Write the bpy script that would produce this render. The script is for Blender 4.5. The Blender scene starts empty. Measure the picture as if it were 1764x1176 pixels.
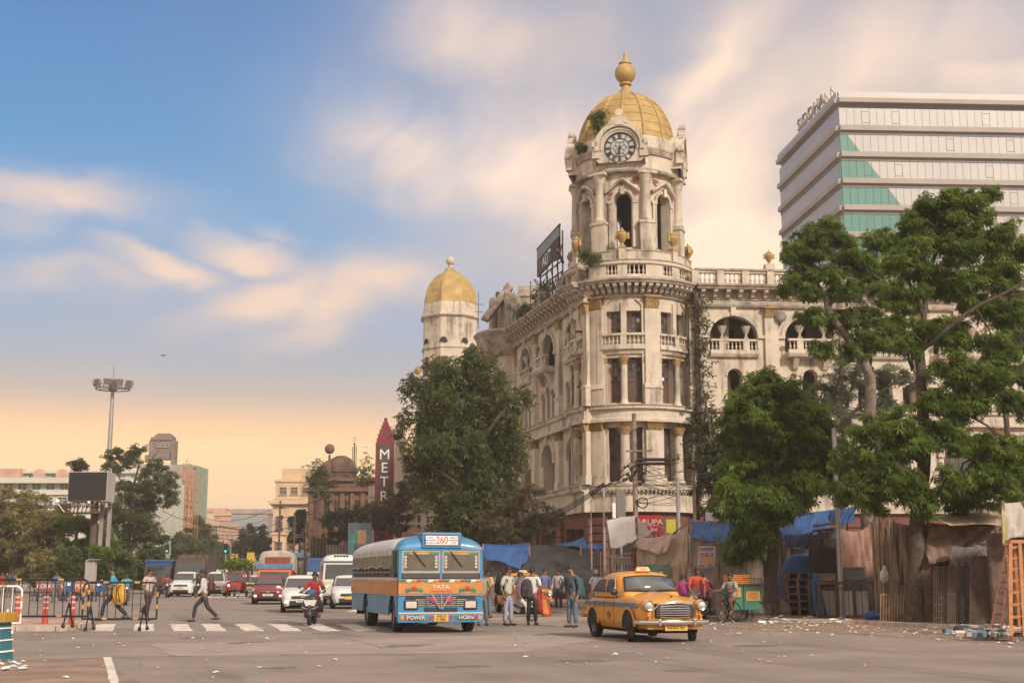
import bpy, bmesh, math, random
import numpy as np
from mathutils import Vector, Matrix, Euler
R = math.radians
PI = math.pi
sin, cos = math.sin, math.cos
rnd = random.Random(11)
nrs = np.random.RandomState(5)
SC = bpy.context.scene
COL = SC.collection
# ------------------------------------------------------------------ camera
FPX, TILT, EYE = 2222.0, math.atan(402 / 2222.0), 1.5
cd = bpy.data.cameras.new('camera')
cd.sensor_width = 36.0
cd.lens = 36.0 * FPX / 1764.0
cd.clip_start, cd.clip_end = 0.2, 6000
cam = bpy.data.objects.new('camera', cd)
cam.location = (0, 0, EYE)
cam.rotation_euler = (PI / 2 + TILT, 0, 0)
COL.objects.link(cam)
SC.camera = cam
# ------------------------------------------------------------------ sky
SUN_AZ, SUN_EL = R(146), R(32)
world = bpy.data.worlds.new('World')
SC.world = world
world.use_nodes = True
class NT:
 """small helper to write node trees"""
 def __init__(s, tree):
  s.t = tree; s.n = tree.nodes; s.l = tree.links
 def node(s, kind, **kw):
  n = s.n.new(kind)
  for k, v in kw.items():
   setattr(n, k, v)
  return n
 def put(s, sock, v):
  if hasattr(v, 'is_output'):
   s.l.new(v, sock)
  elif isinstance(v, (tuple, list)) and len(v) == 3 and sock.type == 'RGBA':
   sock.default_value = (*v, 1)
  else:
   sock.default_value = v
 def math(s, op, a, b=None, c=None, clamp=False):
  n = s.node('ShaderNodeMath', operation=op, use_clamp=clamp)
  s.put(n.inputs[0], a)
  if b is not None: s.put(n.inputs[1], b)
  if c is not None: s.put(n.inputs[2], c)
  return n.outputs[0]
 def mix(s, f, a, b):
  n = s.node('ShaderNodeMix', data_type='RGBA')
  s.put(n.inputs[0], f); s.put(n.inputs[6], a); s.put(n.inputs[7], b)
  return n.outputs[2]
 def noise(s, vec, scale, detail=3, rough=.55, dist=0):
  n = s.node('ShaderNodeTexNoise')
  if vec is not None: s.l.new(vec, n.inputs['Vector'])
  n.inputs['Scale'].default_value = scale
  n.inputs['Detail'].default_value = detail
  n.inputs['Roughness'].default_value = rough
  n.inputs['Distortion'].default_value = dist
  return n.outputs['Fac']
 def mapping(s, vec, scale=(1, 1, 1), rot=(0, 0, 0), loc=(0, 0, 0)):
  n = s.node('ShaderNodeMapping')
  s.l.new(vec, n.inputs[0])
  n.inputs['Scale'].default_value = scale
  n.inputs['Rotation'].default_value = rot
  n.inputs['Location'].default_value = loc
  return n.outputs[0]
 def step(s, x, lo, hi):
  n = s.node('ShaderNodeMapRange', interpolation_type='SMOOTHSTEP')
  s.put(n.inputs[0], x)
  n.inputs[1].default_value = lo; n.inputs[2].default_value = hi
  return n.outputs[0]
 def ramp(s, x, stops):
  n = s.node('ShaderNodeValToRGB')
  s.put(n.inputs[0], x)
  el = n.color_ramp.elements
  while len(el) < len(stops): el.new(.5)
  for e, (p, c) in zip(el, stops):
   e.position = p; e.color = (*c, 1)
  return n.outputs[0]
def sky_nodes():
 w = NT(world.node_tree)
 w.n.clear()
 out = w.node('ShaderNodeOutputWorld')
 bg = w.node('ShaderNodeBackground')
 bg.inputs[1].default_value = SKY_STRENGTH
 w.l.new(bg.outputs[0], out.inputs[0])
 nis = w.node('ShaderNodeTexSky', sky_type='NISHITA')
 nis.sun_disc = False
 nis.sun_elevation = SUN_EL; nis.sun_rotation = SUN_AZ
 nis.dust_density = 2.5
 tc = w.node('ShaderNodeTexCoord').outputs['Generated']
 sp = w.node('ShaderNodeSeparateXYZ'); w.l.new(tc, sp.inputs[0])
 x, y, z = sp.outputs
 az = w.math('MULTIPLY', w.math('ARCTAN2', x, y), 57.2958)
 el = w.math('MULTIPLY', w.math('ARCSINE', z), 57.2958)
 K = 1 / SKY_STRENGTH / 2 ** EXPOSURE
 def kc(c): return tuple(v * K for v in c)
 # clear air by elevation: hazy peach at the horizon, grey lilac, then blue
 grad = w.ramp(w.math('DIVIDE', el, 60.0, clamp=True), [
  (0.0, (.76, .56, .44)), (.045, (1.12, .76, .48)), (.088, (1.42, .90, .44)), (.107, (1.2, .74, .40)),
  (.128, (.70, .56, .47)), (.150, (.47, .50, .57)), (.175, (.36, .48, .66)), (.25, (.19, .42, .72)), (.31, (.10, .335, .66)),
  (.40, (.075, .25, .57)), (1.0, (.10, .25, .52))])
 gs = w.node('ShaderNodeVectorMath', operation='SCALE')
 w.l.new(grad, gs.inputs[0]); gs.inputs[3].default_value = K
 base = w.mix(.05, gs.outputs[0], nis.outputs[0])
 nz1 = w.noise(w.mapping(tc, (1, 1, 2.2)), 5.0, 3, .5)
 nz2 = w.noise(w.mapping(tc, (1, 1, 2.0), loc=(3, 1, 7)), 11.0, 4, .55)
 azw = w.math('ADD', az, w.math('MULTIPLY', w.math('SUBTRACT', nz1, .5), 7.0))
 elw = w.math('ADD', el, w.math('MULTIPLY', w.math('SUBTRACT', nz2, .5), 3.6))
 def rot2(a0, e0, rot, rx, ry):
  c, s_ = cos(R(rot)), sin(R(rot))
  du = w.math('SUBTRACT', azw, a0); dv = w.math('SUBTRACT', elw, e0)
  p = w.math('ADD', w.math('MULTIPLY', du, c * 38.8 / rx), w.math('MULTIPLY', dv, s_ * 38.8 / rx))
  q = w.math('ADD', w.math('MULTIPLY', du, -s_ * 38.8 / ry), w.math('MULTIPLY', dv, c * 38.8 / ry))
  return p, q
 def blob(px, py, rx, ry, rot=0, amp=1.0):
  u = 588 - py
  fx, fy, fz = px - 882, FPX * cos(TILT) - u * sin(TILT), FPX * sin(TILT) + u * cos(TILT)
  p, q = rot2(math.degrees(math.atan2(fx, fy)), math.degrees(math.atan2(fz, math.hypot(fx, fy))), rot, rx, ry)
  d = w.math('ADD', w.math('MULTIPLY', p, p), w.math('MULTIPLY', q, q))
  return w.math('MULTIPLY', w.math('POWER', 2.718, w.math('MULTIPLY', d, -1.3)), amp)
 def union(bs):
  r = bs[0]
  for b in bs[1:]:
   r = w.math('MAXIMUM', r, b)
  return r
 # wind drawn streaks
 p, q = rot2(0, 0, 58, 38.8, 38.8)
 cx = w.node('ShaderNodeCombineXYZ'); w.l.new(w.math('MULTIPLY', p, .10), cx.inputs[0]); w.l.new(w.math('MULTIPLY', q, .34), cx.inputs[1])
 strk = w.noise(cx.outputs[0], 1.0, 4, .55)
 veil_n = w.noise(w.mapping(tc, (1, 1, 1.6), rot=(0, .5, 0), loc=(2, 0, 1)), 4.2, 4, .55)
 rear = w.math('MAXIMUM', w.step(w.math('ABSOLUTE', az), 32, 75), w.step(el, 30, 60))  # unseen cloud behind and overhead, brightened to lift the fill light
 veil = union([blob(1450, 260, 760, 520, 0, 1.1), blob(1080, 420, 420, 330, 10, .9), blob(1000, 80, 420, 170, 0, .85), blob(540, 520, 460, 110, 8, .45), blob(760, 300, 300, 130, -10, .5), rear])
 veil = w.math('MULTIPLY', veil, w.math('ADD',  w.math('ADD', w.math('MULTIPLY', veil_n, .55), w.math('MULTIPLY', strk, .35)), .42), clamp=True)
 c1 = w.mix(veil, base, w.mix(rear, kc((.68, .58, .54)), kc((.80, .71, .64))))
 lit = union([blob(730, 270, 190, 95, -18, .75), blob(960, 300, 210, 130, -8, .9), blob(860, 70, 170, 100, -20, .5),
                 blob(1255, 435, 150, 100, 0, 1.9), blob(1260, 300, 200, 95, 62, 1.25), blob(1230, 110, 160, 60, 48, .8),
                 blob(1180, 230, 130, 50, 55, .65), blob(1480, 110, 330, 90, 14, .55), blob(1700, 130, 170, 50, -8, .6), w.math('MULTIPLY', rear, .6)])
 lit = w.math('MULTIPLY', lit, w.math('ADD', w.math('ADD', w.math('MULTIPLY', strk, 1.3), w.math('MULTIPLY', nz2, .7)), -.25), clamp=True)
 c2 = w.mix(lit, c1, kc((1.3, .96, .72)))
 low = union([blob(65, 335, 190, 45, 0, 1.0), blob(25, 380, 100, 45, 0, .45), blob(250, 448, 100, 28, -10, 1.15), blob(130, 470, 160, 34, 8, .6),
                 blob(400, 436, 110, 28, -12, 1.1), blob(450, 405, 60, 18, -15, .4), blob(450, 505, 140, 40, 12, 1.15), blob(610, 485, 150, 46, 14, 1.15), blob(560, 540, 150, 30, 20, .6)])
 c3 = w.mix(w.math('MULTIPLY', low, w.math('ADD', w.math('MULTIPLY', nz2, .9), .42), clamp=True), c2, kc((.98, .74, .60)))
 w.l.new(c3, bg.inputs[0])
EXPOSURE = 0.3
SKY_STRENGTH = 0.12
sky_nodes()
# ------------------------------------------------------------------ sun and exposure
sd = bpy.data.lights.new('sun', 'SUN')
sd.energy = 3.5
sd.angle = R(7)
sd.color = (1, .90, .78)
sun = bpy.data.objects.new('sun', sd)
sdir = Vector((sin(SUN_AZ) * cos(SUN_EL), cos(SUN_AZ) * cos(SUN_EL), sin(SUN_EL)))
sun.rotation_euler = sdir.to_track_quat('Z', 'Y').to_euler()
sun.location = (40, -30, 60)
COL.objects.link(sun)
vs = SC.view_settings
vs.view_transform = 'Standard'; vs.look = 'None'; vs.gamma = 1; vs.use_curve_mapping = False
vs.exposure = EXPOSURE
SC.cycles.max_bounces = 6
SC.cycles.transparent_max_bounces = 8
SC.cycles.volume_bounces = 0
# ------------------------------------------------------------------ placing
def ray(px, py):
 u = 588 - py
 return px - 882, FPX * cos(TILT) - u * sin(TILT), FPX * sin(TILT) + u * cos(TILT)
def at(px, py, d):
 """world point seen at photo pixel (px,py) at depth d metres"""
 a, b, c = ray(px, py); k = d / b
 return Vector((a * k, d, EYE + c * k))
def gnd(px, py, z=0.0):
 a, b, c = ray(px, py); k = (z - EYE) / c
 return Vector((a * k, b * k, z))
# ------------------------------------------------------------------ objects
def tag(o, label=None, cat=None, group=None, kind=None):
 if label: o['label'] = label
 if cat: o['category'] = cat
 if group: o['group'] = group
 if kind: o['kind'] = kind
 return o
def E(name, label, cat, loc=(0, 0, 0), rz=0, group=None, kind=None):
 o = bpy.data.objects.new(name, None)
 o.location = loc; o.rotation_euler = (0, 0, rz); o.empty_display_size = .2
 COL.objects.link(o)
 return tag(o, label, cat, group, kind)
def link(name, data, parent=None, loc=(0, 0, 0), rot=(0, 0, 0), scl=None):
 o = bpy.data.objects.new(name, data)
 COL.objects.link(o)
 o.location = loc; o.rotation_euler = rot
 if scl: o.scale = scl
 if parent is not None: o.parent = parent
 return o
KIDS = {}
def dup(root, loc, rz=None, label=None, scl=None):
 r = root.copy(); COL.objects.link(r); r.location = loc
 if rz is not None: r.rotation_euler = (0, 0, rz)
 if scl: r.scale = scl
 if label: r['label'] = label
 for ch in root.children:
  c = ch.copy(); COL.objects.link(c); c.parent = r
  for g in ch.children:
   d = g.copy(); COL.objects.link(d); d.parent = c
 return r
class M:
 """collects faces for one mesh"""
 def __init__(s):
  s.v = []; s.f = []; s.mi = []; s.sm = []
 def pts(s, p):
  i = len(s.v); s.v.extend(tuple(q) for q in p); return i
 def face(s, idx, m=0, sm=False):
  s.f.append(tuple(idx)); s.mi.append(m); s.sm.append(sm)
 def poly(s, p, m=0):
  i = s.pts(p); s.face(range(i, i + len(p)), m)
 def box(s, x0, x1, y0, y1, z0, z1, m=0, tx=0, ty=0):
  """tx,ty: how much the top is drawn in"""
  i = s.pts([(x0, y0, z0), (x1, y0, z0), (x1, y1, z0), (x0, y1, z0),
                   (x0 + tx, y0 + ty, z1), (x1 - tx, y0 + ty, z1), (x1 - tx, y1 - ty, z1), (x0 + tx, y1 - ty, z1)])
  for q in ((3, 2, 1, 0), (4, 5, 6, 7), (0, 1, 5, 4), (1, 2, 6, 5), (2, 3, 7, 6), (3, 0, 4, 7)):
   s.face([i + k for k in q], m)
  return i
 def hexa(s, P, m=0):
  i = s.pts(P)
  for q in ((3, 2, 1, 0), (4, 5, 6, 7), (0, 1, 5, 4), (1, 2, 6, 5), (2, 3, 7, 6), (3, 0, 4, 7)):
   s.face([i + k for k in q], m)
 def bar(s, a, b, w, h=None, m=0):
  """square bar from a to b"""
  a, b = Vector(a), Vector(b); h = h or w
  d = (b - a).normalized()
  up = Vector((0, 0, 1)) if abs(d.z) < .95 else Vector((0, 1, 0))
  e = d.cross(up).normalized() * w / 2; g = e.cross(d).normalized() * h / 2
  s.hexa([a - e - g, a + e - g, a + e + g, a - e + g, b - e - g, b + e - g, b + e + g, b - e + g], m)
 def tube(s, P, rad, n=8, m=0, cap=True, flat=None):
  """round tube along points; rad number or list"""
  P = [Vector(p) for p in P]; k = len(P)
  if not hasattr(rad, '__len__'): rad = [rad] * k
  prev = None; rings = []
  for i, p in enumerate(P):
   d = (P[min(i + 1, k - 1)] - P[max(i - 1, 0)])
   d = d.normalized() if d.length > 1e-9 else Vector((0, 0, 1))
   if prev is None:
    up = Vector((0, 0, 1)) if abs(d.z) < .9 else Vector((1, 0, 0))
    e = d.cross(up).normalized()
   else:
    e = prev - d * prev.dot(d)
    e = e.normalized() if e.length > 1e-6 else d.orthogonal().normalized()
   g = d.cross(e); prev = e
   rings.append(s.pts([p + (e * cos(2 * PI * j / n) + g * sin(2 * PI * j / n) * (flat or 1)) * rad[i] for j in range(n)]))
  for a, b in zip(rings, rings[1:]):
   for j in range(n):
    s.face((a + j, a + (j + 1) % n, b + (j + 1) % n, b + j), m, True)
  if cap:
   s.face([rings[0] + j for j in reversed(range(n))], m)
   s.face([rings[-1] + j for j in range(n)], m)
 def lathe(s, prof, n=16, c=(0, 0, 0), m=0, cap=True, ax='z', a0=0, sm=True):
  rings = []
  for r, z in prof:
   row = []
   for j in range(n):
    a = a0 + 2 * PI * j / n
    q = (r * cos(a), r * sin(a), z)
    if ax == 'x': q = (q[2], q[0], q[1])
    elif ax == 'y': q = (q[1], q[2], q[0])
    row.append((q[0] + c[0], q[1] + c[1], q[2] + c[2]))
   rings.append(s.pts(row))
  for a, b in zip(rings, rings[1:]):
   for j in range(n):
    s.face((a + j, a + (j + 1) % n, b + (j + 1) % n, b + j), m, sm)
  if cap:
   s.face([rings[0] + j for j in reversed(range(n))], m)
   s.face([rings[-1] + j for j in range(n)], m)
 def grid(s, rows, m=0, sm=True, close=False):
  """rows of equal length point lists"""
  k = len(rows[0]); st = [s.pts(r) for r in rows]
  for a, b in zip(st, st[1:]):
   for j in range(k if close else k - 1):
    s.face((a + j, a + (j + 1) % k, b + (j + 1) % k, b + j), m, sm)
  return st
 def ball(s, c, r, n=10, k=6, m=0):
  rx, ry, rz = r if hasattr(r, '__len__') else (r, r, r)
  rows = []
  for i in range(k + 1):
   a = PI * i / k
   rr = max(sin(a), 1e-3)
   rows.append([(c[0] + rx * rr * cos(2 * PI * j / n), c[1] + ry * rr * sin(2 * PI * j / n), c[2] - rz * cos(a)) for j in range(n)])
  s.grid(rows, m, True, True)
 def move(s, mat, i0=0):
  s.v[i0:] = [tuple(mat @ Vector(p)) for p in s.v[i0:]]
  return s
 def islands(s):
  par = list(range(len(s.v)))
  def find(i):
   while par[i] != i:
    par[i] = par[par[i]]; i = par[i]
   return i
  for f in s.f:
   r = find(f[0])
   for k in f[1:]: par[find(k)] = r
  # weld by position too
  seen = {}
  for i, p in enumerate(s.v):
   k = (round(p[0], 3), round(p[1], 3), round(p[2], 3))
   if k in seen: par[find(i)] = find(seen[k])
   else: seen[k] = i
  gr = {}
  for n, f in enumerate(s.f): gr.setdefault(find(f[0]), []).append(n)
  out = []
  for fs in gr.values():
   q = M(); idx = {}
   for n in fs:
    row = []
    for k in s.f[n]:
     if k not in idx: idx[k] = len(q.v); q.v.append(s.v[k])
     row.append(idx[k])
    q.f.append(tuple(row)); q.mi.append(s.mi[n]); q.sm.append(s.sm[n])
   out.append(q)
  return out
 def mesh(s, name, mats, ang=.7, fix=False):
  me = bpy.data.meshes.new(name)
  me.from_pydata(s.v, [], s.f)
  for q in (mats if isinstance(mats, (list, tuple)) else [mats]): me.materials.append(q)
  me.polygons.foreach_set('material_index', s.mi)
  if any(s.sm):
   me.polygons.foreach_set('use_smooth', [True] * len(s.f))
   me.set_sharp_from_angle(angle=ang)
  if fix:
   bm = bmesh.new(); bm.from_mesh(me)
   bmesh.ops.recalc_face_normals(bm, faces=bm.faces); bm.to_mesh(me); bm.free()
  me.update()
  return me
 def build(s, name, mats, parent=None, loc=(0, 0, 0), rot=(0, 0, 0), label=None, cat=None, group=None, kind=None, bevel=0, sub=0, fix=False, ang=.7, world=False, split=False):
  if split:
   out = None
   for q in s.islands():
    out = q.build(name, mats, parent, loc, rot, label, cat, group, kind, bevel, sub, fix, ang, world)
   return out
  o = link(name, s.mesh(name, mats, ang, fix), parent, loc, rot)
  if world: o.location = -parent.location
  tag(o, label, cat, group, kind)
  if bevel:
   b = o.modifiers.new('b', 'BEVEL'); b.width = bevel; b.segments = 2; b.limit_method = 'ANGLE'
  if sub:
   b = o.modifiers.new('s', 'SUBSURF'); b.levels = b.render_levels = sub
  return o
# ------------------------------------------------------------------ materials
MATS = {}
def mat(name, col, rough=.8, metal=0, var=.12, scale=3.0, bump=0, bscale=20, dirt=None, dirt_amt=.5, dscale=1.5, streak=False, spec=.5, coat=0, alpha=1, trans=0, emit=0):
 if name in MATS: return MATS[name]
 m = bpy.data.materials.new(name); m.use_nodes = True
 t = NT(m.node_tree); b = t.n['Principled BSDF']
 b.inputs['Roughness'].default_value = rough; b.inputs['Metallic'].default_value = metal
 b.inputs['Specular IOR Level'].default_value = spec
 b.inputs['Coat Weight'].default_value = coat
 b.inputs['Transmission Weight'].default_value = trans
 tc = t.node('ShaderNodeTexCoord').outputs['Object']
 c = tuple(col)
 if var:
  n = t.noise(tc, scale, 4, .6)
  lo = tuple(max(0, v * (1 - 2 * var)) for v in c); hi = tuple(min(1, v * (1 + 2 * var)) for v in c)
  res = t.ramp(n, [(.25, lo), (.75, hi)])
 else:
  res = None
 if dirt is not None:
  vec = (t.mapping(tc, (1, 1, .12)) if streak is True else t.mapping(t.mapping(tc, (1, 1, 1), (0, 0, R(-18))), (1, .06, 1))) if streak else tc
  n2 = t.noise(vec, dscale, 6, .65)
  n3 = t.noise(tc, dscale * .35, 3, .6)
  f = t.math('MULTIPLY', t.step(t.math('ADD', t.math('MULTIPLY', n2, .65), t.math('MULTIPLY', n3, .35)), .48, .66), dirt_amt)
  res = t.mix(f, res if res is not None else c, dirt)
 if res is not None: t.l.new(res, b.inputs['Base Color'])
 else: b.inputs['Base Color'].default_value = (*c, 1)
 if bump:
  bn = t.node('ShaderNodeBump'); bn.inputs['Strength'].default_value = bump; bn.inputs['Distance'].default_value = .03
  t.l.new(t.noise(tc, bscale, 5, .6), bn.inputs['Height']); t.l.new(bn.outputs[0], b.inputs['Normal'])
 if emit:
  b.inputs['Emission Color'].default_value = (*c, 1); b.inputs['Emission Strength'].default_value = emit
 if alpha < 1:
  b.inputs['Alpha'].default_value = alpha
 m.diffuse_color = (*c, 1)
 MATS[name] = m
 return m
def text(body, parent, loc, rot, size, m, name='lettering', align='CENTER', ext=.004, sx=1, font=None, label=None):
 cu = bpy.data.curves.new(name, 'FONT')
 cu.body = body; cu.size = size; cu.align_x = align; cu.align_y = 'CENTER'; cu.extrude = ext
 cu.materials.append(m)
 o = link(name, cu, parent, loc, rot)
 if sx != 1: o.scale = (sx, 1, 1)
 if label: o['label'] = label
 return o
# ------------------------------------------------------------------ shared materials
m_stucco = mat('stucco', (.51, .44, .35), .9, var=.11, scale=.9, bump=.5, bscale=9, dirt=(.15, .12, .095), dirt_amt=.9, dscale=1.9, streak=True)
m_ledge = mat('weathered_stone', (.33, .275, .22), .95, var=.25, scale=1.6, bump=.6, bscale=12, dirt=(.085, .07, .058), dirt_amt=.85, dscale=1.9)
m_gilt = mat('worn_gilt_capital', (.32, .205, .075), .6, .1, var=.3, scale=6, bump=.6, bscale=30, dirt=(.22, .16, .1), dirt_amt=.8, dscale=5)
m_goldleaf = mat('dome_gold_paint', (.39, .262, .09), .6, .12, var=.16, scale=1.0, bump=.12, bscale=14, dirt=(.26, .18, .08), dirt_amt=.65, dscale=1.5)
m_maroon = mat('maroon_stone', (.15, .055, .045), .9, var=.2, scale=1.5, bump=.4, bscale=10, dirt=(.06, .04, .035), dirt_amt=.6)
m_brownwood = mat('old_brown_wood', (.10, .050, .036), .7, var=.25, scale=3, bump=.2, dirt=(.05, .03, .025), dirt_amt=.5)
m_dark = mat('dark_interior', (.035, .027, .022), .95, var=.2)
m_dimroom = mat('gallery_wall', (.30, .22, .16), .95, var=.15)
m_oldglass = mat('dusty_old_glass', (.075, .07, .068), .25, var=.3, scale=2.0)
m_brick = mat('exposed_brick', (.30, .12, .075), .95, var=.25, scale=7, bump=.5, bscale=16)
m_iron = mat('rusty_iron', (.10, .065, .05), .8, .2, var=.25, scale=4)
m_blackiron = mat('black_iron', (.018, .018, .02), .5, .3, var=.2)
m_white = mat('white_paint', (.72, .70, .66), .6, var=.06)
m_galv = mat('galvanised_steel', (.32, .31, .30), .5, .5, var=.15)
class Frame:
 """wall coordinates: u along the wall (metres), z up, w outward"""
 def __init__(s, c, d=None, n=None, r=None):
  s.c = c; s.d = d; s.n = n; s.r = r
 def p(s, u, z, w=0):
  if s.r:
   a = u / s.r
   return (s.c[0] + (s.r + w) * sin(a), s.c[1] - (s.r + w) * cos(a), z)
  return (s.c[0] + s.d[0] * u + s.n[0] * w, s.c[1] + s.d[1] * u + s.n[1] * w, z)
 def rz(s, u=0):
  """rotation that turns an object's -Y to the outside"""
  if s.r: return u / s.r
  return math.atan2(s.n[0], -s.n[1])
 def steps(s, u0, u1):
  k = max(1, math.ceil((u1 - u0) / .4)) if s.r else 1
  return [u0 + (u1 - u0) * i / k for i in range(k + 1)]
def fbox(m, fr, u0, u1, z0, z1, w0, w1, mi=0):
 us = fr.steps(u0, u1)
 rows = [[fr.p(u, z0, w0), fr.p(u, z0, w1), fr.p(u, z1, w1), fr.p(u, z1, w0)] for u in us]
 st = m.grid(rows, mi, False, True)
 m.face([st[0] + j for j in range(4)], mi); m.face([st[-1] + j for j in reversed(range(4))], mi)
def fprof(m, fr, u0, u1, prof, mi=0):
 """moulding: profile of (w,z) swept along the wall"""
 us = fr.steps(u0, u1)
 st = m.grid([[fr.p(u, z, w) for w, z in prof] for u in us], mi, False, True)
 n = len(prof)
 m.face([st[0] + j for j in range(n)], mi); m.face([st[-1] + j for j in reversed(range(n))], mi)
def arch_z(o, u):
 ua, ub, za, zs, rise = o
 h = (ub - ua) / 2; c = (ua + ub) / 2
 return zs + rise * math.sqrt(max(0, 1 - ((u - c) / h) ** 2))
def fwall(m, fr, u0, u1, z0, z1, ops, t=.45, mi=0, w=0):
 """wall face with openings (ua,ub,sill,springing,rise), reveals t deep"""
 def rect(a, b, c, d):
  if b - a < 1e-4 or d - c < 1e-4: return
  us = fr.steps(a, b)
  m.grid([[fr.p(u, c, w), fr.p(u, d, w)] for u in us], mi, False)
 cur = u0
 for o in sorted(ops):
  ua, ub, za, zs, rise = o
  rect(cur, ua, z0, z1)
  rect(ua, ub, z0, za)
  k = 12 if rise else max(2, len(fr.steps(ua, ub)))
  us = [ua + (ub - ua) * i / k for i in range(k + 1)] if not rise else [(ua + ub) / 2 - (ub - ua) / 2 * cos(PI * i / k) for i in range(k + 1)]
  zs_ = [arch_z(o, u) for u in us]
  m.grid([[fr.p(u, z, w), fr.p(u, z1, w)] for u, z in zip(us, zs_)], mi, False)
  edge = [(ua, za)] + list(zip(us, zs_)) + [(ub, za)]
  m.grid([[fr.p(u, z, w), fr.p(u, z, w - t)] for u, z in edge], mi, False)
  m.grid([[fr.p(ua, za, w), fr.p(ua, za, w - t)], [fr.p(ub, za, w), fr.p(ub, za, w - t)]], mi, False)
  cur = ub
 rect(cur, u1, z0, z1)
def farch(m, fr, o, wide, w0, w1, mi=0, foot=None):
 """archivolt round an opening"""
 ua, ub, za, zs, rise = o
 c = (ua + ub) / 2; h = (ub - ua) / 2; k = 14
 rows = []
 for i in range(k + 1):
  a = PI * i / k
  ui, zi = c - h * cos(a), zs + rise * sin(a)
  uo, zo = c - (h + wide) * cos(a), zs + (rise + wide) * sin(a)
  rows.append([fr.p(ui, zi, w0), fr.p(ui, zi, w1), fr.p(uo, zo, w1), fr.p(uo, zo, w0)])
 m.grid(rows, mi, False, True)
def fwindow(par, fr, o, w=-.32, cols=3, rws=4, solid=0.45, mg=m_oldglass, mf=m_brownwood, broken=True):
 """window part with its panes: wooden frame, muntins, solid lower panel, panes as sub-part pieces"""
 ua, ub, za, zs, rise = o
 m = M(); b = .07
 top = zs + rise
 if rise:
  k = 12
  us = [(ua + ub) / 2 - (ub - ua) / 2 * cos(PI * i / k) for i in range(k + 1)]
  zz = [arch_z(o, u) for u in us]
  sc_ = lambda u: (ua + ub) / 2 + (u - (ua + ub) / 2) * .88
  m.grid([[fr.p(u, z, w), fr.p(sc_(u), z - .08, w), fr.p(sc_(u), z - .08, w - .06), fr.p(u, z, w - .06)] for u, z in zip(us, zz)], 0, False, True)
  fbox(m, fr, ua, ub, zs - .06, zs + .06, w - .06, w + .02)
 else:
  fbox(m, fr, ua, ub, zs - b, zs, w - .06, w)
 fbox(m, fr, ua, ua + b, za, zs - b, w - .06, w); fbox(m, fr, ub - b, ub, za, zs - b, w - .06, w)
 zp = za + (zs - za) * solid
 fbox(m, fr, ua + b, ub - b, zp - .05, zp + .05, w - .06, w + .01)
 if solid > .1:
  k = 4
  for i in range(k):
   a = ua + b + (ub - ua - 2 * b) * i / k
   fbox(m, fr, a + .012, a + (ub - ua - 2 * b) / k - .012, za, zp - .05, w - .05, w - .025 - .008 * (i % 2))
 for i in range(1, cols):
  a = ua + (ub - ua) * i / cols
  fbox(m, fr, a - .02, a + .02, zp + .05, zs - b, w - .05, w - .01)
 for i in range(1, rws):
  a = zp + (zs - zp) * i / rws
  fbox(m, fr, ua + b, ub - b, a - .015, a + .015, w - .05, w - .012)
 f = m.build('window', mf, par, world=True)
 g = M()
 g.grid([[fr.p(u, za, w - .045), fr.p(u, (arch_z(o, u) if rise else zs), w - .045)] for u in [ua + .02 + (ub - ua - .04) * i / 8 for i in range(9)]], 0, False)
 g.build('pane', mg, f)
 # some panes are missing and show the dark room, some are boarded: set proud of the glass
 if broken:
  q = M(); mats = [m_dark, m_white, m_brownwood]
  for i in range(cols):
   for j in range(rws):
    r = rnd.random()
    if r < .32:
     a = ua + b + (ub - ua - 2 * b) * i / cols; e = ua + b + (ub - ua - 2 * b) * (i + 1) / cols
     c = zp + .05 + (zs - b - zp - .05) * j / rws; d = zp + .05 + (zs - b - zp - .05) * (j + 1) / rws
     fbox(q, fr, a + .025, e - .025, c + .02, d - .02, w - .043, w - .034, 0 if r < .2 else (1 if r < .22 else 2))
  if q.f: tag(q.build('broken_pane', mats, f), kind='stuff')
 return f
def me_baluster(h, r):
 m = M()
 m.lathe([(r * .75, 0), (r * .75, .08 * h), (r * .45, .12 * h), (r, .33 * h), (r * .8, .45 * h), (r * .38, .6 * h), (r * .38, .75 * h), (r * .6, .82 * h), (r * .45, .88 * h), (r * .75, .92 * h), (r * .75, h)], 8)
 return m.mesh('baluster', m_stucco)
BAL = {}
def balustrade(par, fr, u0, u1, z0, z1, w=0, gap=.27, th=.2, posts=(), r=.085, ends=True):
 m = M(); h = z1 - z0
 fbox(m, fr, u0, u1, z0, z0 + .14 * h, w - th / 2, w + th / 2)
 fbox(m, fr, u0, u1, z1 - .17 * h, z1, w - th / 2 - .03, w + th / 2 + .03)
 ps = list(posts)
 for a, b in ps:
  fbox(m, fr, a, b, z0 + .14 * h, z1 - .17 * h, w - th / 2 - .01, w + th / 2 + .01)
 o = m.build('balustrade', m_stucco, par, world=True)
 hb = round(h * .69, 3)
 if (hb, r) not in BAL: BAL[(hb, r)] = me_baluster(hb, r)
 n = max(1, round((u1 - u0) / gap))
 for i in range(n):
  u = u0 + (i + .5) * (u1 - u0) / n
  if any(a - .06 < u < b + .06 for a, b in ps): continue
  link('baluster', BAL[(hb, r)], o, fr.p(u, z0 + .14 * h, w))
 return o
def me_bracket(d, h, w):
 """scrolled cornice bracket, outside towards -Y, hung from its top"""
 m = M(); pr = [(0, -h), (.25 * d, -h), (.45 * d, -.8 * h), (.5 * d, -.5 * h), (.95 * d, -.32 * h), (d, -.2 * h), (d, 0), (0, 0)]
 m.grid([[(x, -y, z) for y, z in pr] for x in (-w / 2, w / 2)], 0, False, True)
 n = len(pr)
 m.face(range(n)); m.face([n + j for j in reversed(range(n))])
 return m.mesh('bracket', m_stucco, fix=True)
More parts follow.
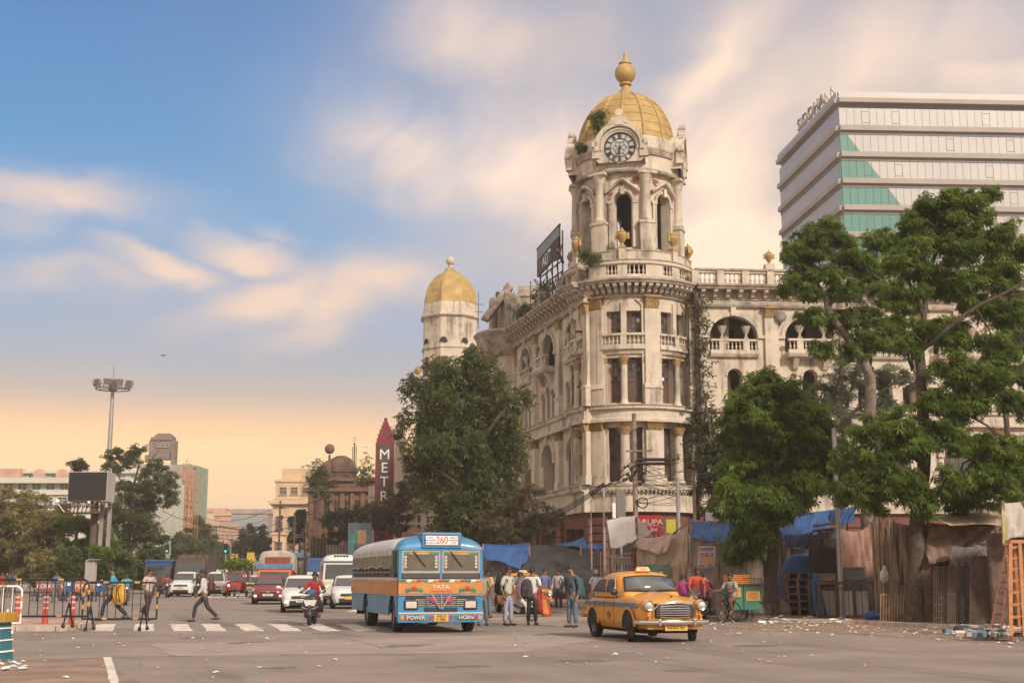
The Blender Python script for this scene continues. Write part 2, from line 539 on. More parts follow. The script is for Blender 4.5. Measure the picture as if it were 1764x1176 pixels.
def me_capital(w, h, d):
 """corinthian capital as a flared block with leaf tiers and an abacus"""
 m = M()
 for k, (z0, z1, e0, e1) in enumerate(((0, .42, -.02, .10), (.36, .74, .02, .16), (.70, .9, .08, .24))):
  n = 4
  for i in range(n):
   x0 = -w / 2 + w * i / n; x1 = x0 + w / n * .86
   m.hexa([(x0, -d - e0, z0 * h), (x1, -d - e0, z0 * h), (x1, 0, z0 * h), (x0, 0, z0 * h),
     (x0 - e1 * .3 + (.12 * e1), -d - e1, z1 * h), (x1 + e1 * .2, -d - e1, z1 * h), (x1, 0, z1 * h), (x0, 0, z1 * h)])
 m.box(-w / 2 - .13, w / 2 + .13, -d - .24, 0, h * .9, h)
 return m.mesh('capital', [m_gilt], fix=True)
def urn_mesh(h, mt, squat=False):
 m = M()
 m.box(-.16 * h, .16 * h, -.16 * h, .16 * h, 0, .12 * h)
 m.lathe([(.10 * h, .12 * h), (.07 * h, .24 * h), (.12 * h, .3 * h), (.24 * h, .5 * h), (.27 * h, .64 * h), (.2 * h, .74 * h), (.22 * h, .78 * h), (.10 * h, .86 * h), (.05 * h, .94 * h), (.02 * h, 1.0 * h)] if not squat else
   [(.12 * h, .12 * h), (.08 * h, .35 * h), (.2 * h, .55 * h), (.3 * h, .8 * h), (.34 * h, .95 * h), (.36 * h, 1.0 * h)], 10)
 if not squat:
  for s_ in (-1, 1): m.box(s_ * .3 * h - .05 * h, s_ * .3 * h + .05 * h, -.05 * h, .05 * h, .45 * h, .75 * h)
 return m.mesh('urn', mt)
# ------------------------------------------------------------------ the corner building
TC = (7.42, 80.0)
RT = 3.72
uL = (-.262, .965); nL = (-.965, -.262)
uR = (.9962, .0872); nR = (.0872, -.9962)
FT = Frame(TC, r=RT)
FL = Frame((TC[0] + nL[0] * 3.6, TC[1] + nL[1] * 3.6), uL, nL)
FR = Frame((TC[0] + nR[0] * 2.6, TC[1] + nR[1] * 2.6), uR, nR)
B = E('corner_building', 'cream domed colonial corner building with a clock tower and gilded capitals', 'building', (TC[0], TC[1], 0))
ZG, Z1, Z2, Z3, ZE, ZC, ZP = 5.2, 6.75, 11.4, 15.0, 18.05, 19.4, 20.55
def bays_T():
 a = R(51.43); a0 = R(15)
 return [RT * (a0 + a * k) for k in range(-3, 3)]
pil = bays_T()[1:]
PW = .44                                   # half width of a tower pilaster
bay_us = list(zip(pil, pil[1:]))
# --- tower drum walls floor by floor
for (z0, z1, sill, spring, kind) in ((Z1, Z2 - .95, 6.95, 10.15, 1), (Z2, Z3 - .35, 11.62, 14.35, 2), (Z3 - .35, ZE, 15.85, 17.2, 3)):
 m = M(); ops = []
 for a, b in bay_us:
  c = (a + b) / 2; hw = (b - a) / 2 - PW - .10
  ops += [(c - hw, c - .17, sill, spring, 0), (c + .17, c + hw, sill, spring, 0)]
 fwall(m, FT, pil[0] - PW, pil[-1] + PW, z0, z1, ops, .5)
 m.build('wall', m_stucco, B, world=True, split=True)
 for o in ops[0:6]:
  fwindow(B, FT, o, -.36, 3, 5 if kind == 2 else 4, {1: .35, 2: .5, 3: .0}[kind])
 for a, b in bay_us[0:3]:
  c = (a + b) / 2
  m = M()
  if kind == 3:
   fbox(m, FT, c - .15, c + .15, z0 + .9, z1 - .3, 0, .10)
   fbox(m, FT, a + PW, a + PW + .10, z0 + .9, z1 - .15, 0, .06); fbox(m, FT, b - PW - .10, b - PW, z0 + .9, z1 - .15, 0, .06)
   # curved corbel at the head of each bay
   for q, s_ in ((a + PW + .1, 1), (b - PW - .1, -1)):
    k = 6
    m.grid([[FT.p(q, z1 - .15 - .55 * i / k, .0), FT.p(q + s_ * .42 * (1 - sin(PI / 2 * i / k)), z1 - .15 - .55 * i / k, .0), FT.p(q + s_ * .42 * (1 - sin(PI / 2 * i / k)), z1 - .15 - .55 * i / k, .12), FT.p(q, z1 - .15 - .55 * i / k, .12)] for i in range(k + 1)], 0, False, True)
   m.build('colonnette', m_stucco, B, world=True, split=True)
  else:
   p = FT.p(c, 0, .16)
   zb, zt = (Z2 + .02, 14.05) if kind == 2 else (Z1 + .02, 9.85)
   wd = .2 if kind == 2 else .3
   m.lathe([(wd * 1.35, zb), (wd * 1.35, zb + .18), (wd * 1.05, zb + .26), (wd, zb + .4), (wd * .88, zt - .25), (wd * .95, zt - .2)], 14, (p[0], p[1], 0))
   m.lathe([(wd * .95, zt - .2), (wd * 1.15, zt), (wd * 1.5, zt + .22), (wd * 1.6, zt + .3)], 12, (p[0], p[1], 0), 1)
   m.build('colonnette', [m_stucco, m_gilt], B, world=True, split=True)
   for q in (a + PW + .02, b - PW - .16):
    m = M(); fbox(m, FT, q, q + .14, zb, zt, 0, .1); fbox(m, FT, q - .03, q + .17, zt, zt + .28, 0, .15, 1)
    m.build('half_column', [m_stucco, m_gilt], B, world=True)
# pilasters: tall order over floors two and three, separate below
cap_me = me_capital(.86, .78, .2); cap1_me = me_capital(.96, .5, .28)
for u in pil[1:4]:
 m = M()
 fbox(m, FT, u - PW, u + PW, Z2 + 1.35, 17.3, 0, .26)
 fbox(m, FT, u - PW - .16, u + PW + .16, Z2, 17.6, 0, .12)
 fprof(m, FT, u - PW - .08, u + PW + .08, [(0, Z2), (.36, Z2), (.36, Z2 + 1.0), (.42, Z2 + 1.05), (.42, Z2 + 1.13), (.33, Z2 + 1.2), (.33, Z2 + 1.28), (.26, Z2 + 1.35), (0, Z2 + 1.35)])
 m.build('pilaster', m_stucco, B, world=True, split=True)
 o = link('capital', cap_me, B, Vector(FT.p(u, 17.3, .06)) - B.location, (0, 0, FT.rz(u)))
 m = M()
 fbox(m, FT, u - .5, u + .5, Z1, 9.95, 0, .34); fbox(m, FT, u - .62, u + .62, Z1, Z1 + .5, 0, .42); fbox(m, FT, u - .66, u + .66, Z1, 10.0, 0, .10)
 m.build('pilaster', m_stucco, B, world=True, split=True)
 link('capital', cap1_me, B, Vector(FT.p(u, 9.95, .1)) - B.location, (0, 0, FT.rz(u)))
uA, uB = pil[0] + .9, pil[-1] + PW
# ledges and bands of the tower
m = M()
fprof(m, FT, uA, uB, [(-.3, 10.45), (.5, 10.45), (.5, 10.62), (.4, 10.7), (.4, 11.1), (.62, 11.22), (.62, 11.36), (-.3, 11.42)])
fprof(m, FT, uA, uB, [(-.3, 5.15), (.35, 5.15), (.38, 6.35), (.62, 6.42), (.66, 6.62), (.5, Z1), (-.3, Z1)])
m.build('band', m_stucco, B, world=True, split=True)
m = M()
fprof(m, FT, uA, uB, [(.40, 11.37), (.66, 11.37), (.68, 11.44), (.3, 11.5)], 0)
fprof(m, FT, uA, uB, [(.45, 6.64), (.7, 6.64), (.7, 6.72), (.4, 6.78)], 0)
fprof(m, FT, uA, uB, [(-.3, ZE + .06), (.2, ZE + .06), (.26, ZE + .12), (.2, 18.22), (-.3, 18.22)], 0)
fprof(m, FT, uA, uB, [(-.3, 18.75), (1.0, 18.75), (1.04, 18.84), (1.14, 18.92), (1.14, 19.04), (-.3, 19.12)], 0)
m.build('ledge', m_ledge, B, world=True, split=True)
m = M()
fprof(m, FT, uA, uB, [(-.3, ZE), (.14, ZE), (.2, ZE + .06), (-.3, ZE + .06)], 0)
fprof(m, FT, uA, uB, [(-.3, 18.22), (.12, 18.22), (.12, 18.75), (-.3, 18.75)], 0)
m.build('frieze', m_stucco, B, world=True, split=True)
dent = M(); dent.box(-.07, .07, -.16, .02, -.14, 0); dent_me = dent.mesh('dentil', m_stucco)
brk = me_bracket(.82, .56, .24)
n = 36
for i in range(n):
 u = uA + (uB - uA) * (i + .5) / n
 link('bracket', brk, B, Vector(FT.p(u, 18.75, .1)) - B.location, (0, 0, FT.rz(u)))
for i in range(60):
 u = uA + (uB - uA) * (i + .5) / 60
 if -1.9 < u / RT < 1.6: link('dentil', dent_me, B, Vector(FT.p(u, 6.42, .46)) - B.location, (0, 0, FT.rz(u)))
# balconies between the pilasters on floor three
for a, b in bay_us[0:3]:
 m = M()
 fprof(m, FT, a + PW + .02, b - PW - .02, [(-.1, 14.55), (.12, 14.55), (.2, 14.75), (.34, 14.82), (.34, 14.98), (-.1, 15.0)])
 m.build('balcony_slab', m_stucco, B, world=True, split=True)
 c = (a + b) / 2
 balustrade(B, FT, a + PW + .02, b - PW - .02, 15.0, 15.8, .16, .235, .2, [(c - .17, c + .17)], .075)
# parapet with balusters over the cornice
FP = Frame(TC, r=3.95)
m = M()
pp = [R(15 + 51.43 * k) * 3.95 for k in range(-3, 4)]
fbox(m, FP, pp[0], pp[-1], 19.08, 19.36, -.45, .12)
fbox(m, FP, pp[0], pp[-1], 20.06, 20.26, -.35, .16)
fbox(m, FP, pp[0], pp[-1], 20.26, 20.9, -.5, -.12)
m.build('parapet', m_stucco, B, world=True, split=True)
m = M(); fbox(m, FP, pp[0], pp[-1], 20.26, 20.32, -.1, .2); fbox(m, FP, pp[0], pp[-1], 20.9, 20.96, -.52, -.08)
m.build('ledge', m_ledge, B, world=True, split=True)
urn_gold = urn_mesh(1.3, m_goldleaf)
for a, b in zip(pp, pp[1:]):
 c = (a + b) / 2
 m = M(); fbox(m, FP, a - .35, a + .75, 19.36, 20.06, -.3, .06); fbox(m, FP, c - .3, c + .3, 19.36, 20.06, -.3, .06)
 m.build('parapet_pier', m_stucco, B, world=True, split=True)
 balustrade(B, FP, a + .75, c - .3, 19.3, 20.14, -.05, .25, .18, (), .085)
 balustrade(B, FP, c + .3, b - .35, 19.3, 20.14, -.05, .25, .18, (), .085)
 m = M(); fbox(m, FP, c - .2, c + .2, 20.32, 21.05, -.35, .05)
 m.build('urn_plinth', m_stucco, B, world=True)
 link('gold_urn', urn_gold, B, Vector(FP.p(c, 21.05, -.12)) - B.location, (0, 0, FP.rz(c)))
# roof deck behind parapet
m = M(); m.lathe([(4.3, 18.98), (4.3, 19.1)], 32, (TC[0], TC[1], 0)); m.build('tower_deck', m_ledge, B, world=True)
# --- belfry
RB = 3.05
FB = Frame(TC, r=RB)
cols_ = [R(15 + 51.43 * k) * RB for k in range(7)]
bw = RB * R(51.43)
m = M(); ops = []
for u in cols_:
 c = u + bw / 2
 ops.append((c - .56, c + .56, 21.3, 24.3, .56))
u0 = cols_[0]
fwall(m, FB, u0, u0 + 7 * bw, 20.6, 26.7, ops, .55)
m.build('belfry_wall', m_stucco, B, world=True)
m = M(); m.lathe([(2.5, 20.9), (2.5, 26.7)], 28, (TC[0], TC[1], 0), cap=False); m.lathe([(2.5, 26.6), (.01, 26.6)], 28, (TC[0], TC[1], 0), cap=False); m.lathe([(1.4, 20.7), (1.4, 26.6)], 20, (TC[0], TC[1], 0), cap=False)
for u in cols_[:0]: pass
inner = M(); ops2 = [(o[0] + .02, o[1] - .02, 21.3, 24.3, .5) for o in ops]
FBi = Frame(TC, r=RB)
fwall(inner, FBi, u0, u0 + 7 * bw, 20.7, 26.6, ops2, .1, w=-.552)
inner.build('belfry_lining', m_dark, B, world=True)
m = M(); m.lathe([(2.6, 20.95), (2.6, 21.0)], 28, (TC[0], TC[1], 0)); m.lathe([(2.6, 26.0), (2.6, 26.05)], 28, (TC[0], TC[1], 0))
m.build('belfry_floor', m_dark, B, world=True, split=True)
for k, u in enumerate(cols_):
 p = FB.p(u, 0, .26)
 m = M()
 fbox(m, FB, u - .42, u + .42, 20.9, 22.75, 0, .56)
 fbox(m, FB, u - .48, u + .48, 22.75, 22.92, 0, .62)
 m.lathe([(.36, 22.92), (.38, 23.05), (.31, 23.15), (.30, 23.3), (.26, 25.4), (.30, 25.45)], 16, (p[0], p[1], 0))
 m.lathe([(.28, 25.4), (.33, 25.6), (.42, 25.82), (.45, 25.9)], 12, (p[0], p[1], 0))
 fbox(m, FB, u - .5, u + .5, 25.9, 26.05, 0, .72)
 fbox(m, FB, u - .34, u + .34, 21.2, 26.0, 0, .1)
 m.build('column', m_stucco, B, world=True)
 o = ops[k]; c = u + bw / 2
 m = M()
 farch(m, FB, o, .16, 0, .14)
 fbox(m, FB, o[0] - .3, o[0] - .03, 21.3, 24.1, 0, .12); fbox(m, FB, o[1] + .03, o[1] + .3, 21.3, 24.1, 0, .12)
 fbox(m, FB, o[0] - .36, o[0] - .0, 24.1, 24.3, 0, .17); fbox(m, FB, o[1] + .0, o[1] + .36, 24.1, 24.3, 0, .17)
 fbox(m, FB, c - .12, c + .12, 24.65, 25.15, 0, .26)
 # gable or curved hood above the arch, in turn
 kk = 10; rows = []
 for i in range(kk + 1):
  q = -1 + 2 * i / kk
  zz = 24.75 + (.75 * (1 - abs(q)) if k % 2 == 0 else .72 * cos(q * PI / 2) ** .8)
  uu = c + q * .98
  rows.append([FB.p(uu, zz, 0), FB.p(uu, zz, .3), FB.p(uu, zz + .1, .36), FB.p(uu, zz + .2, .3), FB.p(uu, zz + .2, 0)])
 m.grid(rows, 0, False, True)
 m.build('arch_surround', m_stucco, B, world=True, split=True)
# exposed brick patches where the plaster fell
for u, z, w_, h_ in ((RB * R(4.5), 25.35, .38, .5), (RB * R(-30), 23.2, .3, 1.0), (RB * R(-22), 24.7, .5, .22), (RB * R(28), 25.3, .3, .45)):
 m = M()
 for i in range(int(h_ / .09)):
  for j in range(int(w_ / .2) + 1):
   if rnd.random() < .85:
    a = u - w_ / 2 + j * .2 + (.1 if i % 2 else 0); fbox(m, FB, a, a + .18, z + i * .09, z + i * .09 + .075, .01, .04 + rnd.random() * .02)
 tag(m.build('bare_brickwork', m_brick, B, world=True), kind='stuff')
m = M(); uc = 2 * PI * RB
fprof(m, FB, 0, uc, [(-.2, 26.05), (.4, 26.05), (.46, 26.16), (.36, 26.3), (-.2, 26.3)])
fprof(m, FB, 0, uc, [(-.2, 27.2), (.38, 27.2), (.40, 27.32), (.40, 27.48), (.43, 27.54), (.43, 27.66), (-.2, 27.78)])
m.build('ledge', m_ledge, B, world=True, split=True)
m = M()
fprof(m, FB, 0, uc, [(-.2, 26.3), (.26, 26.3), (.28, 27.2), (-.2, 27.2)])
fprof(m, FB, 0, uc, [(-.2, 27.75), (.24, 27.7), (.24, 28.4), (.18, 28.48), (-.2, 28.48)])
m.build('dome_drum', m_stucco, B, world=True)
for i in range(90):
 pass
# --- dome with ribs and sheet seams
def dome_r(t): return 3.12 * (1 - max(0, t) ** 2.15) ** .5 if t < 1 else 0
m = M(); prof = []
for i in range(19):
 a = PI / 2 * i / 18
 prof.append((max(.5, 3.13 * cos(a) ** .92), 28.3 + 3.95 * sin(a) ** 1.05))
prof = [q for q in prof if q[0] > .52] + [(.5, 32.25)]
m.lathe(prof, 56, (TC[0], TC[1], 0))
m.build('dome', m_goldleaf, B, world=True)
rib = M()
for k in range(14):
 a = R(15 + 360 / 14 * k)
 rib.tube([(TC[0] + (r + .01) * sin(a), TC[1] - (r + .01) * cos(a), z) for r, z in prof], [.085 if i < 14 else .06 for i in range(len(prof))], 6)
 # horizontal sheet laps in each gore
for z in (28.9, 29.5, 30.1, 30.7, 31.25):
 r = np.interp(z, [q[1] for q in prof], [q[0] for q in prof])
 rib.lathe([(r + .005, z - .02), (r + .03, z), (r + .0, z + .03)], 56, (TC[0], TC[1], 0), cap=False)
tag(rib.build('dome_ribs', m_goldleaf, B, world=True), kind='stuff')
m = M()
m.lathe([(.95, 32.0), (.9, 32.12), (.62, 32.2), (.6, 32.3), (.36, 32.6), (.26, 32.75), (.24, 32.92), (.4, 32.98), (.4, 33.08), (.24, 33.12)]
  + [(max(.24, .69 * sin(PI * i / 14)), 33.78 - .69 * cos(PI * i / 14)) for i in range(2, 13)] +
  [(.42, 34.42), (.42, 34.5), (.28, 34.58), (.17, 34.78), (.12, 34.85), (.1, 35.0), (.12, 35.05), (.03, 35.35)], 24, (TC[0], TC[1], 0))
m.build('finial', m_goldleaf, B, world=True)
# --- clock dormers
m_dial = mat('dial_glass', (.40, .385, .37), .4, var=.08, scale=2)
m_dialiron = mat('dial_iron', (.03, .03, .035), .5, .3, var=.1)
for ang in (-12, 78, 168, 258):
 a = R(ang); dx, dy = sin(a), -cos(a); ex, ey = cos(a), sin(a)
 def D(x, z, w): return (TC[0] + ex * x + dx * w, TC[1] + ey * x + dy * w, z)
 zc, wf = 27.55, 3.6
 m = M(); k = 28
 # body: round head over a straight base
 outl = [(1.55, 26.6)] + [(1.5 * cos(PI * i / k) * 1.0, zc + .15 + 1.42 * sin(PI * i / k)) for i in range(k + 1)] + [(-1.55, 26.6)]
 st0 = m.pts([D(x, z, wf) for x, z in outl]); st1 = m.pts([D(x, z, .8) for x, z in outl]); nn = len(outl)
 for i in range(nn - 1): m.face((st0 + i, st0 + i + 1, st1 + i + 1, st1 + i))
 # front with a round hole: ring strip
 hole = [(1.0 * cos(2 * PI * i / 40), zc + 1.0 * sin(2 * PI * i / 40)) for i in range(40)]
 out2 = []
 for x, z in hole:
  an = math.atan2(z - zc, x)
  if sin(an) > -.1: r_ = 1.46
  else: r_ = min(1.5 / max(.05, abs(cos(an))), .95 / max(.05, abs(sin(an))))
  out2.append((r_ * cos(an), zc + (.12 if sin(an) > -.1 else 0) + r_ * sin(an)))
 m.grid([[D(x, z, wf) for x, z in hole], [D(x, z, wf) for x, z in out2]], 0, False, True)
 m.grid([[D(x, z, wf) for x, z in hole], [D(x, z, wf - .12) for x, z in hole]], 0, False, True)
 # raised mouldings round the head
 for r0, r1, w0 in ((1.08, 1.2, .07), (1.28, 1.56, .2)):
  rows = []
  for i in range(k + 1):
   b = PI * (-.06 + 1.12 * i / k)
   rows.append([D(r0 * cos(b), zc + .06 + r0 * sin(b), wf - .02), D(r0 * cos(b), zc + .06 + r0 * sin(b), wf + w0), D(r1 * cos(b), zc + .06 + r1 * sin(b), wf + w0), D(r1 * cos(b), zc + .06 + r1 * sin(b), wf - .4)])
  m.grid(rows, 0, False, True)
 for s_ in (-1, 1):
  m.hexa([D(s_ * 1.25, 26.9, wf - .3), D(s_ * 1.75, 26.9, wf - .3), D(s_ * 1.75, 26.9, wf + .12), D(s_ * 1.25, 26.9, wf + .12), D(s_ * 1.25, 27.75, wf - .3), D(s_ * 1.6, 27.75, wf - .3), D(s_ * 1.6, 27.75, wf + .12), D(s_ * 1.25, 27.75, wf + .12)])
  m.tube([D(s_ * 1.55, 27.8, wf - .2), D(s_ * 1.55, 27.8, wf + .2)], .2, 10)
 # scroll crest
 m.hexa([D(-.3, 28.95, wf - .3), D(.3, 28.95, wf - .3), D(.3, 28.95, wf + .24), D(-.3, 28.95, wf + .24), D(-.16, 29.7, wf - .3), D(.16, 29.7, wf - .3), D(.16, 29.7, wf + .15), D(-.16, 29.7, wf + .15)])
 for x, z, r_ in ((-.36, 29.3, .17), (.36, 29.3, .17), (0, 29.75, .25), (-.55, 29.12, .13), (.55, 29.12, .13)):
  m.tube([D(x, z, wf - .2), D(x, z, wf + .2)], r_, 12)
 m.tube([D(-.75, 28.95, wf + .1), D(-.5, 29.0, wf + .15), D(-.3, 29.15, wf + .15)], .09, 6); m.tube([D(.75, 28.95, wf + .1), D(.5, 29.0, wf + .15), D(.3, 29.15, wf + .15)], .09, 6)
 m.build('clock_dormer', m_stucco, B, world=True, fix=False)
 dial = M()
 dial.poly([D(.99 * cos(2 * PI * i / 40), zc + .99 * sin(2 * PI * i / 40), wf - .1) for i in range(40)])
 dl = dial.build('clock_dial', m_dial, B, world=True)
 ir = M()
 def ring(r0, r1, w=.04):
  ir.grid([[D(r * cos(2 * PI * i / 40), zc + r * sin(2 * PI * i / 40), wf - .1 + ww) for i in range(40)] for r, ww in ((r0, 0), (r0, w), (r1, w), (r1, 0))], 0, False, True)
 ring(.9, .93); ring(.58, .61); ring(.97, .995)
 for i in range(60):
  b = 2 * PI * i / 60
  ir.bar(D(.93 * sin(b), zc + .93 * cos(b), wf - .07), D(.975 * sin(b), zc + .975 * cos(b), wf - .07), .022)
 for i in range(6):
  b = 2 * PI * i / 6; b2 = b + PI / 6
  ir.bar(D(0, zc, wf - .07), D(.33 * sin(b), zc + .33 * cos(b), wf - .07), .018)
  for s_ in (-1, 1): ir.bar(D(.33 * sin(b), zc + .33 * cos(b), wf - .07), D(.44 * sin(b + s_ * PI / 6), zc + .44 * cos(b + s_ * PI / 6), wf - .07), .018)
  ir.bar(D(.44 * sin(b2), zc + .44 * cos(b2), wf - .07), D(.58 * sin(b2), zc + .58 * cos(b2), wf - .07), .018)
 # roman numerals as raised strokes
 rom = ['XII', 'I', 'II', 'III', 'IIII', 'V', 'VI', 'VII', 'VIII', 'IX', 'X', 'XI']
 for h_, tx in enumerate(rom):
  b = 2 * PI * h_ / 12; wd = {'I': .055, 'V': .11, 'X': .12}; tot = sum(wd[q] for q in tx); x = -tot / 2
  def Q(x_, r_): return D(r_ * sin(b) + x_ * cos(b), zc + r_ * cos(b) - x_ * sin(b), wf - .068)
  for q in tx:
   cx = x + wd[q] / 2
   if q == 'I': ir.bar(Q(cx, .64), Q(cx, .88), .034)
   elif q == 'V': ir.bar(Q(cx - .04, .88), Q(cx, .64), .034); ir.bar(Q(cx + .04, .88), Q(cx, .64), .02)
   else: ir.bar(Q(cx - .045, .88), Q(cx + .045, .64), .034); ir.bar(Q(cx + .045, .88), Q(cx - .045, .64), .02)
   x += wd[q]
 ir.build('numerals', m_dialiron, dl)
 hd = M()
 for an, ln, wd in ((198, .5, .07), (182, .8, .05)):
  b = R(an); hd.bar(D(-.12 * sin(b), zc - .12 * cos(b), wf - .03), D(ln * sin(b), zc + ln * cos(b), wf - .03), wd, .02)
 hd.ball(D(0, zc, wf - .03), .07, 8, 5)
 hd.build('hands', m_dialiron, dl)
# --- left wing and right wing
def wing(fr, u_start, bays, pitch, right):
 """three storeys of arched bays over the shopfronts"""
 u0, u1 = u_start, u_start + bays * pitch
 ow = 3.0                     # big arch opening
 ops1, ops2, ops3 = [], [], []
 for i in range(bays):
  c = u0 + (i + .5) * pitch
  ops1.append((c - 1.25, c + 1.25, Z1 + .15, 8.75, 1.25))
  if right:
   ops2.append((c - .46, c + .46, 11.6, 13.45, .46))
   if i: ops2.append((c - 1.75, c - 1.1, 11.6, 12.9, .0)); ops2.append((c + 1.1, c + 1.75, 11.6, 12.9, .0))
  else:
   ops2 += [(c - 1.5, c - .75, 11.6, 13.1, .37), (c - .42, c + .42, 11.6, 13.4, .42), (c + .75, c + 1.5, 11.6, 13.1, .37)]
  ops3.append((c - ow / 2, c + ow / 2, 15.0, 15.9 if right else 15.8, 1.28 if right else 1.45))
 m = M()
 fwall(m, fr, u0, u1, Z1, 10.45, ops1, .8)
 fwall(m, fr, u0, u1, 11.4, 14.45, ops2, .6)
 fwall(m, fr, u0, u1, 14.45, ZE + .3, ops3, .5)
 m.build('wall', m_stucco, B, world=True, split=True)
 # floors, galleries, back walls
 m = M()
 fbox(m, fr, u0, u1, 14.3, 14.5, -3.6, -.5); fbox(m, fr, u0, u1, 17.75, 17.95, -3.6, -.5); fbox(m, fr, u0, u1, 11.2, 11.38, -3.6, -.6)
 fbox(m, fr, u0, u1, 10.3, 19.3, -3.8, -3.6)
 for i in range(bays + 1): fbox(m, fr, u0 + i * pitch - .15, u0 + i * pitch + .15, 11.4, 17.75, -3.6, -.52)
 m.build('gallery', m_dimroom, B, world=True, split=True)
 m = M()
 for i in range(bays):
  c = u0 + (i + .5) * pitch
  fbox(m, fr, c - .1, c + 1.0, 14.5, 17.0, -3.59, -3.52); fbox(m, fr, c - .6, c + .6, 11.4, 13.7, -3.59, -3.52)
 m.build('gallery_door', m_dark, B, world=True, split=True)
 for i in range(bays):
  c = u0 + (i + .5) * pitch
  fwindow(B, fr, ops1[i], -.7, 4, 4, .0)
  m = M(); farch(m, fr, ops1[i], .3, 0, .1); farch(m, fr, ops1[i], .12, .1, .16); fbox(m, fr, c - .2, c + .2, 9.85, 10.45, 0, .24)
  fbox(m, fr, c - 1.65, c - 1.25, 8.6, 8.8, 0, .16); fbox(m, fr, c + 1.25, c + 1.65, 8.6, 8.8, 0, .16)
  farch(m, fr, ops3[i], .25, 0, .1)
  fbox(m, fr, c - ow / 2 - .55, c - ow / 2, ops3[i][3] - .1, ops3[i][3] + .08, 0, .15); fbox(m, fr, c + ow / 2, c + ow / 2 + .55, ops3[i][3] - .1, ops3[i][3] + .08, 0, .15)
  fbox(m, fr, c - .16, c + .16, ops3[i][3] + ops3[i][4], ZE + .1, 0, .2)
  for o in ops2:
   if abs((o[0] + o[1]) / 2 - c) < pitch / 2 and o[4]: farch(m, fr, o, .12, 0, .09)
  m.build('arch_moulding', m_stucco, B, world=True, split=True)
  # balcony
  proj = .62 if (i % 2 == 1) else .12
  m = M()
  fprof(m, fr, c - ow / 2, c + ow / 2, [(-.5, 14.5), (proj + .1, 14.62), (proj + .2, 14.8), (proj + .2, 14.92), (-.5, 14.96)])
  if proj > .5:
   for q in (-.95, .95):
    m.hexa([fr.p(c + q - .16, 13.9, -.1), fr.p(c + q + .16, 13.9, -.1), fr.p(c + q + .16, 13.9, .15), fr.p(c + q - .16, 13.9, .15),
      fr.p(c + q - .16, 14.6, -.1), fr.p(c + q + .16, 14.6, -.1), fr.p(c + q + .16, 14.6, .62), fr.p(c + q - .16, 14.6, .62)])
  m.build('balcony_slab', m_stucco, B, world=True, split=True)
  balustrade(B, fr, c - ow / 2 + .02, c + ow / 2 - .02, 14.94, 15.72, proj, .25, .2, [(c - .95, c - .55), (c + .55, c + .95)], .075)
  for q in (-.75, .75):
   link('urn', URN_S, B, Vector(fr.p(c + q, 15.72, proj)) - B.location)
  if not right and i == 2:      # the third arch is boarded with a faded green panel
   m = M(); o = ops3[i]
   m.grid([[fr.p(u, 15.0, -.2), fr.p(u, arch_z(o, u), -.2)] for u in [o[0] + (o[1] - o[0]) * j / 12 for j in range(13)]], 0, False)
   m.build('green_boarding', mat('faded_green_board', (.10, .15, .12), .8, var=.25, scale=2), B, world=True)
 # giant pilasters with gilt capitals
 for i in range(bays + 1):
  u = u0 + i * pitch
  hw = .42 if right else .36
  m = M()
  fbox(m, fr, u - hw, u + hw, 12.6, 17.05, 0, .2); fbox(m, fr, u - hw - .07, u + hw + .07, 11.42, 12.5, 0, .3)
  fprof(m, fr, u - hw - .1, u + hw + .1, [(0, 12.5), (.34, 12.5), (.34, 12.62), (.22, 12.75), (0, 12.75)])
  fbox(m, fr, u - hw, u + hw, Z1, 9.9, 0, .28); fbox(m, fr, u - hw - .1, u + hw + .1, Z1, 7.3, 0, .36)
  m.build('pilaster', m_stucco, B, world=True, split=True)
  link('capital', CAP_W, B, Vector(fr.p(u, 17.05, .04)) - B.location, (0, 0, fr.rz()))
  link('capital', CAP_W1, B, Vector(fr.p(u, 9.9, .1)) - B.location, (0, 0, fr.rz()))
 # bands, ledges, cornice
 m = M()
 fprof(m, fr, u0, u1, [(-.3, 10.45), (.36, 10.45), (.36, 10.6), (.28, 10.66), (.28, 11.1), (.46, 11.2), (.46, 11.36), (-.3, 11.4)])
 fprof(m, fr, u0, u1, [(-.3, 5.15), (.3, 5.15), (.3, 6.35), (.5, 6.42), (.55, 6.62), (.4, Z1), (-.3, Z1)])
 fprof(m, fr, u0, u1, [(-.3, ZE), (.12, ZE), (.12, 18.16), (-.3, 18.16)])
 fprof(m, fr, u0, u1, [(-.3, 18.24), (.1, 18.24), (.1, 18.72), (-.3, 18.72)])
 m.build('band', m_stucco, B, world=True, split=True)
 m = M()
 fprof(m, fr, u0, u1, [(.3, 11.35), (.5, 11.35), (.5, 11.42), (.2, 11.47)]); fprof(m, fr, u0, u1, [(-.3, 18.72), (.85, 18.72), (.9, 18.82), (1.0, 18.9), (1.0, 19.02), (-.3, 19.08)])
 fprof(m, fr, u0, u1, [(0, 17.72), (.2, 17.72), (.26, 17.85), (.2, 18.05), (0, 18.05)]); fprof(m, fr, u0, u1, [(-.2, 18.16), (.2, 18.16), (.2, 18.24), (-.2, 18.24)])
 fprof(m, fr, u0, u1, [(.4, 6.64), (.6, 6.64), (.6, 6.72), (.3, 6.78)])
 m.build('ledge', m_ledge, B, world=True, split=True)
 nb = round((u1 - u0) / .78)
 for i in range(nb):
  link('bracket', brk, B, Vector(fr.p(u0 + (i + .5) * (u1 - u0) / nb, 18.72, .08)) - B.location, (0, 0, fr.rz()), (1, .85, .9))
 # ground floor shops: maroon rusticated piers and dark shutters
 m = M(); fwall(m, fr, u0, u1, 0, 5.2, [(u0 + (i + .5) * pitch - pitch * .33, u0 + (i + .5) * pitch + pitch * .33, .3, 4.3, 0) for i in range(bays)], .5)
 m.build('shop_wall', m_maroon, B, world=True)
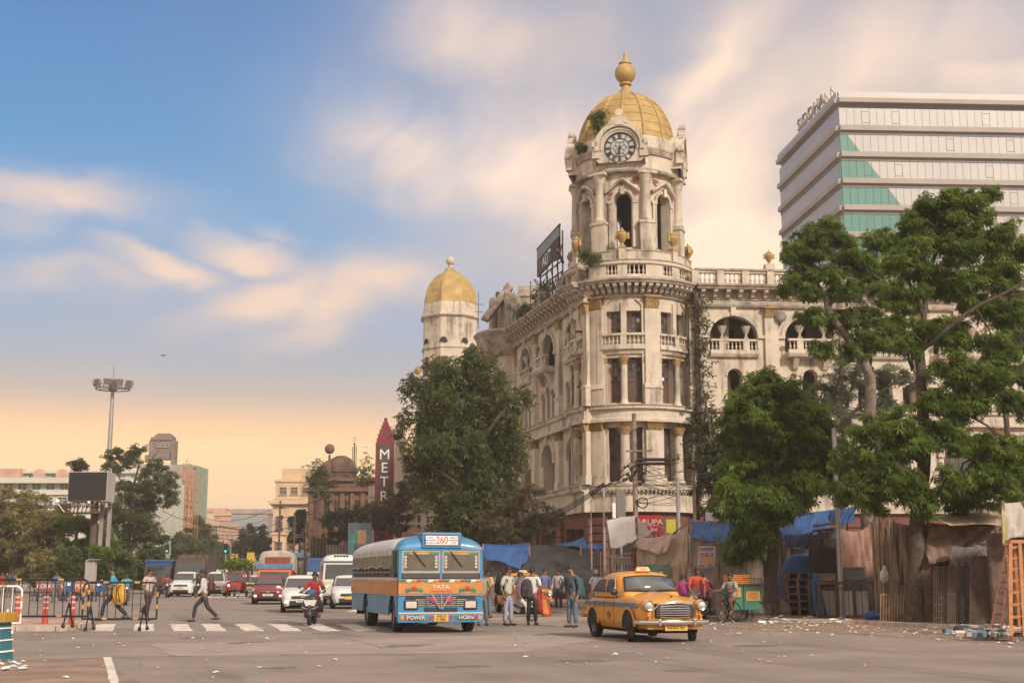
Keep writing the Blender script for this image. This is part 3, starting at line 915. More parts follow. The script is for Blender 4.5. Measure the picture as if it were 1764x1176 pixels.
 m = M()
 for i in range(bays): c = u0 + (i + .5) * pitch; fbox(m, fr, c - pitch * .33, c + pitch * .33, .3, 4.3, -.6, -.5)
 m.build('shop_shutter', m_dark, B, world=True, split=True)
 blk = M(); blk.box(-.48, .48, -.2, 0, 0, .4); bme = blk.mesh('pier_block', m_maroon)
 for i in range(bays + 1):
  for j in range(10):
   link('pier_block', bme, B, Vector(fr.p(u0 + i * pitch, .1 + j * .47, .02)) - B.location, (0, 0, fr.rz()), (1 + .04 * rnd.random(), 1 + .2 * rnd.random(), 1))
 # roof slab and back
 m = M(); fbox(m, fr, u0, u1, 18.6, 18.75, -9, -.3); m.build('roof', m_ledge, B, world=True)
 m = M(); fbox(m, fr, u0, u1, 0, 18.6, -9.3, -9); m.build('rear_wall', m_stucco, B, world=True)
 return ops3
URN_S = urn_mesh(.8, m_stucco, True)
CAP_W = me_capital(.78, .68, .16); CAP_W1 = me_capital(.74, .5, .24)
LP, RP = 5.5, 4.72
wing(FL, -2.4, 3, LP, False)
wing(FR, 3.62, 5, RP, True)
blk = M(); blk.box(-.55, .55, -.3, 0, 0, .42); bme = blk.mesh('pier_block', m_maroon)
for u in pil[1:4]:
 for j in range(10):
  link('pier_block', bme, B, Vector(FT.p(u, .1 + j * .48, .0)) - B.location, (0, 0, FT.rz(u)))
m = M(); fwall(m, FT, uA, uB, 0, 5.2, [((a + b) / 2 - .9, (a + b) / 2 + .9, .2, 4.2, 0) for a, b in bay_us], .6); m.build('shop_wall', m_maroon, B, world=True)
m = M(); fbox(m, FT, uA, uB, .2, 4.3, -.8, -.65); m.build('shop_shutter', m_dark, B, world=True, split=True)
# iron stubs of old brackets on the tower's left side
m = M()
for z, u in ((16.1, -3.2), (12.7, -3.1), (9.6, -3.0), (18.9, -2.9)):
 p = FT.p(u, z, .25); m.box(p[0] - .55, p[0] + .55, p[1] - .08, p[1] + .06, p[2] - .06, p[2] + .07); m.bar(FT.p(u, z, 0), FT.p(u, z, .5), .12)
tag(m.build('iron_bracket', m_iron, B, world=True), kind='stuff')
# roof balustrade over the right wing
for i in range(5):
 a = 3.62 + i * RP; q = RP / 3
 m = M()
 for k in range(3): fbox(m, FR, a + k * q - .22, a + k * q + .22, 19.05, 19.95, -.1, .42)
 m.build('parapet_pier', m_stucco, B, world=True, split=True)
 for k in range(3): balustrade(B, FR, a + k * q + .22, a + (k + 1) * q - .22, 19.06, 19.98, .16, .3, .26, (), .09)
 m = M(); fbox(m, FR, a, a + RP, 19.98, 20.1, -.05, .42); m.build('ledge', m_ledge, B, world=True, split=True)
 m = M(); fbox(m, FR, a + RP - .3, a + RP + .3, 20.1, 20.45, -.1, .4); m.build('urn_plinth', m_stucco, B, world=True)
 link('gold_urn', urn_gold, B, Vector(FR.p(a + RP, 20.35, .15)) - B.location, (0, 0, FR.rz()), (.8, .8, .8))
# broken parapet over the left wing
for a, b in ((-1.9, .3), (1.2, 2.6), (6.4, 7.8), (12.4, 13.6)):
 m = M(); fbox(m, FL, a, b, 19.0, 19.9, -.1, .35); fbox(m, FL, a - .1, b + .1, 19.9, 20.05, -.15, .42)
 for q in (a, b - .35): fbox(m, FL, q, q + .35, 19.0, 20.35, -.12, .44)
 m.build('parapet', m_ledge, B, world=True, split=True)
# ruined curved gable at the far end of the left wing
m = M(); ug = 17.4
FG = Frame(FL.p(ug, 0, -1.2)[:2], r=2.3)
FG.p0 = FG.p
class FrameRot(Frame):
 def p(s, u, z, w=0):
  a = u / s.r + s.off
  return (s.c[0] + (s.r + w) * sin(a), s.c[1] - (s.r + w) * cos(a), z)
 def rz(s, u=0): return u / s.r + s.off
FG = FrameRot(FL.p(ug, 0, -.9)[:2], r=2.3); FG.off = math.atan2(nL[0], -nL[1])
m = M(); fbox(m, FG, -3.4, 3.4, Z1, ZE, -.4, 0); fprof(m, FG, -3.6, 3.6, [(-.3, 10.45), (.36, 10.45), (.36, 11.36), (-.3, 11.4)]); fprof(m, FG, -3.6, 3.6, [(-.3, 5.15), (.4, 5.15), (.5, 6.7), (-.3, Z1)])
m.build('corner_bow', m_stucco, B, world=True)
for u in (-1.6, -.3, 1.0):
 m = M(); fbox(m, FG, u - .4, u + .4, 11.42, 16.6, 0, .25); fbox(m, FG, u - .45, u + .45, Z1, 9.9, 0, .3); m.build('pilaster', m_stucco, B, world=True, split=True)
 link('capital', CAP_W, B, Vector(FG.p(u, 16.55, .05)) - B.location, (0, 0, FG.rz(u)), (1.1, 1.2, 1.3))
m = M(); fprof(m, FG, -3.6, 3.6, [(-.3, 17.45), (.3, 17.5), (.5, 18.1), (.7, 18.9), (.9, 19.2), (.7, 19.4), (-.3, 19.4)])
m.build('ledge', m_ledge, B, world=True, split=True)
m = M(); c = FL.p(ug, 0, -.9)
# broken round pediment: thick rising slabs, stump of a chimney, domed shoulder
def gp(x, z, w): return (c[0] + FL.d[0] * x + FL.n[0] * w, c[1] + FL.d[1] * x + FL.n[1] * w, z)
k = 9; rows = []
for i in range(k + 1):
 t = i / k; x = -2.6 + 5.2 * t; z = 21.0 + 1.5 * sin(PI * (t * .95 + .02)) + .25 * ((i * 7) % 3 - 1)
 rows.append([gp(x, 19.3, .9), gp(x, z, .9 + .2 * (i % 2)), gp(x, z - .15, .1), gp(x, 19.3, .1)])
m.grid(rows, 0, False, True)
m.hexa([gp(-3.0, 19.3, 1.2), gp(-2.3, 19.3, 1.2), gp(-2.3, 19.3, .4), gp(-3.0, 19.3, .4), gp(-1.7, 22.3, 1.3), gp(-1.3, 22.1, 1.3), gp(-1.3, 22.1, .5), gp(-1.7, 22.3, .5)])
m.box(c[0] + .2, c[0] + 1.9, c[1] - .8, c[1] + .4, 19.3, 23.0); m.box(c[0] + .1, c[0] + 2.0, c[1] - .9, c[1] + .5, 22.2, 22.45)
m.hexa([(c[0] - 2.6, c[1] - .4, 20.6), (c[0] - 2.1, c[1] - .6, 20.4), (c[0] - 2.1, c[1] + .4, 20.4), (c[0] - 2.6, c[1] + .4, 20.6), (c[0] - .6, c[1] - .8, 23.3), (c[0] - .2, c[1] - .8, 22.9), (c[0] - .2, c[1] + .3, 22.9), (c[0] - .6, c[1] + .3, 23.3)])
m.build('broken_pediment', m_ledge, B, world=True, fix=True)
m = M(); m.lathe([(.34, 19), (.34, 22.2), (.3, 22.5), (.12, 22.7)], 12, (c[0] - 1.7, c[1] + 1.8, 0)); m.build('chimney_stump', m_ledge, B, world=True)
m = M(); m.lathe([(1.9, 10.0), (1.9, 15.6), (2.05, 15.7), (2.05, 15.9), (1.95, 16.6), (1.8, 17.6), (1.4, 18.6), (.9, 19.3), (.5, 19.6)], 20, (c[0] - 1.8, c[1] + 1.9, 0)); m.build('corner_cupola', m_ledge, B, world=True)
# wing going on behind the tree
FL2 = Frame(FL.p(19.4, 0, -.6)[:2], uL, nL)
m = M(); ops = []
for i in range(5): ops += [(1.5 + i * 4.2, 3.6 + i * 4.2, 7.2, 9.2, 1.0), (1.8 + i * 4.2, 3.3 + i * 4.2, 12, 14, .7)]
fwall(m, FL2, 0, 22, 0, 10.8, [o for o in ops if o[2] < 10], .5); fwall(m, FL2, 0, 22, 10.8, 19, [o for o in ops if o[2] > 10], .5)
fbox(m, FL2, 0, 22, 10.6, 10.95, -.1, .35); fbox(m, FL2, 0, 22, 18.5, 19.2, -.3, .7); fbox(m, FL2, 0, 22, 5.4, 6.5, -.1, .35)
fbox(m, FL2, 0, 22, 0, 19, -6, -5.7); fbox(m, FL2, 21.7, 22, 0, 19, -5.7, -.02); fbox(m, FL2, 0, 22, 18.3, 18.5, -5.7, -.02)
m.build('wall', m_stucco, B, world=True, split=True)
m = M(); fbox(m, FL2, .5, 21.5, 6.6, 18.2, -.7, -.6); m.build('dark_shutters', m_dark, B, world=True)
# --- small octagonal dome turret at the far end
tc2 = at(775, 560, 120); tc2 = (tc2.x, 120.0)
m = M(); oc = PI / 8
def oct(prof, mi=0, cap=True): m.lathe(prof, 8, (tc2[0], tc2[1], 0), mi, cap, a0=oc + .12, sm=False)
oct([(2.68, 5), (2.68, 22.2), (2.8, 22.25), (2.8, 22.4), (2.64, 22.45), (2.64, 25.1)])
oct([(2.64, 25.1), (2.95, 25.3), (2.95, 25.45), (2.68, 25.5), (2.68, 26.3), (2.62, 26.6)])
m.build('turret_wall', m_stucco, B, world=True)
m = M(); pr = [(2.62, 26.6), (2.6, 27.2), (2.46, 27.9), (2.15, 28.6), (1.68, 29.2), (1.1, 29.65), (.7, 29.9), (.62, 30.0), (.45, 30.15), (.4, 30.3)]
oct(pr); m.build('turret_dome', m_goldleaf, B, world=True)
m = M(); m.lathe([(.5, 30.1), (.5, 30.2), (.22, 30.3), (.2, 30.6)] + [(max(.15, .42 * sin(PI * i / 10)), 31.0 - .42 * cos(PI * i / 10)) for i in range(1, 10)] + [(.02, 31.42)], 14, (tc2[0], tc2[1], 0)); m.build('turret_finial', m_stucco, B, world=True)
FO = Frame(tc2, r=2.58)
for a in (-62, -17, 28):
 u = R(a + 7) * 2.58
 m = M(); fbox(m, FO, u - .42, u + .42, 18.6, 21.4, -.05, .07); m.build('turret_window', m_brownwood, B, world=True)
 m = M(); m.grid([[FO.p(u - .4 + .8 * i / 8, 22.7, .06), FO.p(u - .4 + .8 * i / 8, 22.72 + .5 * math.sqrt(1 - (i / 4 - 1) ** 2), .06)] for i in range(9)], 0, False); m.build('turret_lunette', m_dark, B, world=True)
for a in (-60, -5, 40):
 p = FO.p(R(a) * 2.58, 19.5, .7); link('gold_urn', urn_gold, B, Vector(p) - B.location, (0, 0, 0), (.9, .9, .9))
m = M(); m.lathe([(3.3, 8), (3.3, 19.2), (3.5, 19.3), (3.5, 19.5)], 8, (tc2[0], tc2[1], 0), a0=oc + .12, sm=False); m.build('turret_base', m_stucco, B, world=True)
for ch in B.children_recursive:
 pass
# ------------------------------------------------------------------ ground, road surface, kerbs
m_asph = mat('asphalt', (.24, .195, .168), .93, var=.12, scale=.5, bump=.45, bscale=60, dirt=(.12, .093, .08), dirt_amt=.7, dscale=.55, streak=2)
m_conc = mat('concrete_patch', (.29, .24, .205), .93, var=.11, scale=.7, bump=.3, bscale=50, dirt=(.2, .16, .135), dirt_amt=.5, dscale=.5)
m_dust = mat('dusty_verge', (.25, .175, .13), .97, var=.2, scale=.8, bump=.4, bscale=30, dirt=(.12, .09, .075), dirt_amt=.6, dscale=.7)
m_tar = mat('tar_seam', (.11, .088, .074), .9, var=.2)
m_line = mat('road_paint', (.62, .57, .50), .85, var=.1, scale=4, dirt=(.25, .2, .17), dirt_amt=.95, dscale=2.6)
m_pave = mat('pavement_slab', (.40, .26, .19), .95, var=.15, scale=1.2, bump=.3, bscale=30, dirt=(.2, .15, .12), dirt_amt=.5)
m_kerb = mat('kerb_stone', (.48, .40, .33), .95, var=.2, scale=3, bump=.4, dirt=(.16, .12, .10), dirt_amt=.7, dscale=2)
m = M(); m.box(-320, 320, -60, 460, -.6, 0)
GROUND = m.build('ground', m_asph); tag(GROUND, kind='structure')
def sheet(name, pts, mt, z, parent=GROUND):
 """thin sheet on the road from photo points (or ground points)"""
 m = M(); P = [gnd(*p) if len(p) == 2 else Vector(p) for p in pts]
 n = len(P)
 m.poly([(p.x, p.y, z) for p in P])
 for a, b in zip(P, P[1:] + P[:1]): m.poly([(a.x, a.y, z), (a.x, a.y, -.05), (b.x, b.y, -.05), (b.x, b.y, z)])
 return m.build(name, mt, parent, fix=True)
def ragged(P, amp=.06, n=5):
 out = []
 for a, b in zip(P, P[1:] + P[:1]):
  a, b = Vector(a), Vector(b)
  for i in range(n):
   q = a.lerp(b, i / n); out.append((q.x + rnd.uniform(-amp, amp), q.y + rnd.uniform(-amp, amp), 0))
 return out
G3 = lambda *p: [tuple(gnd(*q)) for q in p]
sheet('road_patch', ragged(G3((300, 1129), (262, 1108), (900, 1092), (1040, 1098), (900, 1122)), .12), m_conc, .004)
sheet('road_patch', ragged(G3((-60, 1165), (-60, 1136), (170, 1134), (230, 1176), (150, 1215)), .15), m_dust, .004)
sheet('dusty_verge', ragged(G3((1215, 1082), (1240, 1071), (1520, 1074), (1790, 1092), (1900, 1125), (1700, 1106), (1480, 1090)), .3, 9), m_dust, .004)
sheet('road_patch', ragged(G3((860, 1071), (840, 1064), (1010, 1060), (1020, 1068)), .15), m_conc, .004)
# seam where the newer surface ends
P = [gnd(x, y) for x, y in ((-40, 1141), (60, 1136), (240, 1131), (440, 1127), (760, 1126), (1100, 1124), (1500, 1122), (1900, 1121))]
m = M()
for a, b in zip(P, P[1:]):
 w = .02 if a.x < -3 else .012
 m.poly([(a.x, a.y - w, .006), (b.x, b.y - w, .006), (b.x, b.y + w, .006), (a.x, a.y + w, .006)])
m.build('tar_seam', m_tar, GROUND)
m = M()
P = [gnd(x, y) for x, y in ((560, 1098), (600, 1101), (620, 1104), (645, 1112), (660, 1117))]
for a, b in zip(P, P[1:]): m.poly([(a.x, a.y - .03, .009), (b.x, b.y - .03, .009), (b.x, b.y + .03, .009), (a.x, a.y + .03, .009)])
m.build('road_crack', m_tar, GROUND)
# zebra crossing, each bar a piece
for x0 in (172, 236, 297, 350, 408, 466, 525, 584):
 a, b = gnd(x0 - 4, 1074.5), gnd(x0 - 4 + (x0 - 260) * .11, 1086)
 w = .56
 pts = [(a.x, a.y, 0), (a.x + w, a.y, 0), (b.x + w, b.y, 0), (b.x, b.y, 0)]
 sheet('crossing_stripe', ragged(pts, .035, 4), m_line, .008)
for x0 in (334, 352, 372, 396, 412):
 a, b = gnd(x0, 1024), gnd(x0 - 4, 1028.5)
 sheet('crossing_stripe', [(a.x, a.y, 0), (a.x + .75, a.y, 0), (b.x + .75, b.y, 0), (b.x, b.y, 0)], m_line, .008)
for x0 in (612,):
 a, b = gnd(x0, 1049), gnd(x0 - 14, 1053)
 sheet('crossing_stripe', [(a.x, a.y, 0), (a.x + 1.3, a.y, 0), (b.x + 1.3, b.y, 0), (b.x, b.y, 0)], m_line, .008)
# white lane line, bottom left, with its short tick
sheet('lane_line', ragged(G3((179, 1132), (193, 1132), (206, 1180), (190, 1180)), .02, 6), m_line, .012)
# oil drips and tyre darkened stains
m_oil = mat('oil_stain', (.15, .122, .106), .75, var=.2, scale=1.5)
for px, py, a, b in ((700, 1112, .5, .9), (940, 1092, .4, .7), (1010, 1138, .7, .5), (430, 1106, .4, .8), (560, 1090, .25, .6), (1300, 1112, .6, .6), (330, 1098, .3, .5), (800, 1148, .5, .35), (1180, 1155, .35, .3), (480, 1150, .3, .3)):
 c = gnd(px, py); sheet('oil_stain', [(c.x + a * cos(t) * k + .3 * b * sin(t), c.y + b * sin(t) * k, 0) for t, k in [(6.283 * i / 22, rnd.uniform(.6, 1.05)) for i in range(22)]], m_oil, .007)
# left island with a kerb
m = M(); a = gnd(-40, 1086); b = gnd(128, 1085); c = gnd(146, 1080); d = gnd(140, 1074); e = gnd(-40, 1072)
def slab(m, P, z0, z1, mi=0):
 i = m.pts([(p[0], p[1], z0) for p in P]); j = m.pts([(p[0], p[1], z1) for p in P]); n = len(P)
 m.face([j + k for k in range(n)], mi)
 for k in range(n): m.face((i + k, i + (k + 1) % n, j + (k + 1) % n, j + k), mi)
slab(m, [a, b, c, d, e], -.02, .14)
ISL = m.build('traffic_island', m_pave); tag(ISL, kind='structure')
x = a.x
while x < b.x - .2:
 L = min(1.1, b.x - x)
 m = M(); m.box(x + .01, x + L - .015, a.y - .16, a.y - .005, -.02, .15 + .015 * rnd.random()); m.build('kerb_stone', m_kerb, ISL, bevel=.015); x += L
for p, q in ((b, c), (c, d)):
 m = M(); n = Vector((q.y - p.y, -(q.x - p.x), 0)).normalized() * .15; o = n * .03
 slab(m, [p + o, q + o, q + n + o, p + n + o], -.02, .16); m.build('kerb_stone', m_kerb, ISL, fix=True)
# right pavement under the stalls
m = M(); P = [gnd(845, 1052), gnd(1000, 1057), gnd(1190, 1066), gnd(1480, 1074), gnd(1640, 1083), gnd(1800, 1099), gnd(2000, 1112)]
P = [Vector((p.x, p.y, 0)) for p in P]; far = [Vector((40, 77, 0)), Vector((7, 74, 0)), Vector((1.5, 80, 0)), Vector((-8, 130, 0)), Vector((-9.5, 130, 0)), Vector((-3, 80, 0))]
slab(m, P + far, -.02, .10)
PAV = m.build('pavement', m_dust, fix=True); tag(PAV, kind='structure')
for a, b in zip(P, P[1:]):
 n = max(1, round((b - a).length / 1.4))
 for i in range(n):
  p, q = a.lerp(b, i / n), a.lerp(b, (i + .985) / n); nn = Vector(((q - p).y, -(q - p).x, 0)).normalized() * .14
  m = M(); slab(m, [p, q, q + nn, p + nn], -.02, .105 + .02 * rnd.random()); m.build('kerb_stone', m_kerb, PAV, fix=True)
PZ = .10
# litter: scraps of paper and plastic, far too many to count
m = M(); lm = [mat('litter_white', (.62, .60, .56), .8, var=.15), mat('litter_brown', (.36, .24, .15), .9, var=.2), mat('litter_blue', (.12, .25, .42), .7, var=.2), mat('litter_orange', (.6, .22, .06), .8, var=.2)]
def scrap(x, y, z, s):
 a = rnd.random() * 6.28; k = rnd.choice((4, 5)); pts = []
 for i in range(k):
  r = s * rnd.uniform(.5, 1.1); pts.append((x + r * cos(a + 6.28 * i / k), y + r * .8 * sin(a + 6.28 * i / k), z + rnd.uniform(0, s * .35)))
 i = m.pts(pts + [(x, y, z + s * rnd.uniform(.15, .5))])
 mi = rnd.choices((0, 1, 2, 3), (8, 4, .6, .3))[0]
 for q in range(k): m.face((i + q, i + (q + 1) % k, i + k), mi)
for _ in range(300):
 u = rnd.random(); x = 1215 + 560 * u
 y = 1070 + 28 * u * u + abs(rnd.gauss(0, 9)) + rnd.uniform(-2, 3)
 p = gnd(x, min(y, 1165)); scrap(p.x, p.y, .012, rnd.uniform(.025, .09))
for _ in range(70):
 p = gnd(rnd.uniform(880, 1500), rnd.uniform(1068, 1150)); scrap(p.x, p.y, .012, rnd.uniform(.03, .08))
for _ in range(60):
 p = gnd(rnd.uniform(0, 600), 1085 + abs(rnd.gauss(0, 40))); scrap(p.x, p.y, .013, rnd.uniform(.03, .08))
for _ in range(24):
 p = gnd(rnd.uniform(-10, 45), rnd.uniform(1138, 1155)); scrap(p.x, p.y, .013, rnd.uniform(.04, .13))
for _ in range(110):
 p = gnd(rnd.gauss(1700, 35), rnd.uniform(1078, 1094), PZ); scrap(p.x, p.y, PZ + .01, rnd.uniform(.04, .16))
for _ in range(90):
 p = gnd(rnd.uniform(1290, 1480), rnd.uniform(1056, 1073), PZ); scrap(p.x, p.y, PZ + .01, rnd.uniform(.04, .16))
tag(m.build('litter', lm), kind='stuff')
# ------------------------------------------------------------------ vegetation
def leaf_mat(name, dark, light, trans=.25):
 m = bpy.data.materials.new(name); m.use_nodes = True
 t = NT(m.node_tree); b = t.n['Principled BSDF']; out = t.n['Material Output']
 at_ = t.node('ShaderNodeAttribute', attribute_name='tint')
 c = t.ramp(at_.outputs['Fac'], [(.0, dark), (1.0, light)])
 t.l.new(c, b.inputs['Base Color']); b.inputs['Roughness'].default_value = .55; b.inputs['Specular IOR Level'].default_value = .3
 tr = t.node('ShaderNodeBsdfTranslucent')
 g = t.mix(.5, c, tuple(min(1, v * 1.6) for v in light)); t.l.new(g, tr.inputs[0])
 mx = t.node('ShaderNodeMixShader'); mx.inputs[0].default_value = trans
 t.l.new(b.outputs[0], mx.inputs[1]); t.l.new(tr.outputs[0], mx.inputs[2]); t.l.new(mx.outputs[0], out.inputs[0])
 return m
LF = {'whorl': leaf_mat('leaf_bright', (.052, .088, .017), (.19, .255, .045), .48),
      'olive': leaf_mat('leaf_olive', (.058, .074, .026), (.15, .175, .06), .45),
      'dark': leaf_mat('leaf_dark', (.03, .042, .018), (.09, .105, .04), .25),
      'gold': leaf_mat('leaf_sunlit_gold', (.12, .11, .035), (.30, .26, .09), .4),  # sunlight on the park trees is put into this leaf colour
      'grey': leaf_mat('leaf_grey', (.07, .09, .055), (.17, .185, .11), .3),
      'brown': leaf_mat('leaf_brown', (.06, .05, .032), (.15, .125, .075), .3)}
m_bark = mat('bark', (.075, .055, .042), .95, var=.3, scale=5, bump=.6, bscale=14)
m_barkp = mat('pale_bark', (.17, .135, .105), .95, var=.3, scale=4, bump=.5, bscale=14, dirt=(.06, .05, .04), dirt_amt=.6)
def leaf_object(name, pts, tint, L, k, par, mt, width=.3, droop=.25, out_c=None, flat=.3):
 """k leaves round each point, each a folded blade"""
 n = len(pts); P = np.repeat(np.asarray(pts, float), k, 0); N = n * k
 ax = nrs.normal(size=(n, 3)); ax[:, 2] = np.abs(ax[:, 2]) + .6
 if out_c is not None: ax += .8 * (pts - out_c) / (np.linalg.norm(pts - out_c, axis=1, keepdims=True) + 1e-6)
 ax /= np.linalg.norm(ax, axis=1, keepdims=True); A = np.repeat(ax, k, 0)
 ref = nrs.normal(size=(n, 3)); e1 = np.cross(ax, ref); e1 /= np.linalg.norm(e1, axis=1, keepdims=True); e2 = np.cross(ax, e1)
 ph = np.tile(np.arange(k) * 2 * PI / k, n) + nrs.uniform(-.35, .35, N)
 D = np.repeat(e1, k, 0) * np.cos(ph)[:, None] + np.repeat(e2, k, 0) * np.sin(ph)[:, None] + A * nrs.uniform(-.1, flat + .3, N)[:, None]
 D /= np.linalg.norm(D, axis=1, keepdims=True)
 S = np.cross(D, A); S /= np.linalg.norm(S, axis=1, keepdims=True) + 1e-9
 ln = L * nrs.uniform(.65, 1.2, N)[:, None]; w = ln * width * .5
 dz = np.array([0, 0, -1.0])
 v0 = P; mid = P + D * ln * .5 + dz * ln * droop * .12; v2 = P + D * ln * .95 + dz * ln * droop
 V = np.empty((N, 4, 3)); V[:, 0] = v0; V[:, 1] = mid + S * w; V[:, 2] = v2; V[:, 3] = mid - S * w
 me = bpy.data.meshes.new(name)
 me.vertices.add(4 * N); me.vertices.foreach_set('co', V.reshape(-1))
 me.loops.add(4 * N); me.loops.foreach_set('vertex_index', np.arange(4 * N, dtype=np.int32))
 me.polygons.add(N); me.polygons.foreach_set('loop_start', np.arange(0, 4 * N, 4, dtype=np.int32)); me.polygons.foreach_set('loop_total', np.full(N, 4, dtype=np.int32))
 a = me.attributes.new('tint', 'FLOAT', 'POINT')
 tt = np.repeat(np.clip(np.repeat(tint, k) + np.repeat(nrs.normal(0, .14, n), k) + nrs.normal(0, .08, N), 0, 1), 4)
 a.data.foreach_set('value', tt.astype(np.float32))
 me.materials.append(mt); me.update(calc_edges=True)
 return link(name, me, par)
DENS, LSC = 1.35, .76
def tree(name, label, base, limbs, clumps, kind='whorl', n=2600, L=.26, k=6, width=.32, droop=.3, group=None, bark=None, sub=9, cat='tree', twig=.018, hang=0, spread=.42, flat=.65):
 """limbs: (points, r0, r1); clumps: (centre, rx, ry, rz)"""
 bark = bark or m_bark; n = int(n * DENS * (1.75 if kind == 'whorl' else 1)); L *= LSC * (.8 if kind == 'whorl' else 1); sub = int(sub * (2.8 if kind == 'whorl' else 2.2)); spread *= 1.45 if kind == 'whorl' else 1.1
 root = E(name, label, cat, base, group=group)
 B0 = Vector(base); knots = []
 for i, (P, r0, r1) in enumerate(limbs):
  P = [Vector(p) for p in P]
  # smooth the polyline
  Q = []
  for j in range(len(P) - 1):
   p0, p1, p2, p3 = P[max(j - 1, 0)], P[j], P[j + 1], P[min(j + 2, len(P) - 1)]
   for s in range(4):
    t = s / 4
    Q.append(.5 * ((2 * p1) + (p2 - p0) * t + (2 * p0 - 5 * p1 + 4 * p2 - p3) * t * t + (3 * p1 - p0 - 3 * p2 + p3) * t ** 3))
  Q.append(P[-1]); m = M(); kq = len(Q)
  rad = [r0 + (r1 - r0) * (j / (kq - 1)) ** .8 for j in range(kq)]
  if i == 0: rad[0] *= 1.45; rad[1] *= 1.12
  m.tube([q - B0 + Vector((rnd.uniform(-.02, .02), rnd.uniform(-.02, .02), 0)) for q in Q], rad, 9)
  m.build('trunk' if i == 0 else 'branch', bark, root)
  knots += [(q, r) for q, r in zip(Q[2:], rad[2:])]
 KN = np.array([tuple(q) for q, r in knots])
 pts, tint, vol = [], [], sum((c[1] * c[2] * c[3]) ** .667 for c in clumps)
 tw = M()
 for c, rx, ry, rz in clumps:
  c = Vector(c); share = (rx * ry * rz) ** .667 / vol; ns = max(3, int(sub))
  j = int(np.argmin(((KN - np.array(c)) ** 2).sum(1))); a = Vector(KN[j]); L0 = (c - a).length
  if L0 > .2:
   mid = a.lerp(c, .5) + Vector((rnd.uniform(-.15, .15), rnd.uniform(-.1, .1), rnd.uniform(0, .15))) * L0
   tw.tube([a - B0, mid - B0, c - B0], [twig * 2.6, twig * 1.8, twig * 1.2], 5, cap=False)
  for s in range(ns):
   if rnd.random() < .12: continue
   d = nrs.normal(size=3); d /= np.linalg.norm(d); rr = .15 + 1.05 * nrs.random() ** .6
   sc_ = np.array(c) + d * rr * np.array([rx, ry, rz])
   sr = spread * nrs.uniform(.5, 1.15); npts = max(2, int(n * share / ns))
   q = nrs.normal(size=(npts, 3)); q /= np.linalg.norm(q, axis=1, keepdims=True); q *= nrs.random((npts, 1)) ** .5
   q = q * np.array([rx, ry, rz * flat]) * sr
   q[:, 2] -= .35 * (q[:, 0] ** 2 + q[:, 1] ** 2) / (rx * sr)
   q = sc_ + q
   if hang: q[:, 2] -= nrs.random(npts) ** 2 * hang
   pts.append(q); tint.append(np.full(npts, np.clip(nrs.normal(.42, .27), .0, 1)))
   b = Vector(sc_)
   if rnd.random() < .6: tw.tube([c - B0, c.lerp(b, .5) + Vector((0, 0, .04)) - B0, b - B0], [twig * 1.1, twig * .8, twig * .4], 4, cap=False)
 pts = np.concatenate(pts); tint = np.concatenate(tint)
 o = leaf_object('crown', pts - np.array(B0), tint, L, k, root, LF[kind], width, droop)
 o['kind'] = 'stuff'
 if tw.f: tag(tw.build('twigs', bark, root), kind='stuff')
 return root
def C(d0, rows, zr=.8, jd=.8):
 """clump list from photo points: (px,py,r px[,depth shift])"""
 out = []
 for r in rows:
  d = d0 + (r[3] if len(r) > 3 else rnd.uniform(-1, 1) * jd * r[2] * d0 / 2230)
  rr = r[2] * d / 2230
  out.append((at(r[0], r[1], d), rr, rr, rr * zr))
 return out
def Lm(d, pts, r0, r1):
 return ([at(x, y, d + (p[0] if p else 0)) for x, y, *p in pts], r0, r1)
# the large tree against the left wing
d = 68
tree('street_tree', 'tall dense dark green tree hiding the left wing of the domed building', (at(808, 990, d).x, d, .1),
     [([(at(808, 990, d).x, d, 0), at(812, 900, d), at(805, 800, d), at(800, 700, d), at(795, 640, d)], .42, .08), Lm(d, [(805, 800), (760, 740), (730, 680, 1), (705, 655, 1)], .16, .04), Lm(d, [(806, 790), (850, 730, -1), (885, 690, -1), (905, 680)], .15, .04), Lm(d, [(808, 850), (770, 820, -1.5), (740, 800, -1)], .13, .04), Lm(d, [(810, 870), (850, 840, 1), (870, 800, 1)], .13, .04)],
     C(d, [(800, 640, 42), (760, 632, 30), (845, 640, 32), (815, 610, 22), (735, 660, 32), (706, 652, 18), (775, 690, 52), (835, 700, 48), (878, 690, 26), (905, 678, 16), (735, 725, 40), (702, 712, 14), (790, 755, 55), (850, 760, 42), (885, 740, 26), (725, 775, 30), (760, 805, 46), (830, 815, 48), (875, 800, 26), (745, 850, 30), (800, 865, 48), (850, 870, 42), (770, 905, 36), (720, 800, 18), (825, 925, 46), (880, 830, 16), (790, 720, 40), (820, 880, 40)]),
     'olive', 11000, .30, 4, .42, .5, bark=m_bark, hang=.7, spread=.5, sub=11)
d = 64
tree('acacia_tree', 'low feathery brownish tree drooping over black and blue tarps', (at(880, 985, d).x, d, .1),
     [([(at(880, 985, d).x, d, 0), at(882, 930, d), at(890, 890, d)], .16, .05), Lm(d, [(882, 935), (910, 885), (945, 870)], .07, .02), Lm(d, [(882, 930), (850, 895), (830, 880)], .07, .02)],
     C(d, [(880, 890, 36), (915, 880, 30), (945, 885, 22), (850, 905, 34), (895, 915, 34), (860, 930, 26), (930, 905, 24), (905, 850, 26), (880, 860, 24), (965, 890, 12)]),
     'brown', 3400, .22, 5, .24, .4, spread=.5)
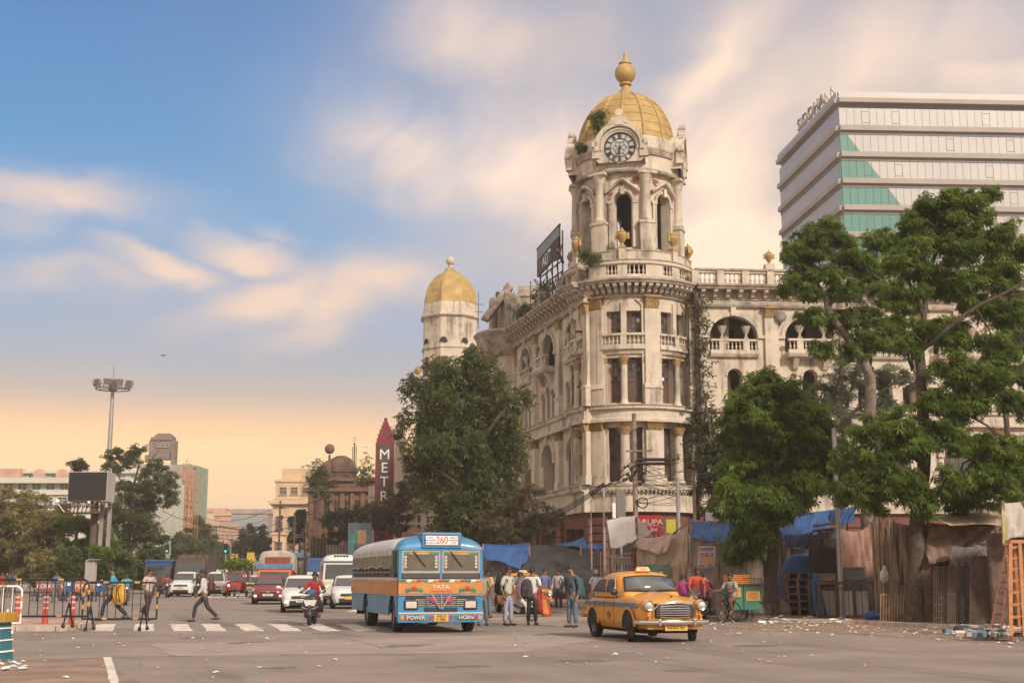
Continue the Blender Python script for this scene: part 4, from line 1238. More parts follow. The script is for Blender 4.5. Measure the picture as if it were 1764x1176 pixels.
# the bright tree in front of the stalls
d = 46
bx = gnd(1330, 1060, PZ)
tree('street_tree', 'bushy bright green tree behind the green handcart', (bx.x, d, .1),
     [([(bx.x, d, 0), at(1328, 1000, d), at(1334, 930, d), at(1330, 860, d), at(1318, 800, d)], .30, .16), Lm(d, [(1322, 815), (1310, 760), (1318, 700), (1325, 670)], .13, .03), Lm(d, [(1326, 830), (1350, 790, -.5), (1390, 740, -.5), (1430, 720, -.5)], .12, .03), Lm(d, [(1320, 990), (1312, 960, -.4), (1290, 945, -.6)], .09, .03), Lm(d, [(1330, 870), (1290, 870, -.8), (1262, 860, -.8)], .08, .02), Lm(d, [(1318, 800), (1290, 760, .6), (1270, 730, .6)], .1, .02)],
     C(d, [(1322, 664, 30), (1295, 690, 34), (1350, 685, 36), (1268, 712, 26), (1385, 712, 32), (1310, 725, 40), (1355, 740, 44), (1262, 750, 26), (1415, 735, 24), (1440, 770, 22), (1300, 775, 40), (1350, 790, 40), (1405, 780, 36), (1440, 805, 22), (1265, 800, 24), (1320, 830, 42), (1370, 835, 36), (1415, 830, 24), (1275, 850, 36, -1.2), (1255, 875, 24, -1.2), (1320, 870, 36, -1.2), (1365, 865, 28, -1), (1290, 890, 24, -1.3), (1285, 935, 26, -.8), (1270, 955, 18, -.8), (1305, 920, 18, -.8)], .75),
     'whorl', 10500, .34, 7, .27, .45, bark=m_bark, spread=.55)
# the two large trees on the right
d = 40.4
bx = gnd(1583, 1071, PZ)
tree('street_tree', 'tall spreading tree with a thick forked trunk between the stalls', (bx.x, d, .1),
     [([(bx.x, d, 0), at(1578, 980, d), at(1580, 900, d), at(1590, 830, d), at(1592, 760, d), at(1588, 680, d), at(1584, 600, d)], .30, .15), Lm(d, [(1584, 605), (1592, 540), (1598, 480, .5), (1620, 420, .5), (1650, 380, .5), (1690, 345, .5)], .12, .03), Lm(d, [(1584, 605), (1620, 575, -.5), (1680, 530, -.8), (1730, 505, -1), (1775, 480, -1)], .11, .03), Lm(d, [(1592, 770), (1620, 730, -.6), (1660, 710, -.8)], .1, .03), Lm(d, [(1588, 880), (1615, 850, -.8), (1650, 825, -1)], .13, .03), Lm(d, [(1590, 800), (1550, 770, -.8), (1510, 760, -1)], .1, .03), Lm(d, [(1590, 540), (1565, 480, .5), (1575, 420, .8)], .09, .03), Lm(d, [(1598, 480), (1640, 450, 1), (1700, 430, 1)], .08, .02)],
     C(d, [(1705, 335, 18), (1680, 348, 24), (1640, 345, 30), (1600, 362, 30), (1570, 385, 26), (1650, 385, 30), (1700, 375, 14), (1620, 410, 32), (1580, 425, 32), (1550, 450, 28), (1660, 430, 34), (1700, 420, 30), (1740, 405, 30), (1765, 430, 26), (1600, 470, 36), (1650, 490, 38), (1720, 470, 36), (1560, 510, 32), (1690, 530, 34), (1745, 540, 30), (1600, 560, 28), (1650, 580, 32), (1720, 600, 36), (1555, 590, 26),
           (1650, 640, 34, -1), (1700, 655, 36, -1), (1610, 690, 28, -1), (1660, 700, 38, -1), (1745, 690, 24, -1), (1540, 720, 32, -1), (1500, 740, 30, -1), (1560, 760, 36, -1), (1505, 790, 36, -1), (1640, 760, 30, -1.2), (1690, 780, 40, -1.2), (1740, 770, 34, -1.2), (1530, 830, 40, -1.2), (1480, 840, 28, -1.2), (1570, 850, 30, -1.2), (1640, 830, 32, -1.4), (1710, 830, 36, -1.4), (1755, 820, 26, -1.4), (1600, 870, 22, -1.3), (1620, 735, 24, -1), (1690, 850, 30, -.5), (1740, 855, 28, .5), (1655, 862, 24, .5), (1470, 795, 34, -.6), (1500, 855, 30, .4), (1455, 850, 24, .6), (1765, 780, 24, -.5)], .75),
     'whorl', 10500, .30, 7, .27, .45, spread=.45)
d = 50
tree('street_tree', 'leaning pale barked tree whose leaves reach over the gilded capitals', (at(1496, 1020, d).x, d, .1),
     [([(at(1496, 1020, d).x, d, 0), at(1494, 850, d), at(1496, 740, d), at(1500, 660, d), at(1485, 620, d), at(1455, 575, d), at(1425, 535, d)], .30, .14), Lm(d, [(1425, 535), (1440, 500), (1450, 462), (1435, 425), (1420, 400)], .1, .02), Lm(d, [(1425, 535), (1412, 495), (1380, 470)], .07, .02), Lm(d, [(1445, 495), (1490, 480), (1530, 440)], .08, .02), Lm(d, [(1498, 670), (1500, 610, 1), (1510, 560, 1)], .1, .03)],
     C(d, [(1400, 402, 26), (1425, 395, 24), (1375, 425, 20), (1448, 412, 22), (1405, 430, 26), (1360, 442, 14), (1385, 465, 24), (1362, 490, 20), (1352, 500, 12), (1420, 470, 26), (1460, 450, 26), (1490, 440, 26), (1515, 412, 24), (1540, 420, 20), (1500, 480, 30), (1460, 500, 26), (1530, 500, 28), (1395, 545, 20), (1440, 555, 24), (1480, 545, 28), (1510, 580, 30), (1420, 600, 20), (1470, 600, 24), (1540, 560, 22), (1400, 500, 22)], .75),
     'whorl', 5200, .33, 6, .27, .45, bark=m_barkp, spread=.45)
d = 60
tree('feathery_tree', 'grey green feathery tree in front of the small arched windows', (at(1450, 990, d).x, d, .1),
     [([(at(1450, 990, d).x, d, 0), at(1452, 850, d), at(1455, 720, d), at(1470, 660, d)], .2, .06), Lm(d, [(1455, 730), (1420, 690), (1400, 680)], .08, .02), Lm(d, [(1455, 720), (1510, 680), (1540, 660)], .08, .02)],
     C(d, [(1450, 640, 34), (1490, 660, 38), (1420, 675, 32), (1460, 700, 40), (1510, 700, 34), (1400, 705, 22), (1540, 650, 30), (1440, 740, 30), (1500, 740, 30), (1580, 660, 26)], .7),
     'grey', 5200, .2, 5, .25, .3, spread=.5)
tree('feathery_tree', 'thin twiggy tree at the far end of the stalls with a creeper on its trunk', (at(1742, 990, 56).x, 56, .1),
     [([(at(1742, 990, 56).x, 56, 0), at(1738, 800, 56), at(1730, 680, 56), at(1735, 600, 56), at(1740, 540, 56)], .18, .05), Lm(56, [(1732, 690), (1755, 640), (1775, 610)], .07, .02)],
     C(56, [(1745, 540, 34), (1730, 580, 30), (1760, 590, 34), (1745, 640, 30), (1770, 650, 26), (1725, 640, 20), (1745, 500, 26), (1768, 700, 24), (1730, 690, 18)], .8), 'olive', 2600, .26, 5, .3, .4)
d = 62
tree('dark_tree', 'dark twiggy tree tangled in wires beside the clock tower', (at(1235, 985, d).x, d, .1),
     [([(at(1235, 985, d).x, d, 0), at(1233, 880, d), at(1228, 780, d), at(1215, 690, d)], .16, .05), Lm(d, [(1232, 850), (1255, 800), (1260, 770)], .07, .02)],
     C(d, [(1238, 800, 26), (1225, 840, 28), (1250, 840, 28), (1222, 780, 18), (1245, 770, 20), (1225, 880, 20), (1260, 870, 22), (1218, 740, 12)], 1.0), 'dark', 3000, .25, 4, .4, .4)
# left side: golden trees of the park, darker ones round the screen
d = 118
for lab, bx_, rows, kd, nn in (
 ('wide golden olive park tree, the farthest from the dark screen', 18, [(15, 880, 40), (45, 870, 34), (-10, 900, 36), (20, 930, 40), (50, 915, 34), (10, 975, 36), (45, 965, 30), (-15, 960, 30)], 'gold', 3800),
 ('golden olive park tree standing just clear of the dark screen post', 88, [(85, 905, 30), (105, 890, 24), (70, 940, 34), (100, 935, 30), (85, 975, 32), (60, 985, 26), (110, 975, 22), (118, 905, 16)], 'gold', 3400)):
 tree('park_tree', lab, (at(bx_, 1000, d).x, d, .0),
         [([(at(bx_, 1000, d).x, d, 0), at(bx_, 960, d), at(bx_ + 3, 910, d)], .3, .1), Lm(d, [(bx_, 960), (bx_ - 20, 920), (bx_ - 30, 900)], .14, .04), Lm(d, [(bx_, 955), (bx_ + 16, 920), (bx_ + 22, 900)], .14, .04)],
         C(d, rows), kd, nn, .5, 5, .4, .3, 'golden trees of the park', spread=.5)
 d -= 4
d = 100
tree('park_tree', 'small flat topped green tree under the dark screen', (at(134, 1010, d).x, d, 0), [([(at(134, 1010, d).x, d, 0), at(130, 930, d), at(132, 900, d)], .14, .05), Lm(d, [(130, 920), (112, 905)], .06, .02), Lm(d, [(130, 920), (152, 905)], .06, .02)],
     C(d, [(115, 902, 18), (135, 898, 18), (152, 906, 16), (165, 918, 20), (120, 940, 20), (145, 945, 24), (125, 970, 22), (155, 975, 24), (178, 935, 22), (180, 965, 22)], .6), 'whorl', 3000, .4, 5, .35, .3)
d = 135
tree('park_tree', 'tall dark tree with a thin feathery top behind the dark screen', (at(225, 1000, d).x, d, 0), [([(at(225, 1000, d).x, d, 0), at(222, 930, d), at(225, 860, d), at(240, 800, d)], .35, .08), Lm(d, [(223, 880), (265, 845), (290, 825)], .15, .03), Lm(d, [(224, 870), (205, 820), (195, 795)], .13, .03), Lm(d, [(225, 860), (255, 800), (275, 775)], .12, .03)],
     C(d, [(205, 785, 20), (225, 790, 18), (240, 775, 14), (195, 805, 16), (255, 830, 24), (278, 835, 24), (290, 815, 16), (268, 800, 14), (235, 850, 28), (285, 855, 20), (215, 840, 18), (255, 862, 20), (210, 880, 34), (245, 895, 36), (195, 920, 32), (230, 935, 38), (260, 940, 30), (210, 970, 34), (250, 980, 34), (275, 970, 22), (185, 890, 20)]), 'olive', 7000, .5, 5, .35, .3, spread=.45)
for k, (px, d_, lab, kd) in enumerate(((172, 93, 'leafy shrub hiding the foot of the pale screen posts', 'whorl'), (205, 94, 'low dark shrub between the pale posts and the tall dark tree', 'olive'), (262, 110, 'dusty shrub behind the left end of the traffic', 'olive'), (118, 90, 'small shrub left of the grey control cabinet', 'olive'))):
 X = at(px, 1000, d_).x
 tree('roadside_shrub', lab, (X, d_, 0), [([(X, d_, 0), at(px, 985, d_), at(px, 960, d_)], .08, .03)], C(d_, [(px - 12, 975, 18), (px + 10, 970, 18), (px, 955, 18), (px + 18, 985, 14), (px - 18, 988, 14), (px + 2, 988, 16)]), kd, 1500, .42, 5, .35, .3, cat='shrub', group='shrubs along the park edge')
tree('sapling', 'thin sprig of a tree top above the dark screen', (at(132, 1000, 112).x, 112, 0), [([(at(132, 1000, 112).x, 112, 0), at(134, 880, 112), at(132, 815, 112)], .12, .04)], C(112, [(126, 800, 8), (137, 798, 9), (147, 804, 7), (132, 808, 8)], .9), 'brown', 260, .4, 4, .35, .3)
for lab, px, py, rows, dd, kd in (
 ('dusty green roadside tree before the pink scaffold building', 318, 985, [(310, 935, 18), (325, 930, 20), (315, 955, 22), (335, 950, 18), (300, 960, 14), (330, 970, 16)], 190, 'olive'),
 ('hazy roadside tree at the bend beside the arcaded pink houses', 352, 980, [(340, 905, 16), (352, 915, 22), (345, 935, 22), (365, 940, 20), (335, 895, 10), (355, 960, 20)], 230, 'olive'),
 ('pale hazy tree above the white van', 385, 980, [(380, 950, 16), (395, 955, 14), (372, 960, 14), (405, 965, 10), (388, 970, 16)], 250, 'grey'),
 ('round dark hazy tree in front of the grey office block', 434, 985, [(434, 920, 20), (420, 930, 18), (448, 930, 18), (434, 945, 24), (415, 945, 14), (455, 945, 12)], 215, 'dark'),
 ('narrow dusty tree against the beige building', 516, 985, [(514, 900, 12), (520, 915, 12), (512, 925, 12), (518, 885, 9)], 165, 'dark')):
 X = at(px, py, dd).x
 tree('roadside_tree', lab, (X, dd, 0), [([(X, dd, 0), at(px, 960, dd), at(px, 930, dd)], .25, .08)], C(dd, rows), kd, 1700, .8, 4, .45, .3, 'hazy trees down the street')
d = 112
X = at(690, 985, d).x
tree('street_tree', 'sparse brown leaved tree with a slanting bare branch beside the red cinema sign', (X, d, 0), [([(X, d, 0), at(688, 940, d), at(690, 905, d)], .22, .12), Lm(d, [(690, 915), (715, 880), (730, 855)], .1, .03), Lm(d, [(690, 905), (680, 870), (690, 840)], .08, .02), Lm(d, [(688, 920), (655, 890), (630, 880)], .1, .02)],
     C(d, [(700, 835, 20), (715, 850, 18), (690, 855, 20), (725, 840, 12), (672, 875, 22), (650, 880, 18), (695, 880, 20), (640, 890, 16), (680, 900, 22), (720, 875, 12), (660, 905, 18)]), 'brown', 2400, .36, 4, .38, .3)
X = at(612, 985, 118).x
tree('street_tree', 'ragged dark tree in front of the brown domed house', (X, 118, 0), [([(X, 118, 0), at(610, 940, 118), at(605, 890, 118)], .2, .06), Lm(118, [(608, 920), (580, 890), (565, 885)], .08, .02)],
     C(118, [(600, 890, 20), (580, 885, 16), (625, 885, 18), (565, 895, 14), (590, 915, 20), (615, 910, 18), (572, 925, 14)]), 'dark', 2000, .4, 4, .38, .3)
# plants growing out of the masonry
for lab, P, r, kd in (('leafy shrub rooted on the cornice of the left wing', at(932, 512, 86.5), 1.0, 'olive'), ('bushy plant growing from the dome beside the clock', at(1022, 216, 77.4), .62, 'olive'),
                      ('small tuft low on the dome, left of the clock', at(1003, 258, 78.2), .26, 'olive'), ('green tuft beneath the dark rooftop sign', at(905, 540, 91), .7, 'olive'), ('weed on top of the broken pediment', at(862, 514, 99), .4, 'brown'),
                      ('leafy creeper beside the billboard frame', at(1016, 452, 76.2), .6, 'olive')):
 rt = E('wall_plant', lab, 'plant', P, group='plants growing from the masonry')
 pts, ti = [], []
 m = M()
 for q in range(9):
  dv = Vector((rnd.uniform(-1, 1), rnd.uniform(-.6, .3), rnd.uniform(-.2, 1))) * r; m.tube([(0, .15, -r * .5), dv * .6, dv], [.03, .02, .01], 5)
  a = nrs.normal(size=(16, 3)) * r * .22 + np.array(dv); pts.append(a); ti.append(np.full(16, nrs.uniform(.2, .8)))
 o = leaf_object('crown', np.concatenate(pts), np.concatenate(ti), .26, 4, rt, LF[kd], .45, .2); o['kind'] = 'stuff'
 tag(m.build('stem', m_bark, rt), kind='stuff')
# creeper on the drainpipe between tower and right wing
rt = E('creeper', 'dark creeper hanging on the drainpipe beside the clock tower', 'plant', FR.p(3.6, 6, .5))
m = M(); q0 = Vector(FR.p(3.6, 6, .5)); m.tube([Vector(FR.p(3.6, z, .45)) - q0 for z in (6, 9, 12, 15, 18.5)], .16, 8); m.build('drainpipe', m_iron, rt)
pts, ti = [], []
for z in np.arange(8.0, 18.0, .22):
 w = .9 if z < 11.5 else .38
 a = nrs.normal(size=(22 if z < 11.5 else 7, 3)) * np.array([w, .22, .3]) + np.array(Vector(FR.p(3.75, z, .7)) - q0); pts.append(a); ti.append(np.full(len(a), nrs.uniform(.0, .45)))
o = leaf_object('foliage', np.concatenate(pts), np.concatenate(ti), .26, 4, rt, LF['dark'], .5, .4); o['kind'] = 'stuff'
# ------------------------------------------------------------------ buildings down the street
m_beige = mat('beige_render', (.56, .40, .25), .9, var=.1, scale=.4, dirt=(.34, .24, .16), dirt_amt=.5, dscale=.4, streak=True)
m_beiged = mat('beige_trim', (.48, .34, .22), .9, var=.1)
m_sand = mat('brown_sandstone', (.17, .088, .055), .95, var=.18, scale=.5, bump=.4, bscale=5, dirt=(.09, .06, .045), dirt_amt=.6, dscale=.5)
m_paleg = mat('pale_green_render', (.50, .50, .42), .9, var=.08, scale=.3)
m_cream2 = mat('cream_render', (.55, .46, .36), .9, var=.08, scale=.3, dirt=(.35, .28, .22), dirt_amt=.5, dscale=.4, streak=True)
m_gwin = mat('grey_window', (.09, .09, .095), .3, var=.2, scale=1)
m_pink = mat('pink_render', (.52, .31, .235), .9, var=.15, scale=.4, dirt=(.3, .18, .13), dirt_amt=.5)
m_greyc = mat('grey_concrete', (.33, .28, .25), .9, var=.12, scale=.3, dirt=(.2, .17, .15), dirt_amt=.5, dscale=.3, streak=True)
m_wgrey = mat('weathered_grey', (.21, .17, .14), .95, var=.2, scale=.8, dirt=(.09, .075, .06), dirt_amt=.75, dscale=.8)
m_net = mat('green_netting', (.25, .30, .215), .85, var=.12, scale=.8)
m_bluegl = mat('blue_grey_glazing', (.24, .28, .29), .3, var=.1)
def win_mesh(w, h, arch=False, fr=m_beiged):
 m = M(); t = .12
 m.box(-w / 2 - t, -w / 2, -.12, .02, -h / 2, h / 2); m.box(w / 2, w / 2 + t, -.12, .02, -h / 2, h / 2)
 m.box(-w / 2 - t, w / 2 + t, -.14, .02, h / 2, h / 2 + t); m.box(-w / 2 - t - .05, w / 2 + t + .05, -.22, .02, -h / 2 - t, -h / 2)
 m.box(-.03, .03, -.07, -.012, -h / 2, h / 2); m.box(-w / 2, w / 2, -.06, -.014, h * .15 - .03, h * .15 + .03)
 return m.mesh('window', fr)
def pane_mesh(w, h, g=m_gwin):
 m = M(); m.box(-w / 2, w / 2, -.01, .02, -h / 2, h / 2); return m.mesh('pane', g)
def windows(root, spots, w, h, fr=m_beiged, g=m_gwin):
 """spots: (x,y,z,rotation) in the root's own frame"""
 a, b = win_mesh(w, h, fr=fr), pane_mesh(w, h, g)
 for x, y, z, r in spots:
  o = link('window', a, root, (x, y, z), (0, 0, r)); link('pane', b, o)
def house(label, x, y, ang, W, D, H, wall, trim, rows, cols, sc, w, h, z0, dz, g=m_gwin, name='apartment_block', side='right', par=.8, group=None, bands=True):
 r = E(name, label, 'building', (x, y, 0), ang, group)
 m = M(); m.box(0, W, 0, D, 0, H); m.build('wall', wall, r)
 m = M(); m.box(-.3, W + .3, -.3, D + .3, H, H + .35); m.box(-.1, W + .1, -.1, .15, H + .35, H + .35 + par); m.box(-.1, .15, .15, D + .1, H + .35, H + .35 + par); m.box(W - .15, W + .1, .15, D + .1, H + .35, H + .35 + par)
 m.build('parapet', trim, r)
 if bands:
  for k in range(rows + 1):
   z = z0 - h / 2 - .7 + k * dz
   if 1 < z < H - .5: m = M(); m.box(-.15, W + .15, -.15, D + .15, z, z + .25); m.build('string_course', trim, r)
 sp = []
 for i in range(rows):
  for j in range(cols): sp.append(((j + .5) * W / cols, 0, z0 + i * dz, 0))
  for j in range(sc): sp.append(((W if side == 'right' else 0), (j + .5) * D / sc, z0 + i * dz, PI / 2 if side == 'right' else -PI / 2))
 windows(r, sp, w, h, trim, g)
 return r
# beige corner block with a heavy cornice
p0, p1 = at(468, 960, 205), at(532, 960, 205)
b = house('tall beige corner block with a heavy cornice beyond the brown domed house', p0.x, 205, 0, p1.x - p0.x, 24, 12.2, m_beige, m_beiged, 2, 3, 4, 1.1, 2.2, 5.5, 4.0, side='left')
m = M(); W = p1.x - p0.x
m.box(-.7, W + .5, -.7, 24, 12.5, 13.0); m.box(.2, W, .2, 24, 13.0, 16.0); m.box(0, W, 0, 24, 16.0, 16.3); m.box(1.0, W, 1.0, 24, 16.3, 18.2); m.build('attic_storey', m_beige, b)
windows(b, [(W * k, .2, 14.6, 0) for k in (.25, .55, .85)], 1.0, 1.1, m_beiged)
# brown domed house
p0, p1 = at(528, 960, 150), at(644, 960, 150); W = p1.x - p0.x
b = E('domed_house', 'old brown stone house with a squat dome and plants on its parapet', 'building', (p0.x, 150, 0))
m = M(); m.box(0, W, 0, 20, 0, 12.2); m.build('wall', m_sand, b)
m = M(); m.box(-.5, W + .3, -.6, 20, 11.0, 11.4); m.build('cornice', m_sand, b)
m = M(); m.box(-.3, W + .2, -.4, 20, 12.2, 12.6); m.build('parapet', m_sand, b)
for k in range(7):
 x = .15 + k * (W - .6) / 6
 m = M(); m.box(x, x + .5, -.3, .02, 0, 11.0); m.build('pilaster', m_sand, b)
windows(b, [(x + .25 + (W - .6) / 12, 0, z, 0) for x in [.15 + k * (W - .6) / 6 for k in range(6)] for z in (9.0, 4.8)], .62, 2.0, m_sand, m_dark)
m = M(); cx = at(581, 800, 154).x - p0.x
m.lathe([(1.9, 12.4), (1.9, 13.3), (2.05, 13.4), (2.0, 13.6), (1.9, 13.9), (1.6, 14.6), (1.1, 15.1), (.5, 15.4), (.1, 15.45)], 16, (cx + .6, 3, 0)); m.build('dome', mat('sooty_stone', (.10, .065, .045), .95, var=.3, scale=.9, bump=.5, bscale=5, dirt=(.05, .05, .03), dirt_amt=.7), b)
m = M(); m.hexa([(.2, 0, 12.6), (2.4, 0, 12.6), (2.4, 3, 12.6), (.2, 3, 12.6), (1.6, .3, 14.4), (2.4, .3, 14.8), (2.4, 2.6, 14.8), (1.6, 2.6, 14.4)]); m.build('broken_gable', m_sand, b)
p = at(568, 773, 156)
t = E('water_tank', 'rusty round tank on a stalk above the brown dome', 'tank', (p.x, 156, p.z - 1.9))
m = M(); m.ball((0, 0, 1.9), .62, 12, 8); m.build('bowl', m_sand, t)
m = M(); m.bar((0, 0, -1.0), (0, 0, 1.2), .25); m.build('stalk', m_iron, t)
for px, py in ((548, 815), (545, 830), (630, 812), (560, 840)):
 P = at(px, py, 149.6); rt = E('wall_plant', {548: 'large weed cascading from the left corner of the brown domed house', 545: 'lower weed trailing down the left corner of the brown domed house', 630: 'tuft of weeds on the flat parapet near the red cinema sign', 560: 'weed hanging under the cornice below the brown dome'}[px], 'plant', P, group='plants growing from the masonry')
 o = leaf_object('foliage', nrs.normal(size=(130, 3)) * np.array([.6, .2, .8]), nrs.uniform(.2, .9, 130), .4, 4, rt, LF['olive'], .45, .3); o['kind'] = 'stuff'
# antenna mast behind it
a, c_ = at(610, 805, 160), at(609, 742, 160)
t = E('antenna_mast', 'thin lattice antenna mast behind the brown domed house', 'mast', (a.x, 160, 0)); m = M()
m.bar((0, 0, 0), (0, 0, c_.z - 1.5), .14); m.build('pole', m_iron, t)
m = M()
for k in range(14):
 z = a.z - 1 + k * .35; m.bar((-.25, 0, z), (.25, 0, z + .3), .05)
m.box(-.27, -.2, -.05, .05, a.z - 1, c_.z - 2); m.box(.2, .27, -.05, .05, a.z - 1, c_.z - 2); tag(m.build('lattice', m_iron, t), kind='stuff')
# the cinema: white body, red fin sign
p0, p1 = at(632, 960, 126), at(752, 960, 126); W = p1.x - p0.x
b = E('cinema_building', 'white art deco cinema with a rounded stair tower, half hidden by trees', 'building', (p0.x, 126, 0))
m_cin = mat('cinema_white', (.60, .50, .41), .85, var=.06, scale=.4, dirt=(.4, .32, .26), dirt_amt=.4, dscale=.4, streak=True)
m = M(); m.box(0, W, 0, 22, 0, 10.0); m.build('wall', m_cin, b)
m = M(); m.box(1.6, W, 1.5, 22, 10.0, 12.5); m.build('upper_wall', m_cin, b)
x = at(683, 740, 128).x - p0.x
m = M(); m.box(x - .5, x + .75, 1.2, 4, 10, 15.2); m.lathe([(.62, 0), (.62, 2.8)], 16, (x + .125, 1.2, 15.2), ax='y'); m.build('stair_tower', m_cin, b)
for k in range(5):
 m = M(); m.box(.1, W - .1, -.18, .0, 5.4 + k * .9, 5.62 + k * .9); m.build('string_course', m_cin, b)
m = M(); m.box(W - 3.2, W - .4, -1.6, .0, 4.2, 4.6); m.build('yellow_awning', mat('awning_yellow', (.5, .36, .1), .8, var=.1), b)
windows(b, [(W - 1.5, 0, 7.2, 0), (W - 3.6, 0, 7.2, 0), (1.0, 0, 7.2, 0)], .8, 2.6, m_cin)
m_red = mat('sign_red', (.17, .022, .027), .6, var=.12, scale=1, dirt=(.2, .03, .03), dirt_amt=.4)
m_signdark = mat('sign_dark_panel', (.075, .055, .05), .6, var=.1)
pa, pb = at(645, 880, 121), at(677, 880, 121); w = (pb.x - pa.x) / 2
s = E('cinema_sign', 'tall red fin sign with stepped top and white vertical letters METRO', 'sign', ((pa.x + pb.x) / 2, 121, 0))
zt = lambda y: at(661, y, 121).z
m = M(); m.box(-w, w, 0, 1.0, 2.0, zt(762)); m.build('fin', m_red, s)
for k, (f, y0, y1) in enumerate(((.92, 762, 754), (.78, 754, 746), (.62, 746, 739), (.44, 739, 732), (.28, 732, 726), (.14, 726, 719))):
 m = M(); m.box(-w * f, w * f, .1, .9, zt(y0), zt(y1)); m.build('step', m_red, s)
m = M(); m.box(-w * .62, w * .62, -.08, -.002, zt(905), zt(765)); m.build('panel', m_signdark, s)
for ch, y in zip('METRO', (783, 806, 830, 855, 877)):
 text(ch, s, (0, -.09, zt(y)), (PI / 2, 0, 0), 1.35, m_white, 'letter')
m = M()
for k in range(30):
 z = zt(890) + k * (zt(762) - zt(890)) / 30; m.ball((w + .05, .1, z), .07, 6, 4)
tag(m.build('light_bulbs', m_white, s), kind='stuff')
# low street front between the houses and the cinema: hoardings, a shop block, poster wall
def hoard(label, x0, x1, y0, y1, d, mt, cat='hoarding', ribs=0, name='hoarding', th=.2):
 a, b_ = at(x0, y1, d), at(x1, y0, d)
 r = E(name, label, cat, (a.x, d, 0)); m = M(); W = b_.x - a.x; zb = max(0, a.z); zt_ = b_.z
 m.box(0, W, 0, th, zb, zt_); m.build('panel', mt, r)
 for k in range(ribs): m = M(); q = (k + .5) * W / ribs; m.box(q - .05, q + .05, -.08, -.002, zb, zt_); m.build('rib', m_iron, r)
 for q in (.06, W - .16): m = M(); m.box(q, q + .1, th + .002, th + .14, 0, zt_); m.build('post', m_iron, r)
 return r
m_corr = mat('grey_sheet', (.19, .18, .175), .7, .2, var=.2, scale=.8, dirt=(.1, .08, .07), dirt_amt=.5)
hoard('grey corrugated hoarding beside the poster wall', 562, 606, 938, 985, 108, m_corr, ribs=8)
hoard('dark boarded frame between street pole and grey hoarding', 534, 561, 926, 990, 112, m_dark, ribs=4)
r = hoard('colourful torn film poster wall above the bus roof', 598, 640, 900, 985, 103, mat('poster_ground', (.09, .13, .16), .7, var=.3, scale=.6))
mp = [mat('poster_teal', (.06, .22, .20), .7, var=.2), mat('poster_skin', (.42, .25, .15), .7, var=.1), mat('poster_violet', (.10, .07, .13), .7, var=.2), mat('poster_cream', (.45, .4, .33), .7, var=.15)]
for x0, x1, z0, z1, k in ((.1, .5, 2.9, 4.6, 0), (.75, 1.45, 3.9, 5.0, 1), (.6, 1.6, 2.2, 3.7, 2), (.15, .45, 1.5, 2.7, 3), (.5, .7, 3.9, 4.9, 0)):
 m = M(); m.box(x0, x1, -.03 - .004 * k, -.002, z0, z1); m.build('poster', mp[k], r)
b = hoard('old shop block with a blue roof edge behind the orange truck', 494, 533, 960, 992, 125, mat('shop_front', (.30, .27, .22), .9, var=.2), 'shop', 3, 'shop_block', 4)
m = M(); m.box(-.2, at(533, 960, 125).x - at(494, 960, 125).x + .2, -.4, 3, at(500, 960, 125).z, at(500, 951, 125).z); m.build('roof_edge', mat('faded_blue', (.12, .19, .30), .8, var=.15), b)
for lab, px, d, y in (('tangled street pole left of the beige block corner', 483, 140, 862), ('tangled street pole before the narrow dusty tree', 508, 135, 885), ('leaning dark pole against the brown domed house', 548, 128, 850), ('thin pole by the scaffolded hoardings', 527, 120, 900)):
 P = at(px, y, d); r = E('street_pole', lab, 'pole', (P.x, d, 0), group='poles along the far street')
 m = M(); m.tube([(0, 0, 0), (0, 0, P.z)], [.13, .09], 8); m.build('shaft', m_iron, r)
 m = M()
 for k in range(7): z = P.z * (.45 + .55 * rnd.random()); m.bar((-.9 * rnd.random(), 0, z), (.9 * rnd.random(), 0, z + rnd.uniform(-.3, .3)), .09)
 for k in range(4): m.ball((rnd.uniform(-.3, .3), 0, P.z * rnd.uniform(.5, .95)), rnd.uniform(.12, .25), 6, 4)
 tag(m.build('fittings', m_iron, r), kind='stuff')
# far blocks closing the street
house('hazy grey office block closing the street', at(397, 960, 330).x, 330, 0, 9.0, 18, at(420, 884, 330).z, m_greyc, m_greyc, 4, 4, 3, 1.4, 1.3, 5, 2.5, bands=False)
m = M(); q = at(401, 890, 329.5); m.box(0, 8, 0, .25, 3, q.z); o = m.build('netting_screen', m_bluegl, loc=(q.x, 329.3, 0)); tag(o, 'blue grey netting hung over the front of the far office block', 'netting')
house('hazy pink apartment block left of the far office block', at(366, 960, 345).x, 345, 0, 4.8, 16, at(380, 888, 345).z, m_pink, m_beiged, 4, 3, 2, .9, 1.2, 5, 2.7, bands=False)
house('far low terrace of pinkish houses at the bend', at(328, 960, 370).x, 370, 0, 9.5, 14, at(345, 882, 370).z, m_cream2, m_pink, 4, 5, 2, .9, 1.2, 4, 3.2, bands=False)
house('arcaded pink house front behind the roadside trees', at(330, 960, 260).x, 260, R(0), 5.2, 20, at(345, 905, 260).z, m_pink, m_beiged, 3, 4, 4, .7, 1.5, 4.5, 2.9, side='right')
